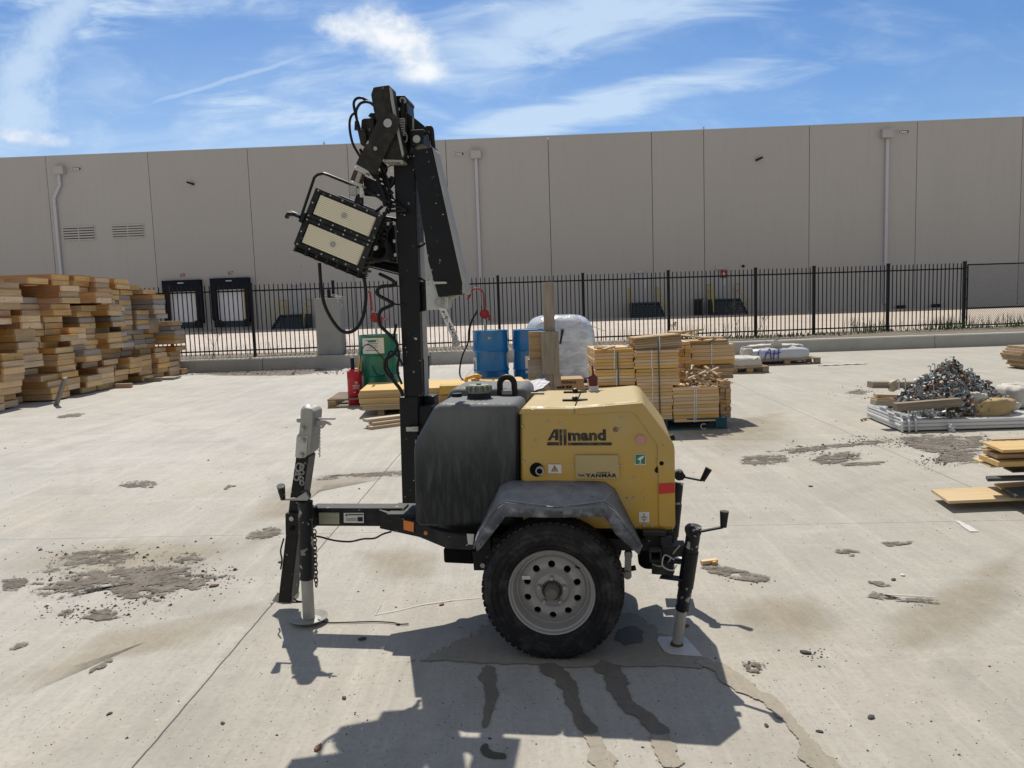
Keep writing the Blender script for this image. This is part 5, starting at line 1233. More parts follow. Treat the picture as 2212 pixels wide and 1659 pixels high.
q=V3(ZM,1238,752,-.10);MB().lathe([(.006,-.02),(.016,-.02),(.017,.012),(.006,.012)],(q.x,q.y,q.z),'y',16,True).build('lever_end',M['galvdull'],br,smooth=40)
MB().tube([V3(ZM,1220,690,-.10),V3(ZM,1232,735,-.10)],.012,8,False).build('lever_neck',M['galvdull'],br)
mb=MB();a=V3(ZK,610,1300,-.03);b_=V3(ZK,625,1640,-.03);mb.cyl(a,b_,.010,n=10);mb.tube([V3(ZK,500,1260,-.05),V3(ZK,600,1258,-.06),V3(ZK,640,1285,-.07),V3(ZK,648,1625,-.07),V3(ZK,560,1640,-.05)],.006,6,False)
mb.build('lock_rod',M['black'],T)
MB().tube([V3(ZK,580,890,-.04),V3(ZK,625,865,-.05),V3(ZK,640,850,-.06)],.005,6).build('cable_tie',M['cable'],T)
# short black bar standing behind the mast
a=V3(ZM,985,860,.10);b_=V3(ZM,985,1060,.10);MB().cyl(a,b_,.014,n=12).tube([b_,b_+Vector((-.004,0,-.02)),b_+Vector((-.02,0,-.04))],.008,8).build('winch_handle',M['cable'],T,smooth=40)
a=V3(ZM,938,890,-.02);b_=V3(ZM,945,1190,-.02);MB().bar(a,b_,.03,.03).build('cable_guide',M['black'],T)

# --- lamp bar: tilted channel and brace arm at the top
quadprism(ZL,[(565,190),(598,95),(800,65),(806,90),(870,500),(985,985),(975,1050),(760,1042),(735,1040),(655,560),(600,400)],-.16,-.05,'lamp_channel',M['head'],T,bevel=.005)
quadprism(ZL,[(806,95),(835,130),(895,520),(990,960),(972,1000),(878,560),(820,250)],-.17,-.155,'channel_edge',M['galvdull'],T)
quadprism(ZL,[(735,1032),(975,1040),(965,1065),(735,1068)],-.165,-.05,'channel_end',M['galvdull'],T,bevel=.002)
q0=V3(ZL,785,565,-.19);q1=V3(ZL,490,1160,-.19)
def capsule(a,b_,ra,rb,n=10):
    d_=math.atan2(b_.z-a.z,b_.x-a.x);pts=[]
    for i in range(n+1):
        t_=d_+math.pi/2+math.pi*i/n;pts.append((a.x+ra*math.cos(t_),a.z+ra*math.sin(t_)))
    pts+=[(b_.x+rb*math.cos(d_-math.pi/2),b_.z+rb*math.sin(d_-math.pi/2)),(b_.x+rb*math.cos(d_+math.pi/2),b_.z+rb*math.sin(d_+math.pi/2))]
    return pts
MB().prism(capsule(q0,q1,.049,.052),-.185,-.17).build('brace_arm',M['head'],T,bevel=.003)
for x,y,r_ in((788,565,.019),(628,895,.009)):
    q=V3(ZL,x,y,-.186);MB().cyl(q,q+Vector((0,-.005,0)),r_,n=18).build('arm_pin',M['galv'] if r_>.01 else M['galvdull'],T,smooth=40)
# bracket with cream roller under the arm
quadprism(ZL,[(350,1130),(380,1130),(505,1200),(500,1225),(345,1160)],-.20,-.14,'roller_bracket',M['galv'],T,bevel=.002)
quadprism(ZL,[(305,1310),(450,1365),(445,1395),(298,1345)],-.20,-.14,'roller_base',M['galv'],T,bevel=.002)
quadprism(ZL,[(350,1165),(470,1225),(440,1350),(300,1295)],-.165,-.14,'roller_housing',M['rust'],T)
a=V3(ZL,430,1205,-.18);b_=V3(ZL,385,1330,-.18);MB().cyl(a,b_,.011,n=14).build('roller_pin',M['galvdull'],T,smooth=40)
q=V3(ZL,340,1440,-.19);MB().cyl(q+Vector((0,0,-.02)),q+Vector((0,0,.02)),.018,n=6).build('roller_nut',M['galvdull'],T)
q=V3(ZL,440,1455,-.17);MB().cyl(q+Vector((0,0,-.025)),q+Vector((0,0,.03)),.011,n=10).build('white_spacer',M['white'],T)
quadprism(ZL,[(380,1480),(450,1490),(420,1620),(345,1600)],-.18,-.16,'tilt_strap',M['drumblue'] if 0 else M['black'],T)
quadprism(ZL,[(470,1240),(620,1310),(780,1500),(860,1659),(790,1659),(690,1520),(480,1500)],-.12,-.10,'rear_plate',M['black'],T)
# junction box with glands
quadprism(ZL,[(440,520),(470,498),(590,490),(610,520),(615,720),(560,850),(450,860),(430,700)],-.12,-.04,'junction_box',M['head'],T,bevel=.008,seg=3)
quadprism(ZL,[(388,650),(410,640),(485,635),(520,800),(510,850),(440,850),(425,820)],-.15,-.10,'ballast_box',M['head'],T,bevel=.006,seg=3)
quadprism(ZL,[(530,470),(560,432),(660,432),(670,640),(600,640),(600,500)],-.10,-.05,'mount_plate',M['black'],T)
def cable(z,pts,y,r_=.0065,name='power_cable',mat='cable',ys=None):
    return MB().tube([V3(z,x,yy,(ys[i] if ys else y)) for i,(x,yy) in enumerate(pts)],r_,8).build(name,M[mat],T,smooth=50)
cable(ZL,[(400,640),(385,520),(362,420),(345,310),(375,250),(440,235),(500,262),(545,290)],-.14,.0065)
cable(ZL,[(400,600),(375,450),(385,380),(430,310),(500,288),(560,300),(600,330)],-.15,.0065)
cable(ZL,[(355,435),(315,470),(292,550),(298,680),(330,820),(380,920),(430,1000)],-.16,.006)
MB().cyl(V3(ZL,398,650,-.14),V3(ZL,385,540,-.14),.016,.010,n=12).build('cable_gland',M['head'],T,smooth=40)
cable(ZL,[(1270,640),(1320,620),(1355,650),(1370,800),(1380,880)],-.05,.010)
cable(ZL,[(1255,740),(1290,690),(1330,720),(1340,800)],-.05,.006);cable(ZL,[(1240,760),(1280,670),(1345,650),(1365,760)],-.03,.005)
for pts,y,r_ in (([(430,900),(500,1100),(600,1220),(700,1330),(780,1500),(850,1600)],-.09,.007),([(600,1160),(700,1220),(760,1330),(820,1480),(870,1600)],-.10,.006),
    ([(560,1170),(650,1300),(720,1480),(760,1640)],-.13,.012),([(720,1180),(840,1100)],-.08,.003),([(700,1090),(740,1160),(690,1280),(760,1350),(840,1300)],-.05,.018),
    ([(790,1390),(840,1330),(860,1260)],-.06,.016),([(620,1290),(680,1380),(800,1480),(850,1450)],-.11,.009),([(660,1260),(620,1400),(700,1530),(820,1600)],-.10,.012)):
    cable(ZL,pts,y,r_)
for x,y in((620,1300),(715,1350),(665,1495),(700,1290),(840,1180),(850,1560),(800,1580)):
    q=V3(ZL,x,y,-.14);MB().box(q,(.012,.004,.005),(0,R(30),0)).build('wire_marker',M['paper'],T)
# --- floodlights
def flood(name,C,yn,th,front,par):
    e=empty(name,(0,0,0));e.parent=par
    Q=[Vector((*L(*ZA(*c),yn),0)) for c in C];TL,TR,BR,BL=[Vector((q.x,q.y)) for q in Q]
    def S(s,t_):
        a=TL.lerp(TR,s);b2=BL.lerp(BR,s);p=a.lerp(b2,t_);return (p.x,p.y)
    def quad(s0,s1,t0,t1): return [S(s0,t0),S(s1,t0),S(s1,t1),S(s0,t1)]
    MB().prism(quad(0,1,0,1),yn+.012,yn+th).build('lamp_housing',M['black'],e,bevel=.004)
    if front:
        for t0,t1 in((.0,.478),(.492,.97)):
            fr=MB()
            for q in(quad(0,1,t0,t0+.055),quad(0,1,t1-.055,t1),quad(0,.075,t0+.05,t1-.05),quad(.925,1,t0+.05,t1-.05)): fr.prism(q,yn-.004,yn+.013)
            fo_=fr.build('lens_frame',M['blackdusty'],e)
            ln=MB().prism(quad(.085,.915,t0+.075,t1-.075),yn+.002,yn+.013).build('lens',M['lens'],e,bevel=.003)
            rb=MB()
            for k in range(11):
                ty_=t0+.095+(t1-t0-.19)*k/10;rb.prism(quad(.10,.90,ty_-.009,ty_+.005),yn-.002,yn+.003)
            rb.build('lens_ribs',M['lensrib'],e)
            c_=S(.5,(t0+t1)/2);mb=MB().cyl((c_[0],yn-.001,c_[1]),(c_[0],yn-.006,c_[1]),.0125,n=16);mb.build('lens_badge',M['galvdull'],e,smooth=40)
            bl=MB()
            for s,t_ in [(i/5.0*.9+.05,t0+.028) for i in range(6)]+[(i/5.0*.9+.05,t1-.028) for i in range(6)]+[(.037,(t0+t1)/2),(.963,(t0+t1)/2)]:
                c_=S(s,t_);bl.cyl((c_[0],yn-.003,c_[1]),(c_[0],yn-.008,c_[1]),.0042,n=8)
            bl.build('frame_screws',M['bolt'],e)
        # cooling fins under the lower edge
        fn=MB()
        for k in range(3): fn.prism(quad(.0,1,.985+k*.035,1.0+k*.035),yn+.01,yn+th+.03)
        for k in range(7): fn.prism(quad(.02+k*.155,.05+k*.155,.97,1.075),yn+.006,yn+th+.025)
        fn.build('cooling_fins',M['blackdusty'],e)
        for s in(.0,): 
            fs=MB();
            for k in range(12): fs.prism(quad(1.005,1.03,.03+k*.08,.07+k*.08),yn+.02,yn+th+.02)
            fs.build('side_fins',M['black'],e)
    else:
        fn=MB()
        for k in range(9): fn.prism(quad(.02,.98,.04+k*.11,.06+k*.11),yn-.02,yn+.013)
        for k in range(3): fn.prism(quad(-.03,1,.97+k*.035,.985+k*.035),yn+.0,yn+th+.03)
        fn.build('cooling_fins',M['black'],e)
    return e
fl1=flood('floodlight',[(335,850),(828,1052),(658,1480),(168,1275)],-.17,.085,True,T)
fl2=flood('floodlight',[(700,1030),(960,1075),(955,1470),(675,1400)],.13,.07,False,T)
fl_shadow=flood('floodlight',[(500,900),(770,1010),(765,1300),(440,1120)],.15,.07,False,T)  # hidden third lamp, added and shaped for its cast shadow on the ground
yk=fl1
MB().tube([V3(ZA,215,1095,-.16),V3(ZA,322,775,-.16),V3(ZA,345,755,-.16),V3(ZA,385,746,-.16),V3(ZA,415,755,-.16),V3(ZA,680,862,-.15),V3(ZA,870,960,-.14),V3(ZA,850,1010,-.14),V3(ZA,760,1275,-.14)],.0068,8,False).build('yoke_bar',M['black'],yk,smooth=40)
quadprism(ZA,[(205,1095),(238,1030),(262,1035),(228,1110)],-.19,-.15,'yoke_plate',M['black'],yk,bevel=.002)
kn=quadprism(ZA,[(103,1058),(118,1030),(150,1015),(208,1050),(205,1072),(160,1055),(125,1055),(115,1075),(105,1072)],-.18,-.15,'tilt_knob',M['cable'],yk,bevel=.004)
quadprism(ZA,[(120,1030),(150,1016),(180,1032),(150,1032)],-.185,-.145,'knob_tip',M['white'],yk)
cable(ZA,[(670,880),(672,950),(670,985)],-.15,.006);MB().cyl(V3(ZA,770,1275,-.15),V3(ZA,772,1300,-.15),.010,n=10).build('yoke_bolt',M['galv'],yk)
# coils of spare cable behind the lamps
for k in range(7):
    cx0,cy0,rr_=790+k*9,1290+k*6,70-k*4
    cable(ZA,[(cx0+rr_*math.cos(t_),cy0+rr_*1.15*math.sin(t_)) for t_ in [2*math.pi*i/12+k for i in range(13)]],-.13+.012*k,.0055,'cable_coil')
cable(ZA,[(760,1270),(740,1340),(760,1380),(820,1380),(850,1320),(840,1250)],-.15,.005)
cable(ZA,[(900,1110),(850,1180),(860,1290),(900,1370)],-.09,.006);cable(ZA,[(870,980),(910,985),(990,1015),(880,1020),(820,1040)],-.12,.007);cable(ZA,[(820,985),(790,1010),(760,1030)],-.12,.007)
cable(ZA,[(800,690),(850,780),(870,860),(900,940),(990,1018)],-.10,.007);cable(ZA,[(745,700),(800,790),(850,880),(880,970),(860,1040)],-.11,.006)
MB().prism(P(ZA,[(715,1180),(900,1090),(915,1400),(740,1370)],.0),.0,.05).build('driver_box',M['black'],T,bevel=.006)
for x,y in((765,1295),(905,1110),(860,1112),(912,1340),(905,1240),(960,665)):
    q=V3(ZA,x,y,-.155);MB().box(q,(.011,.006,.014)).build('cable_clip',M['white'] if x<800 else M['galvdull'],T)
# hanging loop of cable under the front lamp
cable(ident,[(690,568),(693,610),(700,655),(718,692),(740,716),(764,714),(782,690),(790,650),(788,610),(782,590)],-.12,.0085)
# coiled supply cord down the mast
pts=[];pw=[(820,592),(848,606),(852,616),(822,620),(815,635),(840,650),(848,658),(822,672),(820,700),(840,722),(858,745),(850,765),(833,778),(832,800),(848,820),(864,840),(870,855)]
cable(ident,pw,-.12,.0085,'coiled_cord',ys=[-.10,-.13,-.11,-.14,-.13,-.12,-.13,-.15,-.13,-.13,-.13,-.14,-.15,-.13,-.13,-.11,-.10])
cable(ident,[(856,700),(852,730),(862,765),(858,800),(868,830)],-.10,.006,'supply_cord')
cable(ident,[(846,656),(862,658),(872,657)],-.11,.004,'cord_clip')
cable(ident,[(870,790),(860,770),(842,760),(836,790),(850,815)],-.10,.005,'supply_cord')
# ---------------------------------------------------------------- tall pile of framed timber panels at left
def panel_mesh(name,mat,L_=2.4,W=.60,Hh=.118):
    mb=MB();e=.038
    mb.box((-L_/2,0,Hh/2-.006),(L_-.001,.001,.001)) if 0 else None
    mb.cm=1;mb.box((-e/2,0,Hh/2-.007),(e,W,Hh-.014)).box((-L_+e/2,0,Hh/2-.007),(e,W,Hh-.014));mb.cm=0
    for sg in(-1,1): mb.box((-L_/2,sg*(W/2-e/2),Hh/2-.007),(L_-2*e,e,Hh-.014))
    for k in(1,2,3): mb.box((-L_*k/4,0,Hh/2-.007),(e,W-2*e,Hh-.016))
    mb.box((-L_/2,0,Hh-.007),(L_+.008,W+.008,.013))
    return mb.mesh(name,mat)
PM=[panel_mesh('panel',(M[k],M[q])) for k,q in(('panA','endA'),('panB','endA'),('panC','endC'))]
r_=random.Random(41)
PX=-8.88
cols=[12.30+.648*i for i in range(14)]
tone_words=['yellow pine','red brown','silver grey'];lev=['low','midway','high'];ends=['left edge','middle','fence end']
def pile_top(i): 
    y=cols[i];return 18+ (1 if 3<=i<=9 else 0)+(1 if 6<=i<=10 else 0)-(7 if i==13 else 0)-(1 if i==12 else 0)
for i,y in enumerate(cols):
    n=pile_top(i);off=r_.uniform(-.2,.15);run=0;yo=0;yaw=0;z=.02
    for k in range(n):
        if run==0:
            run=r_.choice((1,2,2,3,4));off=r_.uniform(-.5,.14);yo=r_.uniform(-.06,.06);yaw=r_.gauss(0,.022)
            if k<3: off=r_.uniform(-.15,.1)
            if k>n-4: off=r_.uniform(-.45,-.05)
            if r_.random()<.14: off-=.45
        run-=1
        tn=(2 if (i>=9 and 6<k<17 and r_.random()<.6) else (0 if r_.random()<.58 else (1 if r_.random()<.86 else 2)))
        o=bpy.data.objects.new('wooden_form',PM[tn]);COL.objects.link(o)
        gap=.009*(r_.random()<.4)+ (.05 if r_.random()<.03 else 0)
        z+=gap;o.location=(PX+off+r_.uniform(-.03,.03),y+yo+r_.uniform(-.012,.012),z);o.rotation_euler=(0,0,yaw+r_.gauss(0,.006));z+=.119
        o.scale=(1,1,1)
        lv_=0 if k<n*.33 else (1 if k<n*.7 else 2);en=0 if i<4 else (1 if i<10 else 2)
        tag(o,f'{tone_words[tn]} wooden form {lev[lv_]} in the tall pile, {ends[en]} part','wooden form','wooden forms stacked in the tall pile at left')
# loose sheets and boards around the pile
def board(c,d,rot,mat,label,name='board',cat='board'):
    MB().box((0,0,0),d).build(name,mat,loc=c,rot=rot,bevel=.003,label=label,cat=cat)
p=gz(112,878);q=gz(158,812,.0);board((p.x+.12,p.y+.1,.25),(.05,.09,.62),(R(14),R(30),0),M['panC'],'grey board leaning against the foot of the tall timber pile')
p=gz(290,826);board((p.x-.3,p.y,.05),(1.9,.10,.09),(0,0,.03),M['post'],'dark timber bearer lying under the middle of the timber pile','bearer','timber')
p=gz(345,822);board((p.x-.4,p.y+.3,.035),(1.4,.5,.04),(0,0,.05),M['panC'],'grey plank lying flat at the foot of the timber pile')
p=gz(410,803);board((p.x-.5,p.y+.1,.03),(1.3,.35,.02),(0,0,.35),M['plank'],'pale sheet offcut lying at the far foot of the timber pile','ply_offcut','plywood')
p=gz(268,838);MB().box((0,0,.05),(.35,.10,.10)).build('timber_block',M['panA'],loc=(p.x,p.y,0),rot=(0,0,.1),bevel=.004,label='short timber block poking out below the pile',cat='timber block')

# ---------------------------------------------------------------- pallets
def pallet_mesh(w=1.2,d=1.0,h=.14,mat='pal',planks=7,name='pallet'):
    mb=MB()
    for k in range(3):
        y=-d/2+.05+(d-.1)*k/2
        for x in(-w/2+.07,0,w/2-.07): mb.box((x,y,h/2),(.13,.09,h-.044))
        mb.box((0,y,.011),(w,.09,.02))
    for k in range(3): mb.box((-w/2+.07+(w-.14)*k/2,0,h-.033),(.09,d,.02))
    for k in range(planks): mb.box((0,-d/2+.045+(d-.09)*k/(planks-1),h-.011),(w,.09,.021))
    return mb
def pallet(x,y,rz,label,w=1.2,d=1.0,h=.14,mat='pal',planks=7):
    return pallet_mesh(w,d,h,mat,planks).build('pallet',M[mat],loc=(x,y,0),rot=(0,0,rz),label=label,cat='pallet',bevel=.003)

# ---------------------------------------------------------------- drums
def drum(x,y,z,r,h,mat,label,rz=0,lab=None):
    e=empty('steel_drum',(x,y,z),rz,label,'drum')
    pr=[(.0,.012),(r-.02,.012),(r-.02,.0),(r,.0),(r+.008,.012),(r,.024)]
    for k in range(1,3):
        zz=h*k/3;pr+=[(r,zz-.03),(r+.004,zz-.018),(r+.014,zz),(r+.004,zz+.018),(r,zz+.03)]
    pr+=[(r,h-.026),(r+.008,h-.012),(r+.002,h),(r-.012,h),(r-.014,h-.014),(0,h-.014)]
    MB().lathe(pr,n=48).build('drum_body',mat,e,smooth=35)
    MB().cyl((r*.55,0,h-.014),(r*.55,0,h+.006),.032,n=14).cyl((-r*.6,.1,h-.014),(-r*.6,.1,h),.018,n=12).build('bung',M['galvdull'],e,smooth=35)
    if lab:
        a0,a1,z0,z1,mt=lab;mb=MB();rows=[[(math.cos(a0+(a1-a0)*i/10)*(r+.0155 if 0 else r+.004),math.sin(a0+(a1-a0)*i/10)*(r+.004),zz) for i in range(11)] for zz in(z0,z1)]
        mb.grid(rows).build('drum_label',M[mt],e,smooth=True,fix=False)
    return e
def on_drum(e,r,a0,a1,z0,z1,mat,name='print'):
    MB().grid([[(math.cos(a0+(a1-a0)*i/4)*(r+.0055),math.sin(a0+(a1-a0)*i/4)*(r+.0055),zz) for i in range(5)] for zz in(z0,z1)]).build(name,M[mat],e,fix=False)
D90=-math.pi/2
gp=gz(815,862);GY=12.75;g_=gy(815,700,GY)
dz=.14;gr=86*GY/F/2/1.03;gh=gy(815,724,GY).z-dz+.01
pallet(g_.x-.12,GY+.03,.05,'wooden pallet under the green drum',1.35,1.1)
gd=drum(g_.x,GY,dz,gr,gh,M['drumgreen'],'dark green steel drum on a pallet left of the mast',0,(D90-.72,D90+.45,gh*.70,gh*.955,'white'))
for k in range(7): 
    a_=D90-.5+.1*(k%3);zz=gh*(.75+.027*k);on_drum(gd,gr,a_,a_+rnd.uniform(.3,.7),zz,zz+.008,'galvdull' if k%2 else 'ink')
on_drum(gd,gr,D90-.36,D90+.05,gh*.885,gh*.915,'labelgreen');on_drum(gd,gr,D90-.2,D90+.2,gh*.915,gh*.925,'labelgreen')
def pump(x,y,z,h,label,mirror=1,hose=None):
    e=empty('hand_pump',(x,y,z),0,label,'hand pump')
    MB().cyl((0,0,-.02),(0,0,h*.42),.018,n=12).build('stem_pipe',M['galv'],e,smooth=True)
    MB().cyl((0,-.05,h*.60),(0,.05,h*.60),.082,n=28).cyl((0,0,h*.42),(0,0,h*.5),.04,n=14).cyl((0,-.075,h*.60),(0,-.055,h*.60),.05,n=16).box((.085*mirror,0,h*.46),(.05,.06,.10)).build('pump_body',M['pumpred'],e,smooth=35,bevel=.004)
    return e
q=gy(1048,700,12.6)
g=gy(812,700,GY);ph=pump(g.x+.0,GY-.0,dz+gh,.48,'red hand crank pump on top of the green drum')
MB().bar((-.04,-.09,.40),(-.05,-.1,.72),.035,.012,up=(0,1,0)).cyl((-.05,-.10,.70),(-.05,-.19,.70),.02,n=10).build('pump_handle',M['pumpred'],ph,bevel=.003)
MB().tube([(.09,0,.30),(.16,-.03,.24),(.2,-.02,.26)],.012,8).build('pump_spout',M['pumpred'],ph)
# hose of the green drum with brass nozzle
def W(x,y,Y): return gy(x,y,Y)
Yh=GY-gr-.05
e=empty('drum_hose',(0,0,0),0,'thin black hose looped in front of the green drum','hose')
MB().tube([W(775,815,Yh),W(777,790,Yh),W(780,765,Yh-.02),W(787,747,Yh),W(800,746,Yh),W(820,765,Yh-.03),W(834,785,Yh-.03),W(838,800,Yh-.03),W(826,812,Yh-.02),W(812,806,Yh),W(804,790,Yh)],.008,6).build('hose_line',M['cable'],e,smooth=True)
MB().cyl(W(772,816,Yh-.02),W(777,772,Yh-.02),.013,n=8).build('nozzle_tube',M['sprayyellow'],e)
# red sprayer canister
cg=gz(767,877);cr_=16.2*cg.y/F/1.0;ch=(gy(767,798,cg.y).z)
e=empty('sprayer_canister',(cg.x,cg.y+cr_*.6,0),0,'tall dark red steel sprayer canister with black pump handle beside the green drum','sprayer')
cr_=cr_*.97;k_=ch
MB().lathe([(0,0),(cr_*.95,0),(cr_,.012),(cr_,k_*.76),(cr_*1.02,k_*.77),(cr_*1.02,k_*.785),(cr_,k_*.795),(cr_,k_*.90),(cr_*.94,k_*.94),(cr_*.78,k_*.965),(cr_*.70,k_*.97),(cr_*.70,k_*.985),(cr_*.66,k_*1.0),(0,k_)],n=40).build('canister_body',M['redpaint'],e,smooth=38)
MB().cyl((-.02,0,k_),(-.02,0,k_+.10),.034,.026,n=14).cyl((-.02,0,k_+.08),(-.02,0,k_+.18),.032,.030,n=14).build('pump_handle',M['cable'],e,smooth=38)
MB().cyl((-.02,0,k_+.18),(-.02,0,k_+.21),.022,.014,n=12).build('handle_tip',M['chipw'],e,smooth=38)
MB().tube([(cr_*.9,0,k_*.88),(cr_*1.15,-.03,k_*.9),(cr_*1.25,0,k_*.95),(cr_*1.2,.05,k_*1.2)],.009,6).build('spray_hose',M['cable'],e)
def on_can(a0,a1,z0,z1,mat='white'):
    MB().grid([[(math.cos(a0+(a1-a0)*i/4)*(cr_+.002),math.sin(a0+(a1-a0)*i/4)*(cr_+.002),zz) for i in range(5)] for zz in(z0,z1)]).build('print',M[mat],e,fix=False)
for a0,a1,z0,z1 in((.22,.62,.56,.565),(.18,.66,.50,.508),(.22,.5,.525,.545),(.52,.62,.525,.545),(-.1,.95,.465,.475),(-.1,.8,.445,.452),(.1,.95,.425,.433),(-.1,.7,.40,.408),(.5,.9,.38,.387),(-.05,.3,.315,.325)): on_can(D90+a0,D90+a1,z0*k_/.83,z1*k_/.83)
# blue drums with pump
BYd=12.9
b0=gy(1058,700,BYd);br_=77.5*BYd/F/2/1.03;bh=gy(1058,714,BYd).z-.14+.005
pallet(b0.x,BYd,.03,'wooden pallet carrying the blue drum with the pump',1.2,1.0)
bd=drum(b0.x,BYd,.14,br_,bh,M['drumblue'],'blue steel drum with hand pump behind the fuel tank',0,(D90-1.55,D90-.92,bh*.27,bh*.56,'white'))
on_drum(bd,br_,D90-1.35,D90-1.05,bh*.34,bh*.50,'drumblue');on_drum(bd,br_,D90+1.1,D90+1.5,bh*.4,bh*.62,'white');on_drum(bd,br_,D90-.12,D90+.05,bh*.86,bh*.90,'labelyellow')
MB().cyl((0,0,bh-.012),(0,0,bh-.009),br_-.02,n=40).build('drum_lid',M['drumtop'],bd)
q=gy(1047,690,BYd);bp=pump(q.x,BYd,+.14+bh,.46,'red hand crank pump with long hose on the blue drum')
MB().tube([(0,0,.33),(0,-.02,.56),(-.03,-.03,.66),(-.12,-.03,.70),(-.20,-.03,.66),(-.24,-.03,.56)],.015,10).cyl((-.22,-.04,.60),(-.27,-.04,.52),.018,n=10).build('pump_spout',M['pumpred'],bp,smooth=True)
Yh=BYd-.25
e=empty('pump_hose',(0,0,0),0,'long black hose hanging from the pump of the blue drum to a yellow nozzle','hose')
MB().tube([W(1030,676,Yh),W(1020,690,Yh),W(1013,712,Yh),W(1011,740,Yh-.1),W(1000,765,Yh-.2),W(994,790,Yh-.3),W(994,812,Yh-.4),W(1004,824,Yh-.6)],.013,8).build('hose_line',M['cable'],e,smooth=True)
MB().tube([W(1032,668,Yh),W(1024,684,Yh),W(1016,705,Yh),W(1014,735,Yh)],.012,8).build('hose_line',M['cable'],e,smooth=True)
a=W(1006,825,11.6);b_=W(1036,812,11.6)
MB().tube([a,a+Vector((.02,0,.05)),W(1015,815,11.6),W(1030,811,11.6),W(1040,815,11.6)],[.026],8).tube([W(1018,822,11.6),W(1036,820,11.6)],.022,8,False).build('nozzle_grip',M['sprayyellow'],e,smooth=True)
MB().cyl(W(1020,826,11.6),W(1040,824,11.6),.02,n=8).build('nozzle_spout',M['galvdull'],e)
b1=gy(1141,700,13.0);pallet(b1.x+.15,13.15,-.02,'wooden pallet under the second blue drum',1.2,1.0)
bh2=gy(1141,711,13.0).z-.14
b2=drum(b1.x+.03,13.0,.14,62*13/F/2*1.25,bh2,M['drumblue'],'second blue steel drum partly hidden by the wooden post',0,(D90-.35,D90+.35,bh2*.27,bh2*.56,'white'))
on_drum(b2,62*13/F/2*1.25,D90-.2,D90+.15,bh2*.36,bh2*.47,'drumblue')
MB().cyl((0,0,bh2-.012),(0,0,bh2-.006),62*13/F/2*1.25-.02,n=40).build('drum_lid',M['drumtop'],b2)

# ---------------------------------------------------------------- post with blocks
YP=11.0
def stand(name,px,y0,y1,Y,dpt,mat,label,cat,rot=0,z0=None,parent=None):
    x0,x1=px;c=gy((x0+x1)/2,(y0+y1)/2,Y);w_=(x1-x0)*Y/F;h=(y1-y0)*Y/F
    return MB().box((0,0,0),(w_,dpt,h)).build(name,mat,parent,loc=(c.x,Y+dpt/2,c.z),rot=(0,0,rot),bevel=.006,label=label,cat=cat)
e=empty('sign_post_stand',(gy(1187,700,YP).x,YP,0),0,'weathered wooden post with heavy blocks bolted round it in front of the second blue drum','post')
def local(o): 
    o.parent=e;o.matrix_parent_inverse=Matrix.Translation(e.location).inverted()
zt_=gy(1187,609,YP).z;MB().box((0,.05,zt_/2),(25*YP/F/1.3*1.25,.09,zt_)).build('post',M['post'],e,bevel=.005)
local(stand('upright_block',(1170,1208),716,808,YP-.10,.11,M['post'],None,None))
local(stand('side_block',(1141,1171),776,821,YP-.02,.16,M['postx'],None,None))
local(stand('box_side',(1143,1171),716,776,YP+.02,.14,M['slatdark'],None,None))
local(stand('foot_brace',(1196,1212),804,835,YP-.02,.08,M['post'],None,None))
a=W(1158,815,YP);b_=W(1192,846,YP);local(MB().bar(a,b_,.08,.09,up=(0,1,0)).build('diagonal_brace',M['post'],bevel=.004))

# ---------------------------------------------------------------- boards stacked behind the mast, cartons
def quadstack(name,near_l,near_r_x,n,th,z0,depth,mat,label,yaw=0,cat='plywood',jit=.02,length=None):
    pass
pc=gz(796,889);r2=random.Random(5)
c_=gz(808,893);LZ=.0
zt_=.0
x0=gz(800,884).x
for k in range(10):
    o=MB().box((1.22,.61,.0),(2.44,1.22,.028)).build('board_sheet',M['ply'] if k==9 else M['plyedge'] if 0 else M['ply'],loc=(x0+r2.uniform(-.02,.02)+(.03 if k<3 else 0),11.05+r2.uniform(-.02,.02)+(.0 if k else .0),.10+.0295*k),rot=(0,0,R(4)+r2.uniform(-.006,.006)),bevel=.002,
      label='yellow board sheet '+('topmost of' if k==9 else 'lowest in' if k==0 else 'inside')+' the low stack behind the mast',cat='board sheet',group='yellow board sheets stacked behind the mast')
for k,x in enumerate((.25,1.2,2.2)): MB().box((0,0,.042),(.09,1.1,.084)).build('bearer',M['plank'],loc=(x0+x,11.7,0),rot=(0,0,R(4)),label=('left','middle','right')[k]+' bearer under the stack of yellow board sheets',cat='timber')
def carton(px0,px1,yt,yb,Y,dpt,mat,label,name='carton',rz=0,words=None,end=None):
    a=gy(px0,yb,Y);b_=gy(px1,yb,Y);zt_=gy((px0+px1)/2,yt,Y).z;zb_=gy((px0+px1)/2,yb,Y).z;w_=b_.x-a.x
    e=empty(name,(a.x+w_/2,Y+dpt/2,zb_),rz,label,'carton')
    MB().box((0,0,(zt_-zb_)/2),(w_,dpt,zt_-zb_)).build('carton_body',mat,e,bevel=.004)
    if words:
        for txt,sx,sz,sz_ in words: text_obj(txt,'print',M['ink'],sz_,(-w_/2+sx,-dpt/2-.002,sz),(R(90),0,0),e,.0005,.002)
    if end: MB().box((end*(w_/2),0,(zt_-zb_)/2),(.02,dpt+.01,zt_-zb_+.006)).build('end_cap',M['cartony'],e)
    return e
carton(921,1215,826,842,11.75,.36,M['carton'],'long brown carton lying behind the yellow one',words=[('PACKING',.02,.06,.06),('0 2',.3,.03,.05)])
carton(951,1114,831,849,10.9,.30,M['cartony'],'long yellow carton lying on the board sheets behind the fuel tank',rz=.02,end=-1)
carton(1196,1262,819,843,11.3,.5,M['carton'],'short brown carton with dark print beside the post foot',words=[('PA TIONALS',.03,.10,.055),('■■■ ■■',.03,.03,.05)])
mb=MB()
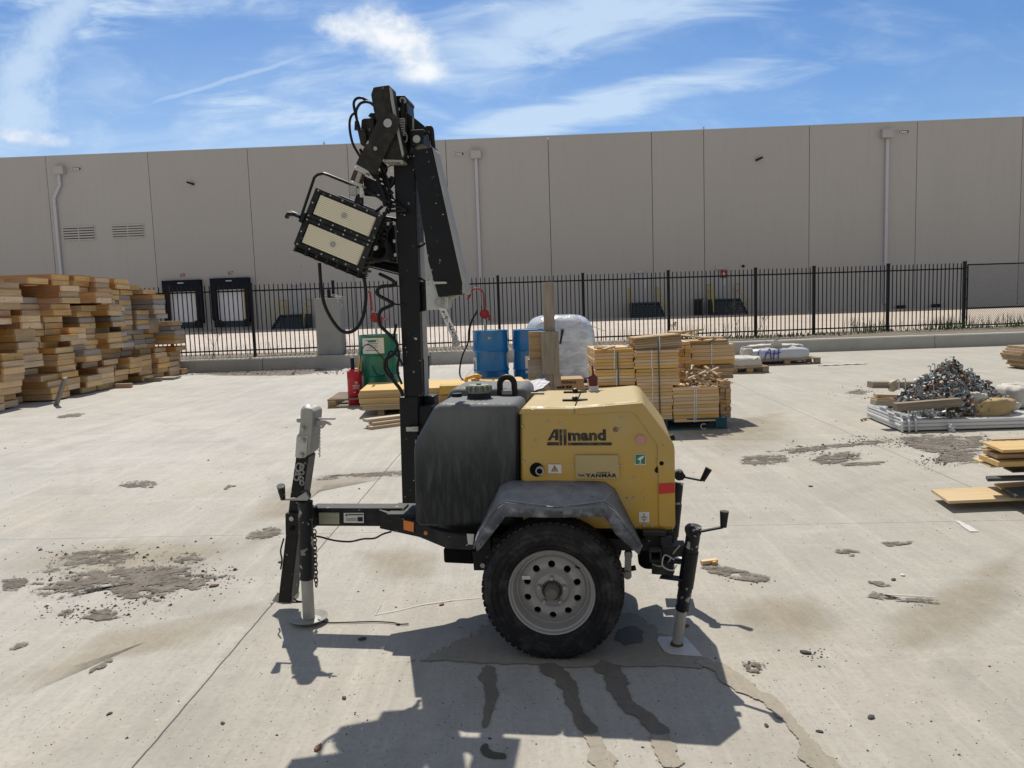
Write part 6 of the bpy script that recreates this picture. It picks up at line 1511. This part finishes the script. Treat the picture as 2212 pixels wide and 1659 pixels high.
for k in range(5): mb.box((.03*(k%2),.02*k,.015+.028*k),(.7-.05*k,.3,.024),(0,0,.05*k))
p=gy(1285,838,12.2);mb.build('board_offcuts',M['slatdark'],loc=(p.x,12.2,.10),label='small heap of thin board offcuts behind the red brush',cat='offcuts',bevel=.002)
MB().box((0,0,.05),(.8,.5,.10)).build('skid',M['pal'],loc=(p.x,12.25,0),label='low wooden skid under the heap of board offcuts',cat='skid',bevel=.003)
# two planks on the concrete left of the sleeve
a=gz(812,926);
for k,(dx_,dy_,dz_) in enumerate(((0,0,.02),(.02,.08,.06),(-.06,.11,.10))):
    MB().box((.8,0,0),(1.7,.14,.038)).build('plank',M['plank'],loc=(a.x+dx_-.05,a.y+dy_,dz_+.0),rot=(0,0,R(36)),bevel=.003,label=('lowest','middle','topmost')[k]+' pale plank in the small stack left of the mast sleeve',cat='plank',group='pale planks behind the mast')
# ---------------------------------------------------------------- shrink wrapped load
YW=14.2
c_=gy(1218,840,YW);w_=(1296-1138)*YW/F;pallet(c_.x-.05,YW+.5,0,'wooden pallet under the plastic wrapped load',1.25,1.05)
e=empty('wrapped_load',(c_.x-.02,YW+.55,.14),0,'rounded load wrapped in whitish translucent plastic film behind the post','wrapped load')
zt_=gy(1218,680,YW).z-.14;mb=MB();rows=[]
for j in range(21):
    t_=j/20;zz=zt_*min(1,t_*1.25) if t_<.8 else zt_
    row_=[]
    for i in range(41):
        a=2*math.pi*i/40
        v=t_*math.pi/2*1.0
        prof_=.93+.14*t_ if t_<.5 else math.sqrt(max(0,1-((t_-.5)/.5)**2.0))
        zz=zt_*(t_*1.04 if t_<.5 else .52+.48*math.sin((t_-.5)/.5*math.pi/2))
        cx_,sy_=math.cos(a),math.sin(a);k4=(abs(cx_)**2.7+abs(sy_)**2.7)**(-1/2.7)
        rr=prof_*k4*(w_/2)*(1+.05*noise.noise(Vector((cx_*2.5,sy_*2.5,t_*5)))+.025*noise.noise(Vector((cx_*9,sy_*9,t_*14))))
        row_.append((cx_*rr,sy_*rr*.85,zz+.03*noise.noise(Vector((cx_*3,sy_*3,4)))*prof_))
    rows.append(row_)
mb.grid(rows).build('plastic_film',M['film'],e,smooth=50)
MB().box((.0,-w_*.425,zt_*.66),(.035,.02,.26),(0,R(12),0)).box((.02,-w_*.42,zt_*.78),(.06,.02,.012)).box((.02,-w_*.42,zt_*.75),(.06,.02,.012)).box((.02,-w_*.42,zt_*.72),(.05,.02,.010)).build('film_tear',M['ink'],e)
MB().tube([(w_*.1,-.1,zt_*.97),(w_*.45,-.3,zt_*.8),(w_*.62,-.35,zt_*.72)],.006,5).build('film_tail',M['chipw'],e)
# ---------------------------------------------------------------- bundles of slats on the blue pallet
PC=gz(1525,925);YF=8.95                        # near face of the load
def bundle(px0,px1,yt,yb,Y,dpt,rows_,cols_,label,rz=0,mat='slat',strap=(),end_on=False,group='strapped slat bundles on the blue pallet',seed=0,name='slat_bundle'):
    rr=random.Random(seed);a=gy(px0,(yt+yb)/2,Y);b_=gy(px1,(yt+yb)/2,Y);w_=b_.x-a.x;m_=(px0+px1)/2
    zt_=gy(m_,yt,Y).z;zb_=gy(m_,yb,Y).z;h=zt_-zb_
    e=empty(name,(a.x+w_/2,Y+dpt/2,zb_),rz,label,'slat bundle',group)
    mb=MB();rh=h/rows_
    for j in range(rows_):
        if end_on:
            n=max(2,int(w_/(rh*1.15)));
            for i in range(n): mb.box((-w_/2+w_*(i+.5)/n,rr.uniform(-.02,.02),rh*(j+.5)),(w_/n-.003,dpt,rh-.003))
        else:
            s_=cols_;xs=[-w_/2+w_*i/s_ for i in range(s_+1)]
            for i in range(s_):
                dx_=rr.uniform(-.008,.008);nd=max(2,int(dpt/.09))
                for q_ in range(nd): mb.box(((xs[i]+xs[i+1])/2+dx_+rr.uniform(-.004,.004),-dpt/2+dpt*(q_+.5)/nd+(rr.uniform(-.004,.003) if q_==0 else 0),rh*(j+.5)),(xs[i+1]-xs[i]-.006,dpt/nd-.002,rh-.0035),(0,0,rr.uniform(-.003,.003)))
    mb.build('slats',M[mat],e)
    for sx,mt,wd_ in strap:
        x=-w_/2+w_*sx;t_=.004;mb=MB()
        mb.box((x,-dpt/2-t_,h/2),(wd_,.003,h+.006),(0,R(1.5),0)).box((x,0,h+.003),(wd_,dpt+.01,.003)).box((x,dpt/2+t_,h/2),(wd_,.003,h+.006))
        mb.build('strap',M[mt],e)
    return e
WS='strapw'
pl=gz(1300,905);plz=.125
e=pallet_mesh(1.52,1.15,.14,'palblue',8).build('pallet',M['palblue'],loc=((gy(1285,900,YF).x+gy(1575,900,YF).x)/2+.02,YF+.58,0),rot=(0,0,R(-1.5)),bevel=.004,label='dark blue painted pallet under the slat bundles',cat='pallet')
z_=lambda y:y
B1=zf(1800,900,2.4578)
def bb(x0,y0,x1,y1): a=B1(x0,y0);b_=B1(x1,y1);return a[0],b_[0],a[1],b_[1]
x0,x1,y0,y1=bb(735,1125,1390,1420);bundle(x0,x1,y0,y1,YF,1.05,10,2,'bottom left slat bundle on the blue pallet, partly behind the yellow hood',strap=[(.73,WS,.012)],seed=1)
x0,x1,y0,y1=bb(1392,1130,1790,1432);bundle(x0,x1,y0,y1,YF,1.05,10,1,'bottom right slat bundle on the blue pallet',strap=[(.46,WS,.012),(.5,WS,.010)],seed=2)
x0,x1,y0,y1=bb(1800,1080,1892,1400);bundle(x0,x1,y0,y1,YF+.12,.95,10,1,'end-on column of slats at the right side of the blue pallet',end_on=True,seed=3,mat='slatdark')
x0,x1,y0,y1=bb(720,980,1070,1118);bundle(x0,x1,y0,y1,YF+.04,.9,5,1,'left slat bundle of the second layer from below',strap=[(.53,WS,.012)],seed=4)
x0,x1,y0,y1=bb(1075,975,1450,1120);bundle(x0,x1,y0,y1,YF+.02,.9,5,1,'middle slat bundle of the second layer from below',strap=[(.37,WS,.012)],seed=5)
x0,x1,y0,y1=bb(716,805,1052,975);bundle(x0,x1,y0,y1,YF+.05,.9,6,1,'upper left slat bundle with a white strap over its top',strap=[(.5,WS,.012)],seed=6)
x0,x1,y0,y1=bb(1058,815,1440,972);bundle(x0,x1,y0,y1,YF+.02,.9,6,1,'middle slat bundle below the small tilted one',strap=[(.39,WS,.012)],seed=7)
x0,x1,y0,y1=bb(1062,690,1470,828);bu=bundle(x0,x1,y0,y1,YF+.10,.45,7,1,'small slightly tilted bundle of greyish slats on top of the load',strap=[(.52,WS,.012)],mat='slatdark',seed=8,rz=.03);bu.rotation_euler=(0,R(-3.2),.03);bu.location.z+=.0
x0,x1,y0,y1=bb(1440,740,1545,1060);bundle(x0,x1,y0,y1,YF+.55,.5,10,1,'end-on bundle behind the loose broken slats',end_on=True,seed=9)
x0,x1,y0,y1=bb(1550,765,1925,935);bundle(x0,x1,y0,y1,YF+.72,.5,5,1,'upper right slat bundle at the back of the load',strap=[(.46,WS,.014)],seed=10)
x0,x1,y0,y1=bb(1640,940,1915,1062);bundle(x0,x1,y0,y1,YF+.70,.5,4,1,'right slat bundle under the upper right one',strap=[(.34,WS,.012)],seed=11,mat='slatdark')
x0,x1,y0,y1=bb(1545,728,1875,765);bundle(x0,x1,y0,y1,YF+.74,.4,2,2,'thin loose layer of slats on the upper right bundle',seed=12,mat='slatdark')
rr=random.Random(9)
def sticks(x0,y0,x1,y1,n,Y,sp,label,mat='brokenslat',lmin=.15,lmax=.35,vert=.4):
    a=B1(x0,y0);b_=B1(x1,y1)
    for k in range(n):
        p=gy(rr.uniform(a[0],b_[0]),rr.uniform(a[1],b_[1]),Y+rr.uniform(0,sp))
        MB().box((0,0,0),(rr.uniform(lmin,lmax),rr.uniform(.02,.045),rr.uniform(.014,.022))).build('loose_slat',M[mat],loc=p,rot=(rr.uniform(-.4,.4),rr.uniform(-vert,vert),rr.uniform(-1.4,1.4)),label=label,cat='slat',group=label)
sticks(1480,990,1740,1090,26,YF+.08,.42,'loose broken slat in the gap at the right of the load')
sticks(1700,1100,1810,1125,7,YF+.06,.3,'loose slat lying on the bottom right bundle')
sticks(1440,650,1540,700,6,YF+.3,.3,'loose slat on top of the tilted bundle',lmin=.2,lmax=.4,vert=.15)
sticks(1560,700,1740,722,5,YF+.8,.25,'loose slat on top of the upper right bundle',lmin=.3,lmax=.5,vert=.05)
sticks(740,790,1040,806,7,YF+.1,.6,'loose slat on top of the upper left bundle',lmin=.3,lmax=.55,vert=.04)
for (x,ya,yb) in((916,830,1120),(1268,735,1420)):
    a=B1(x,ya);b_=B1(x+8,yb);p=gy(*a,YF-.012);q=gy(*b_,YF-.012)
    MB().box((0,0,0),(.016,.003,p.z-q.z)).build('green_strap',M['strapg'],loc=((p.x+q.x)/2,YF-.014 if x>1000 else YF+.03,(p.z+q.z)/2),rot=(0,R(-.6),0),label=('longer' if x>1000 else 'shorter')+' dark green strap down the front of the slat load',cat='strap')
q=gy(*B1(1655,1480),YF-.06);text_obj('C','pallet_mark',M['chipw'],.10,(q.x-.03,YF-.02,q.z-.03),(R(90),0,0),None)
bpy.data.objects['pallet_mark'].parent=e;bpy.data.objects['pallet_mark'].matrix_parent_inverse=e.matrix_basis.inverted()

# ---------------------------------------------------------------- white sack pallets
ZN=zf(2550,1150,5.53)
def px(x,y): return ZN(x,y)
Yb=17.3
a=gy(*px(740,700),Yb);b_=gy(*px(1820,700),Yb);pw=b_.x-a.x
pallet((a.x+b_.x)/2-.1,Yb+.5,0,'grey wooden pallet under the white wrapped bale with purple writing',pw+.25,1.1,.14)
def lump(name,x0,x1,yt,yb,Y,dpt,mat,label,cat,seed,amp=.06,p=4.0,topfall=.0,parent=None,sub=(12,40),smooth=60):
    A=gy(*px(x0,(yt+yb)/2),Y);B=gy(*px(x1,(yt+yb)/2),Y);w_=B.x-A.x;zt_=gy(*px((x0+x1)/2,yt),Y).z;zb_=max(gy(*px((x0+x1)/2,yb),Y).z,.0);h=zt_-zb_
    mb=MB();rows=[]
    for j in range(sub[0]+1):
        t_=j/sub[0];v=t_*math.pi-math.pi/2;cz=math.copysign(abs(math.sin(v))**.55,math.sin(v));cr=abs(math.cos(v))**.35
        row_=[]
        for i in range(sub[1]+1):
            a_=2*math.pi*i/sub[1];c,s_=math.cos(a_),math.sin(a_);k=(abs(c)**p+abs(s_)**p)**(-1/p)
            nz=noise.noise(Vector((c*2.2+seed,s_*2.2,t_*4)))*amp*2+noise.noise(Vector((c*7+seed,s_*7,t_*9)))*amp
            row_.append((c*k*cr*w_/2*(1+nz),s_*k*cr*dpt/2*(1+nz),h/2+cz*h/2*(1+nz*.8)))
        rows.append(row_)
    return mb.grid(rows).build(name,mat,parent,smooth=smooth,loc=((A.x+B.x)/2,Y+dpt/2,zb_),label=label,cat=cat)
M['bale']=basic('white_bale_wrap',(.52,.54,.57),.4,0,.1,5,dust=.3,dcol=(.6,.6,.6),bmp=.3,stretch=(.6,3,4))
bl=lump('wrapped_bale',520,1690,405,690,Yb,1.0,M['bale'],'flat white plastic wrapped bale with purple writing near the low wall','bale',3,.02,8)
w_=bl.dimensions.x
q=gy(*px(640,650),Yb-.03);q2=gy(*px(1070,650),Yb-.03)
mb=MB()
for s_ in ([(690,440),(655,470),(640,520),(660,550)],[(765,650),(790,540),(830,470)],[(830,460),(865,430),(885,540),(890,650)],[(775,505),(870,505)],[(955,440),(945,560),(930,670)],[(1035,430),(1030,560),(1030,665)],[(920,520),(1075,495)]):
    pts=[gy(*px(x,y),Yb-.02) for x,y in s_];mb.tube(pts,.012,5)
t_=mb.build('purple_writing',M['purple']);t_.parent=bl;t_.matrix_parent_inverse=bl.matrix_basis.inverted()
lump('cloth_heap',560,1500,345,430,Yb+.15,.7,M['bag'],'rumpled beige cloth heaped on the white bale','cloth',5,.14,3)
a=gy(*px(940,400),Yb+.2);b_=gy(*px(1035,265),Yb+.2);MB().bar(a,b_,.20,.012,up=(0,1,0)).build('upright_flap',M['bag'],label='stiff beige flap sticking up out of the cloth on the bale',cat='cloth',bevel=.003)
lump('cloth_edge',1180,1560,340,430,Yb+.3,.5,M['bag'],'pale cloth roll at the right end on the bale','cloth',8,.10,3)
lump('bag_corner',385,560,400,640,Yb+.1,.5,M['bag'],'cream sack corner drooping at the left end of the bale','sack',9,.10,3)
a=gy(*px(330,398),Yb);b_=gy(*px(620,392),Yb);MB().bar(a,b_,.06,.02).build('thin_lath',M['panC'],label='thin dark lath poking out left of the bale',cat='lath')
Yc=15.6
a=gy(*px(100,850),Yc);b_=gy(*px(840,850),Yc);pallet((a.x+b_.x)/2,Yc+.45,0,'second grey pallet under the cream sack right of the slat load',b_.x-a.x,1.0,.14)
lump('sack',60,770,590,830,Yc,.8,M['bag'],'cream woven sack slumped on the pallet right of the slat load','sack',12,.06,4)
A_=[gy(*px(x,y),Yc+.0) for x,y in((180,640),(440,690),(690,565))]
mb=MB();V=[A_[0],A_[1],A_[2],A_[2]+Vector((-.2,.6,-.05)),A_[0]+Vector((.1,.6,0))];mb.poly([tuple(v) for v in V],[(0,1,3,4),(1,2,3)]);mb.build('sack_flap',M['bag'],solid=.006,label='folded open mouth of the cream sack',cat='sack flap')
a=gz(*px(1850,760));MB().grid([[(.12*i,.06*j,.01+.012*((i+j)%2)) for i in range(10)] for j in range(4)]).build('plastic_scrap',M['bag'],solid=.002,loc=(a.x,a.y,0),rot=(0,0,.1),label='torn pale plastic sheet lying flat right of the bale',cat='plastic scrap')

# ---------------------------------------------------------------- heap of metal clamps on wrapped sheets
ZO=zf(2950,1200,2.7646)
def o_(x,y): return ZO(x,y)
A=gz(*o_(600,890));B=gz(*o_(250,720));w0=B-A
zs=.135;fr=Vector((A.x,A.y));bk=Vector((gz(*o_(262,640),zs).x,gz(*o_(262,640),zs).y));
fr2=Vector((A.x,A.y+.02));dirx=Vector((1,-.03)).normalized();Wd=3.0
pts=[(fr2.x,fr2.y),(fr2.x+dirx.x*Wd,fr2.y+dirx.y*Wd),(bk.x+dirx.x*Wd,bk.y+dirx.y*Wd),(bk.x,bk.y)]
e=empty('wrapped_sheets',(0,0,0),0,'low grey plastic wrapped stack of sheets under the heap of metal clamps','wrapped sheets')
mb=MB();n=3
for k in range(n): 
    g_=.012*rnd.uniform(-1,1);mb.slab([(x+g_,y+g_) for x,y in pts],.015+k*(zs-.02)/n,.015+(k+1)*(zs-.02)/n-.001)
mb.build('sheets',M['wrapgrey'],e,bevel=.012,seg=3)
mb=MB()
for s in(.02,.09,.16):
    a=Vector(pts[0]).lerp(Vector(pts[1]),s*.35);b_=Vector(pts[3]).lerp(Vector(pts[2]),s*.35)
    mb.tube([(a.x,a.y-.012,.01),(a.x-.004,a.y-.012,zs-.01),(a.x,a.y+.02,zs+.012),(b_.x,b_.y,zs+.012)],.014,6,False)
mb.build('film_folds',M['film'],e)
q=gy(*o_(1095,850),A.y-.03);mb=MB()
for k in range(12): mb.tube([q,q+Vector((rnd.uniform(-.05,.05),rnd.uniform(-.04,.0),rnd.uniform(-.07,.08)))],rnd.uniform(.006,.014),5,False)
mb.build('film_knot',M['film'],e)
p=gz(*o_(290,770));mb=MB()
for k in range(8): mb.box((rnd.uniform(-.1,.2),rnd.uniform(-.05,.08),.015),(rnd.uniform(.05,.12),.02,.012),(0,rnd.uniform(-.3,.3),rnd.uniform(0,3)))
mb.build('splinters',M['slatdark'],loc=(p.x,p.y,0),label='dark wood splinters by the left corner of the wrapped sheets',cat='splinters')
# planks lying on the sheets
def lay(x0,y0,x1,y1,Y,d,h,mat,label,rz=0,name='plank'):
    a=gy(*o_(x0,y0),Y);b_=gy(*o_(x1,y1),Y);c=(a+b_)/2
    MB().box((0,0,0),((b_-a).length,d,h)).build(name,mat,loc=c,rot=(0,-math.atan2(b_.z-a.z,b_.x-a.x),rz),bevel=.003,label=label,cat='plank')
Ys=A.y
lay(540,640,1170,590,Ys+.18,.10,.09,M['postx'],'thick grey beam along the front of the clamp heap',name='beam')
lay(350,525,540,530,Ys+.45,.10,.035,M['plank'],'pale board end left of the clamp heap, upper of two')
lay(330,590,560,600,Ys+.40,.14,.06,M['plank'],'pale board end left of the clamp heap, lower of two')
lay(340,560,520,570,Ys+.42,.14,.03,M['slatdark'],'brown board between the two pale board ends')
a=gz(*o_(290,385),zs);lay(300,420,740,420,Ys+.95,.16,.075,M['postx'],'grey brown beam sticking out behind the left of the clamp heap',rz=0,name='beam')
lay(500,390,540,470,Ys+.9,.10,.10,M['plank'],'small pale block on the beam behind the clamp heap',name='block')
# the heap itself: hundreds of clamp-like bits as one mass
r5=random.Random(77);mb=MB();c0_=gz(*o_(1060,700),zs);hx0=gy(*o_(540,560),Ys+.7).x;hx1=gy(*o_(1620,600),Ys+.7).x;hcx=gy(*o_(1100,400),Ys+.7).x;ztop=gy(*o_(1100,190),Ys+.75).z
def hz(x,y):
    u=(x-hcx)/((hx1-hcx) if x>hcx else (hcx-hx0));v=(y-(Ys+.72))/.62;r=math.sqrt(u*u+v*v)
    return zs+(ztop-zs)*max(0,(1-r))**.85
cnt=0
while cnt<1050:
    x=r5.uniform(hx0,hx1);y=r5.uniform(Ys+.12,Ys+1.3);h=hz(x,y)
    if h<=zs+.004 or (h<zs+.06 and r5.random()<.5): continue
    z=h-r5.random()**2*.06+r5.uniform(-.01,.025);cnt+=1
    Rm=Euler((r5.uniform(0,6.28),r5.uniform(0,6.28),r5.uniform(0,6.28))).to_matrix();c=Vector((x,y,z));s=r5.uniform(.6,1.15)
    ty=r5.random()
    if ty<.55:
        for o2,d2 in(((0,0,0),(.10,.028,.006)),((.05,0,.022),(.006,.028,.045)),((-.05,0,.015),(.006,.028,.032))):
            mb.box(c+Rm@(Vector(o2)*s),tuple(q*s for q in d2),Rm)
    elif ty<.8:
        mb.bar(c-Rm@Vector((.06,0,0))*s,c+Rm@Vector((.06,0,0))*s,.010*s,.010*s);mb.box(c+Rm@Vector((.05,0,.012))*s,(.02*s,.03*s,.03*s),Rm)
    else: mb.box(c,(.075*s,.05*s,.008*s),Rm)
for k in range(90):
    p=gz(*o_(r5.uniform(700,1200),r5.uniform(640,770)),zs);Rm=Euler((r5.uniform(0,6),r5.uniform(0,6),r5.uniform(0,6))).to_matrix();c=Vector((p.x,max(p.y,Ys+.05),zs+r5.uniform(0,.08)))
    mb.box(c,(.09,.026,.007),Rm);mb.box(c+Rm@Vector((.04,0,.02)),(.006,.026,.04),Rm)
mb.build('clamp_heap',M['scrap'],fix=False,label='rusty and galvanised steel form clamps heaped in a mound on the wrapped sheets',cat='scrap heap',kind='stuff')
mb=MB();rows=[]
for j in range(9):
    t_=j/8;rows.append([(hcx+(math.cos(a)*(hx1-hcx if math.cos(a)>0 else hcx-hx0))*t_*.92,Ys+.72+math.sin(a)*.57*t_,zs+(ztop-zs)*(1-t_*.98)**.85*.93) for a in [2*math.pi*i/24 for i in range(25)]])
mb.grid(rows).build('heap_core',M['hubgrey'],fix=True,kind='stuff',label='dark inside of the clamp heap',cat='scrap heap')
for x,y0,y1 in((583,380,470),(645,370,470),(930,225,290),(888,245,300)):
    a=gy(*o_(x,y0),Ys+.55);b_=gy(*o_(x,y1),Ys+.55);MB().cyl(a,b_,.006,n=6).tube([a,a+Vector((-.02,0,.012)),a+Vector((-.03,0,-.005))],.006,5).build('bent_rod',M['scrap'],label='thin bent steel rod poking up at the '+{583:'far left edge of the clamp heap',645:'left edge of the clamp heap',930:'left shoulder of the clamp heap, taller one',888:'left shoulder of the clamp heap, shorter one'}[x],cat='rod')
# brown paper sack in front at right and cloth
def lump2(name,x0,x1,yt,yb,Y,dpt,mat,label,cat,seed,**k):
    global px
    old=px;px=o_
    try: return lump(name,x0,x1,yt,yb,Y,dpt,mat,label,cat,seed,**k)
    finally: px=old
lump2('paper_sack',1285,1770,570,755,Ys+.12,.42,M['bagtan'],'torn brown paper sack in front of the right side of the clamp heap','sack',31,amp=.09,p=2.6)
lump2('sack_collar',1300,1470,505,640,Ys+.2,.3,M['bag'],'crumpled pale collar of the torn paper sack','sack',33,amp=.16,p=2.4)
lump2('crumpled_sheet',1500,1800,590,690,Ys+.25,.4,M['bag'],'crumpled grey sheet between the paper sack and the right edge','sheet',34,amp=.12,p=2.6)
lump2('cloth_bag',1730,2000,440,660,Ys+.5,.5,M['bag'],'pale cloth bag cut by the right edge beside the clamp heap','sack',35,amp=.12,p=2.4)
# ---------------------------------------------------------------- plywood sheets at the right edge
ZQ=zf(3250,1500,5.53)
def q_(x,y): return ZQ(x,y)
def ply(pts,z,th,mat,label,edge=None):
    P=[gz(*q_(x,y),z) for x,y in pts[:3]]
    a,b_,c=P   # a = left tip, b_ = near corner, c = far-left corner helper
    return P
def sheetq(tip,near,z,label,mat,th=.018,wd=1.2,ln=2.0,tilt=0,ang=None):
    "tip: left corner; near: next corner toward the viewer; the sheet runs away to the right from that edge"
    a=gz(*q_(*tip),z);b_=gz(*q_(*near),z);d=(b_-a);n=Vector((-d.y,d.x,0)).normalized()
    if n.x<0:n=-n
    if ang is not None: n=Vector((math.cos(ang),math.sin(ang),0))
    pts=[(a.x,a.y),(b_.x,b_.y),(b_.x+n.x*ln,b_.y+n.y*ln),(a.x+n.x*ln,a.y+n.y*ln)]
    c=Vector((a.x,a.y));o=MB().slab([(x-c.x,y-c.y) for x,y in pts],-th,0).build('plywood_sheet',mat,loc=(c.x,c.y,z),bevel=.0015,rot=(0,tilt,0),label=label,cat='plywood')
    return o
sheetq((130,1215),(470,1445),.075,'large pale plywood sheet lying lowest, sticking out toward the viewer',M['ply'],.02,ln=1.6,ang=R(2))
sheetq((1190,955),(1230,1010),.20,'dark film faced panel sticking out above the large pale plywood sheet',M['plydark'],.022,ln=1.6,ang=R(-2))
sheetq((1350,1105),(1490,1200),.11,'splintered yellow sheet offcut on the large pale plywood sheet',M['ply'],.012,ln=.35,ang=R(8))
sheetq((1560,1180),(1780,1340),.115,'dark panel under the plywood stack at the right edge',M['plydark'],.02,ln=1.2,ang=R(1))
sheetq((930,605),(1290,765),.26,'yellow sheet jutting out furthest left in the right plywood stack',M['ply'],.012,ln=2,ang=R(1))
sheetq((1530,780),(1720,865),.225,'thin dark sheet in the lower part of the right plywood stack',M['plydark'],.012,ln=2,ang=R(1))
sheetq((1060,540),(1440,690),.31,'yellow sheet with raised edge strip in the right plywood stack',M['ply'],.035,ln=2,ang=R(0))
sheetq((1140,440),(1420,545),.35,'narrow dark yellow sheet below the top of the right plywood stack',M['slatdark'],.03,ln=2,ang=R(0))
sheetq((1095,400),(1300,432),.375,'pale sheet just under the top sheet of the right plywood stack',M['ply'],.01,ln=2,ang=R(0))
sheetq((1125,290),(1520,455),.41,'topmost plywood sheet of the stack at the right edge, with nail marks',M['ply'],.02,ln=2,ang=R(0))
sheetq((1210,215),(1330,250),.40,'pale grey sheet behind the topmost plywood sheet',M['plank'],.012,ln=2,ang=R(1))
a=gz(*q_(1600,920),.0);MB().box((1.0,.3,.09),(1.4,.10,.16)).box((1.0,.9,.09),(1.4,.10,.16)).build('bearer',M['post'],loc=(a.x+.15,a.y-.3,0),label='timber bearers holding up the right plywood stack',cat='timber')
# small stack of boards further back at the right edge
b0_=gy(2185,790,14.6)
for k in range(9):
    y=787-5.2*k;x=(2196-(k*3.2 if k<5 else (9-k)*3.6));p=gy(x+16,y,14.6)
    MB().box((.9,.3,0),(1.8,.6,.042)).build('board',M['slatdark'] if k%3 else M['plank'],loc=(p.x,14.5,.035+k*.047),rot=(0,0,R(rnd.uniform(-6,3))),bevel=.003,label=('lowest','second','third','fourth','fifth','sixth','seventh','eighth','topmost')[k]+(' board from the ground' if 0<k<8 else ' board')+' in the small stack cut by the right edge',cat='board',group='boards stacked at the right edge')
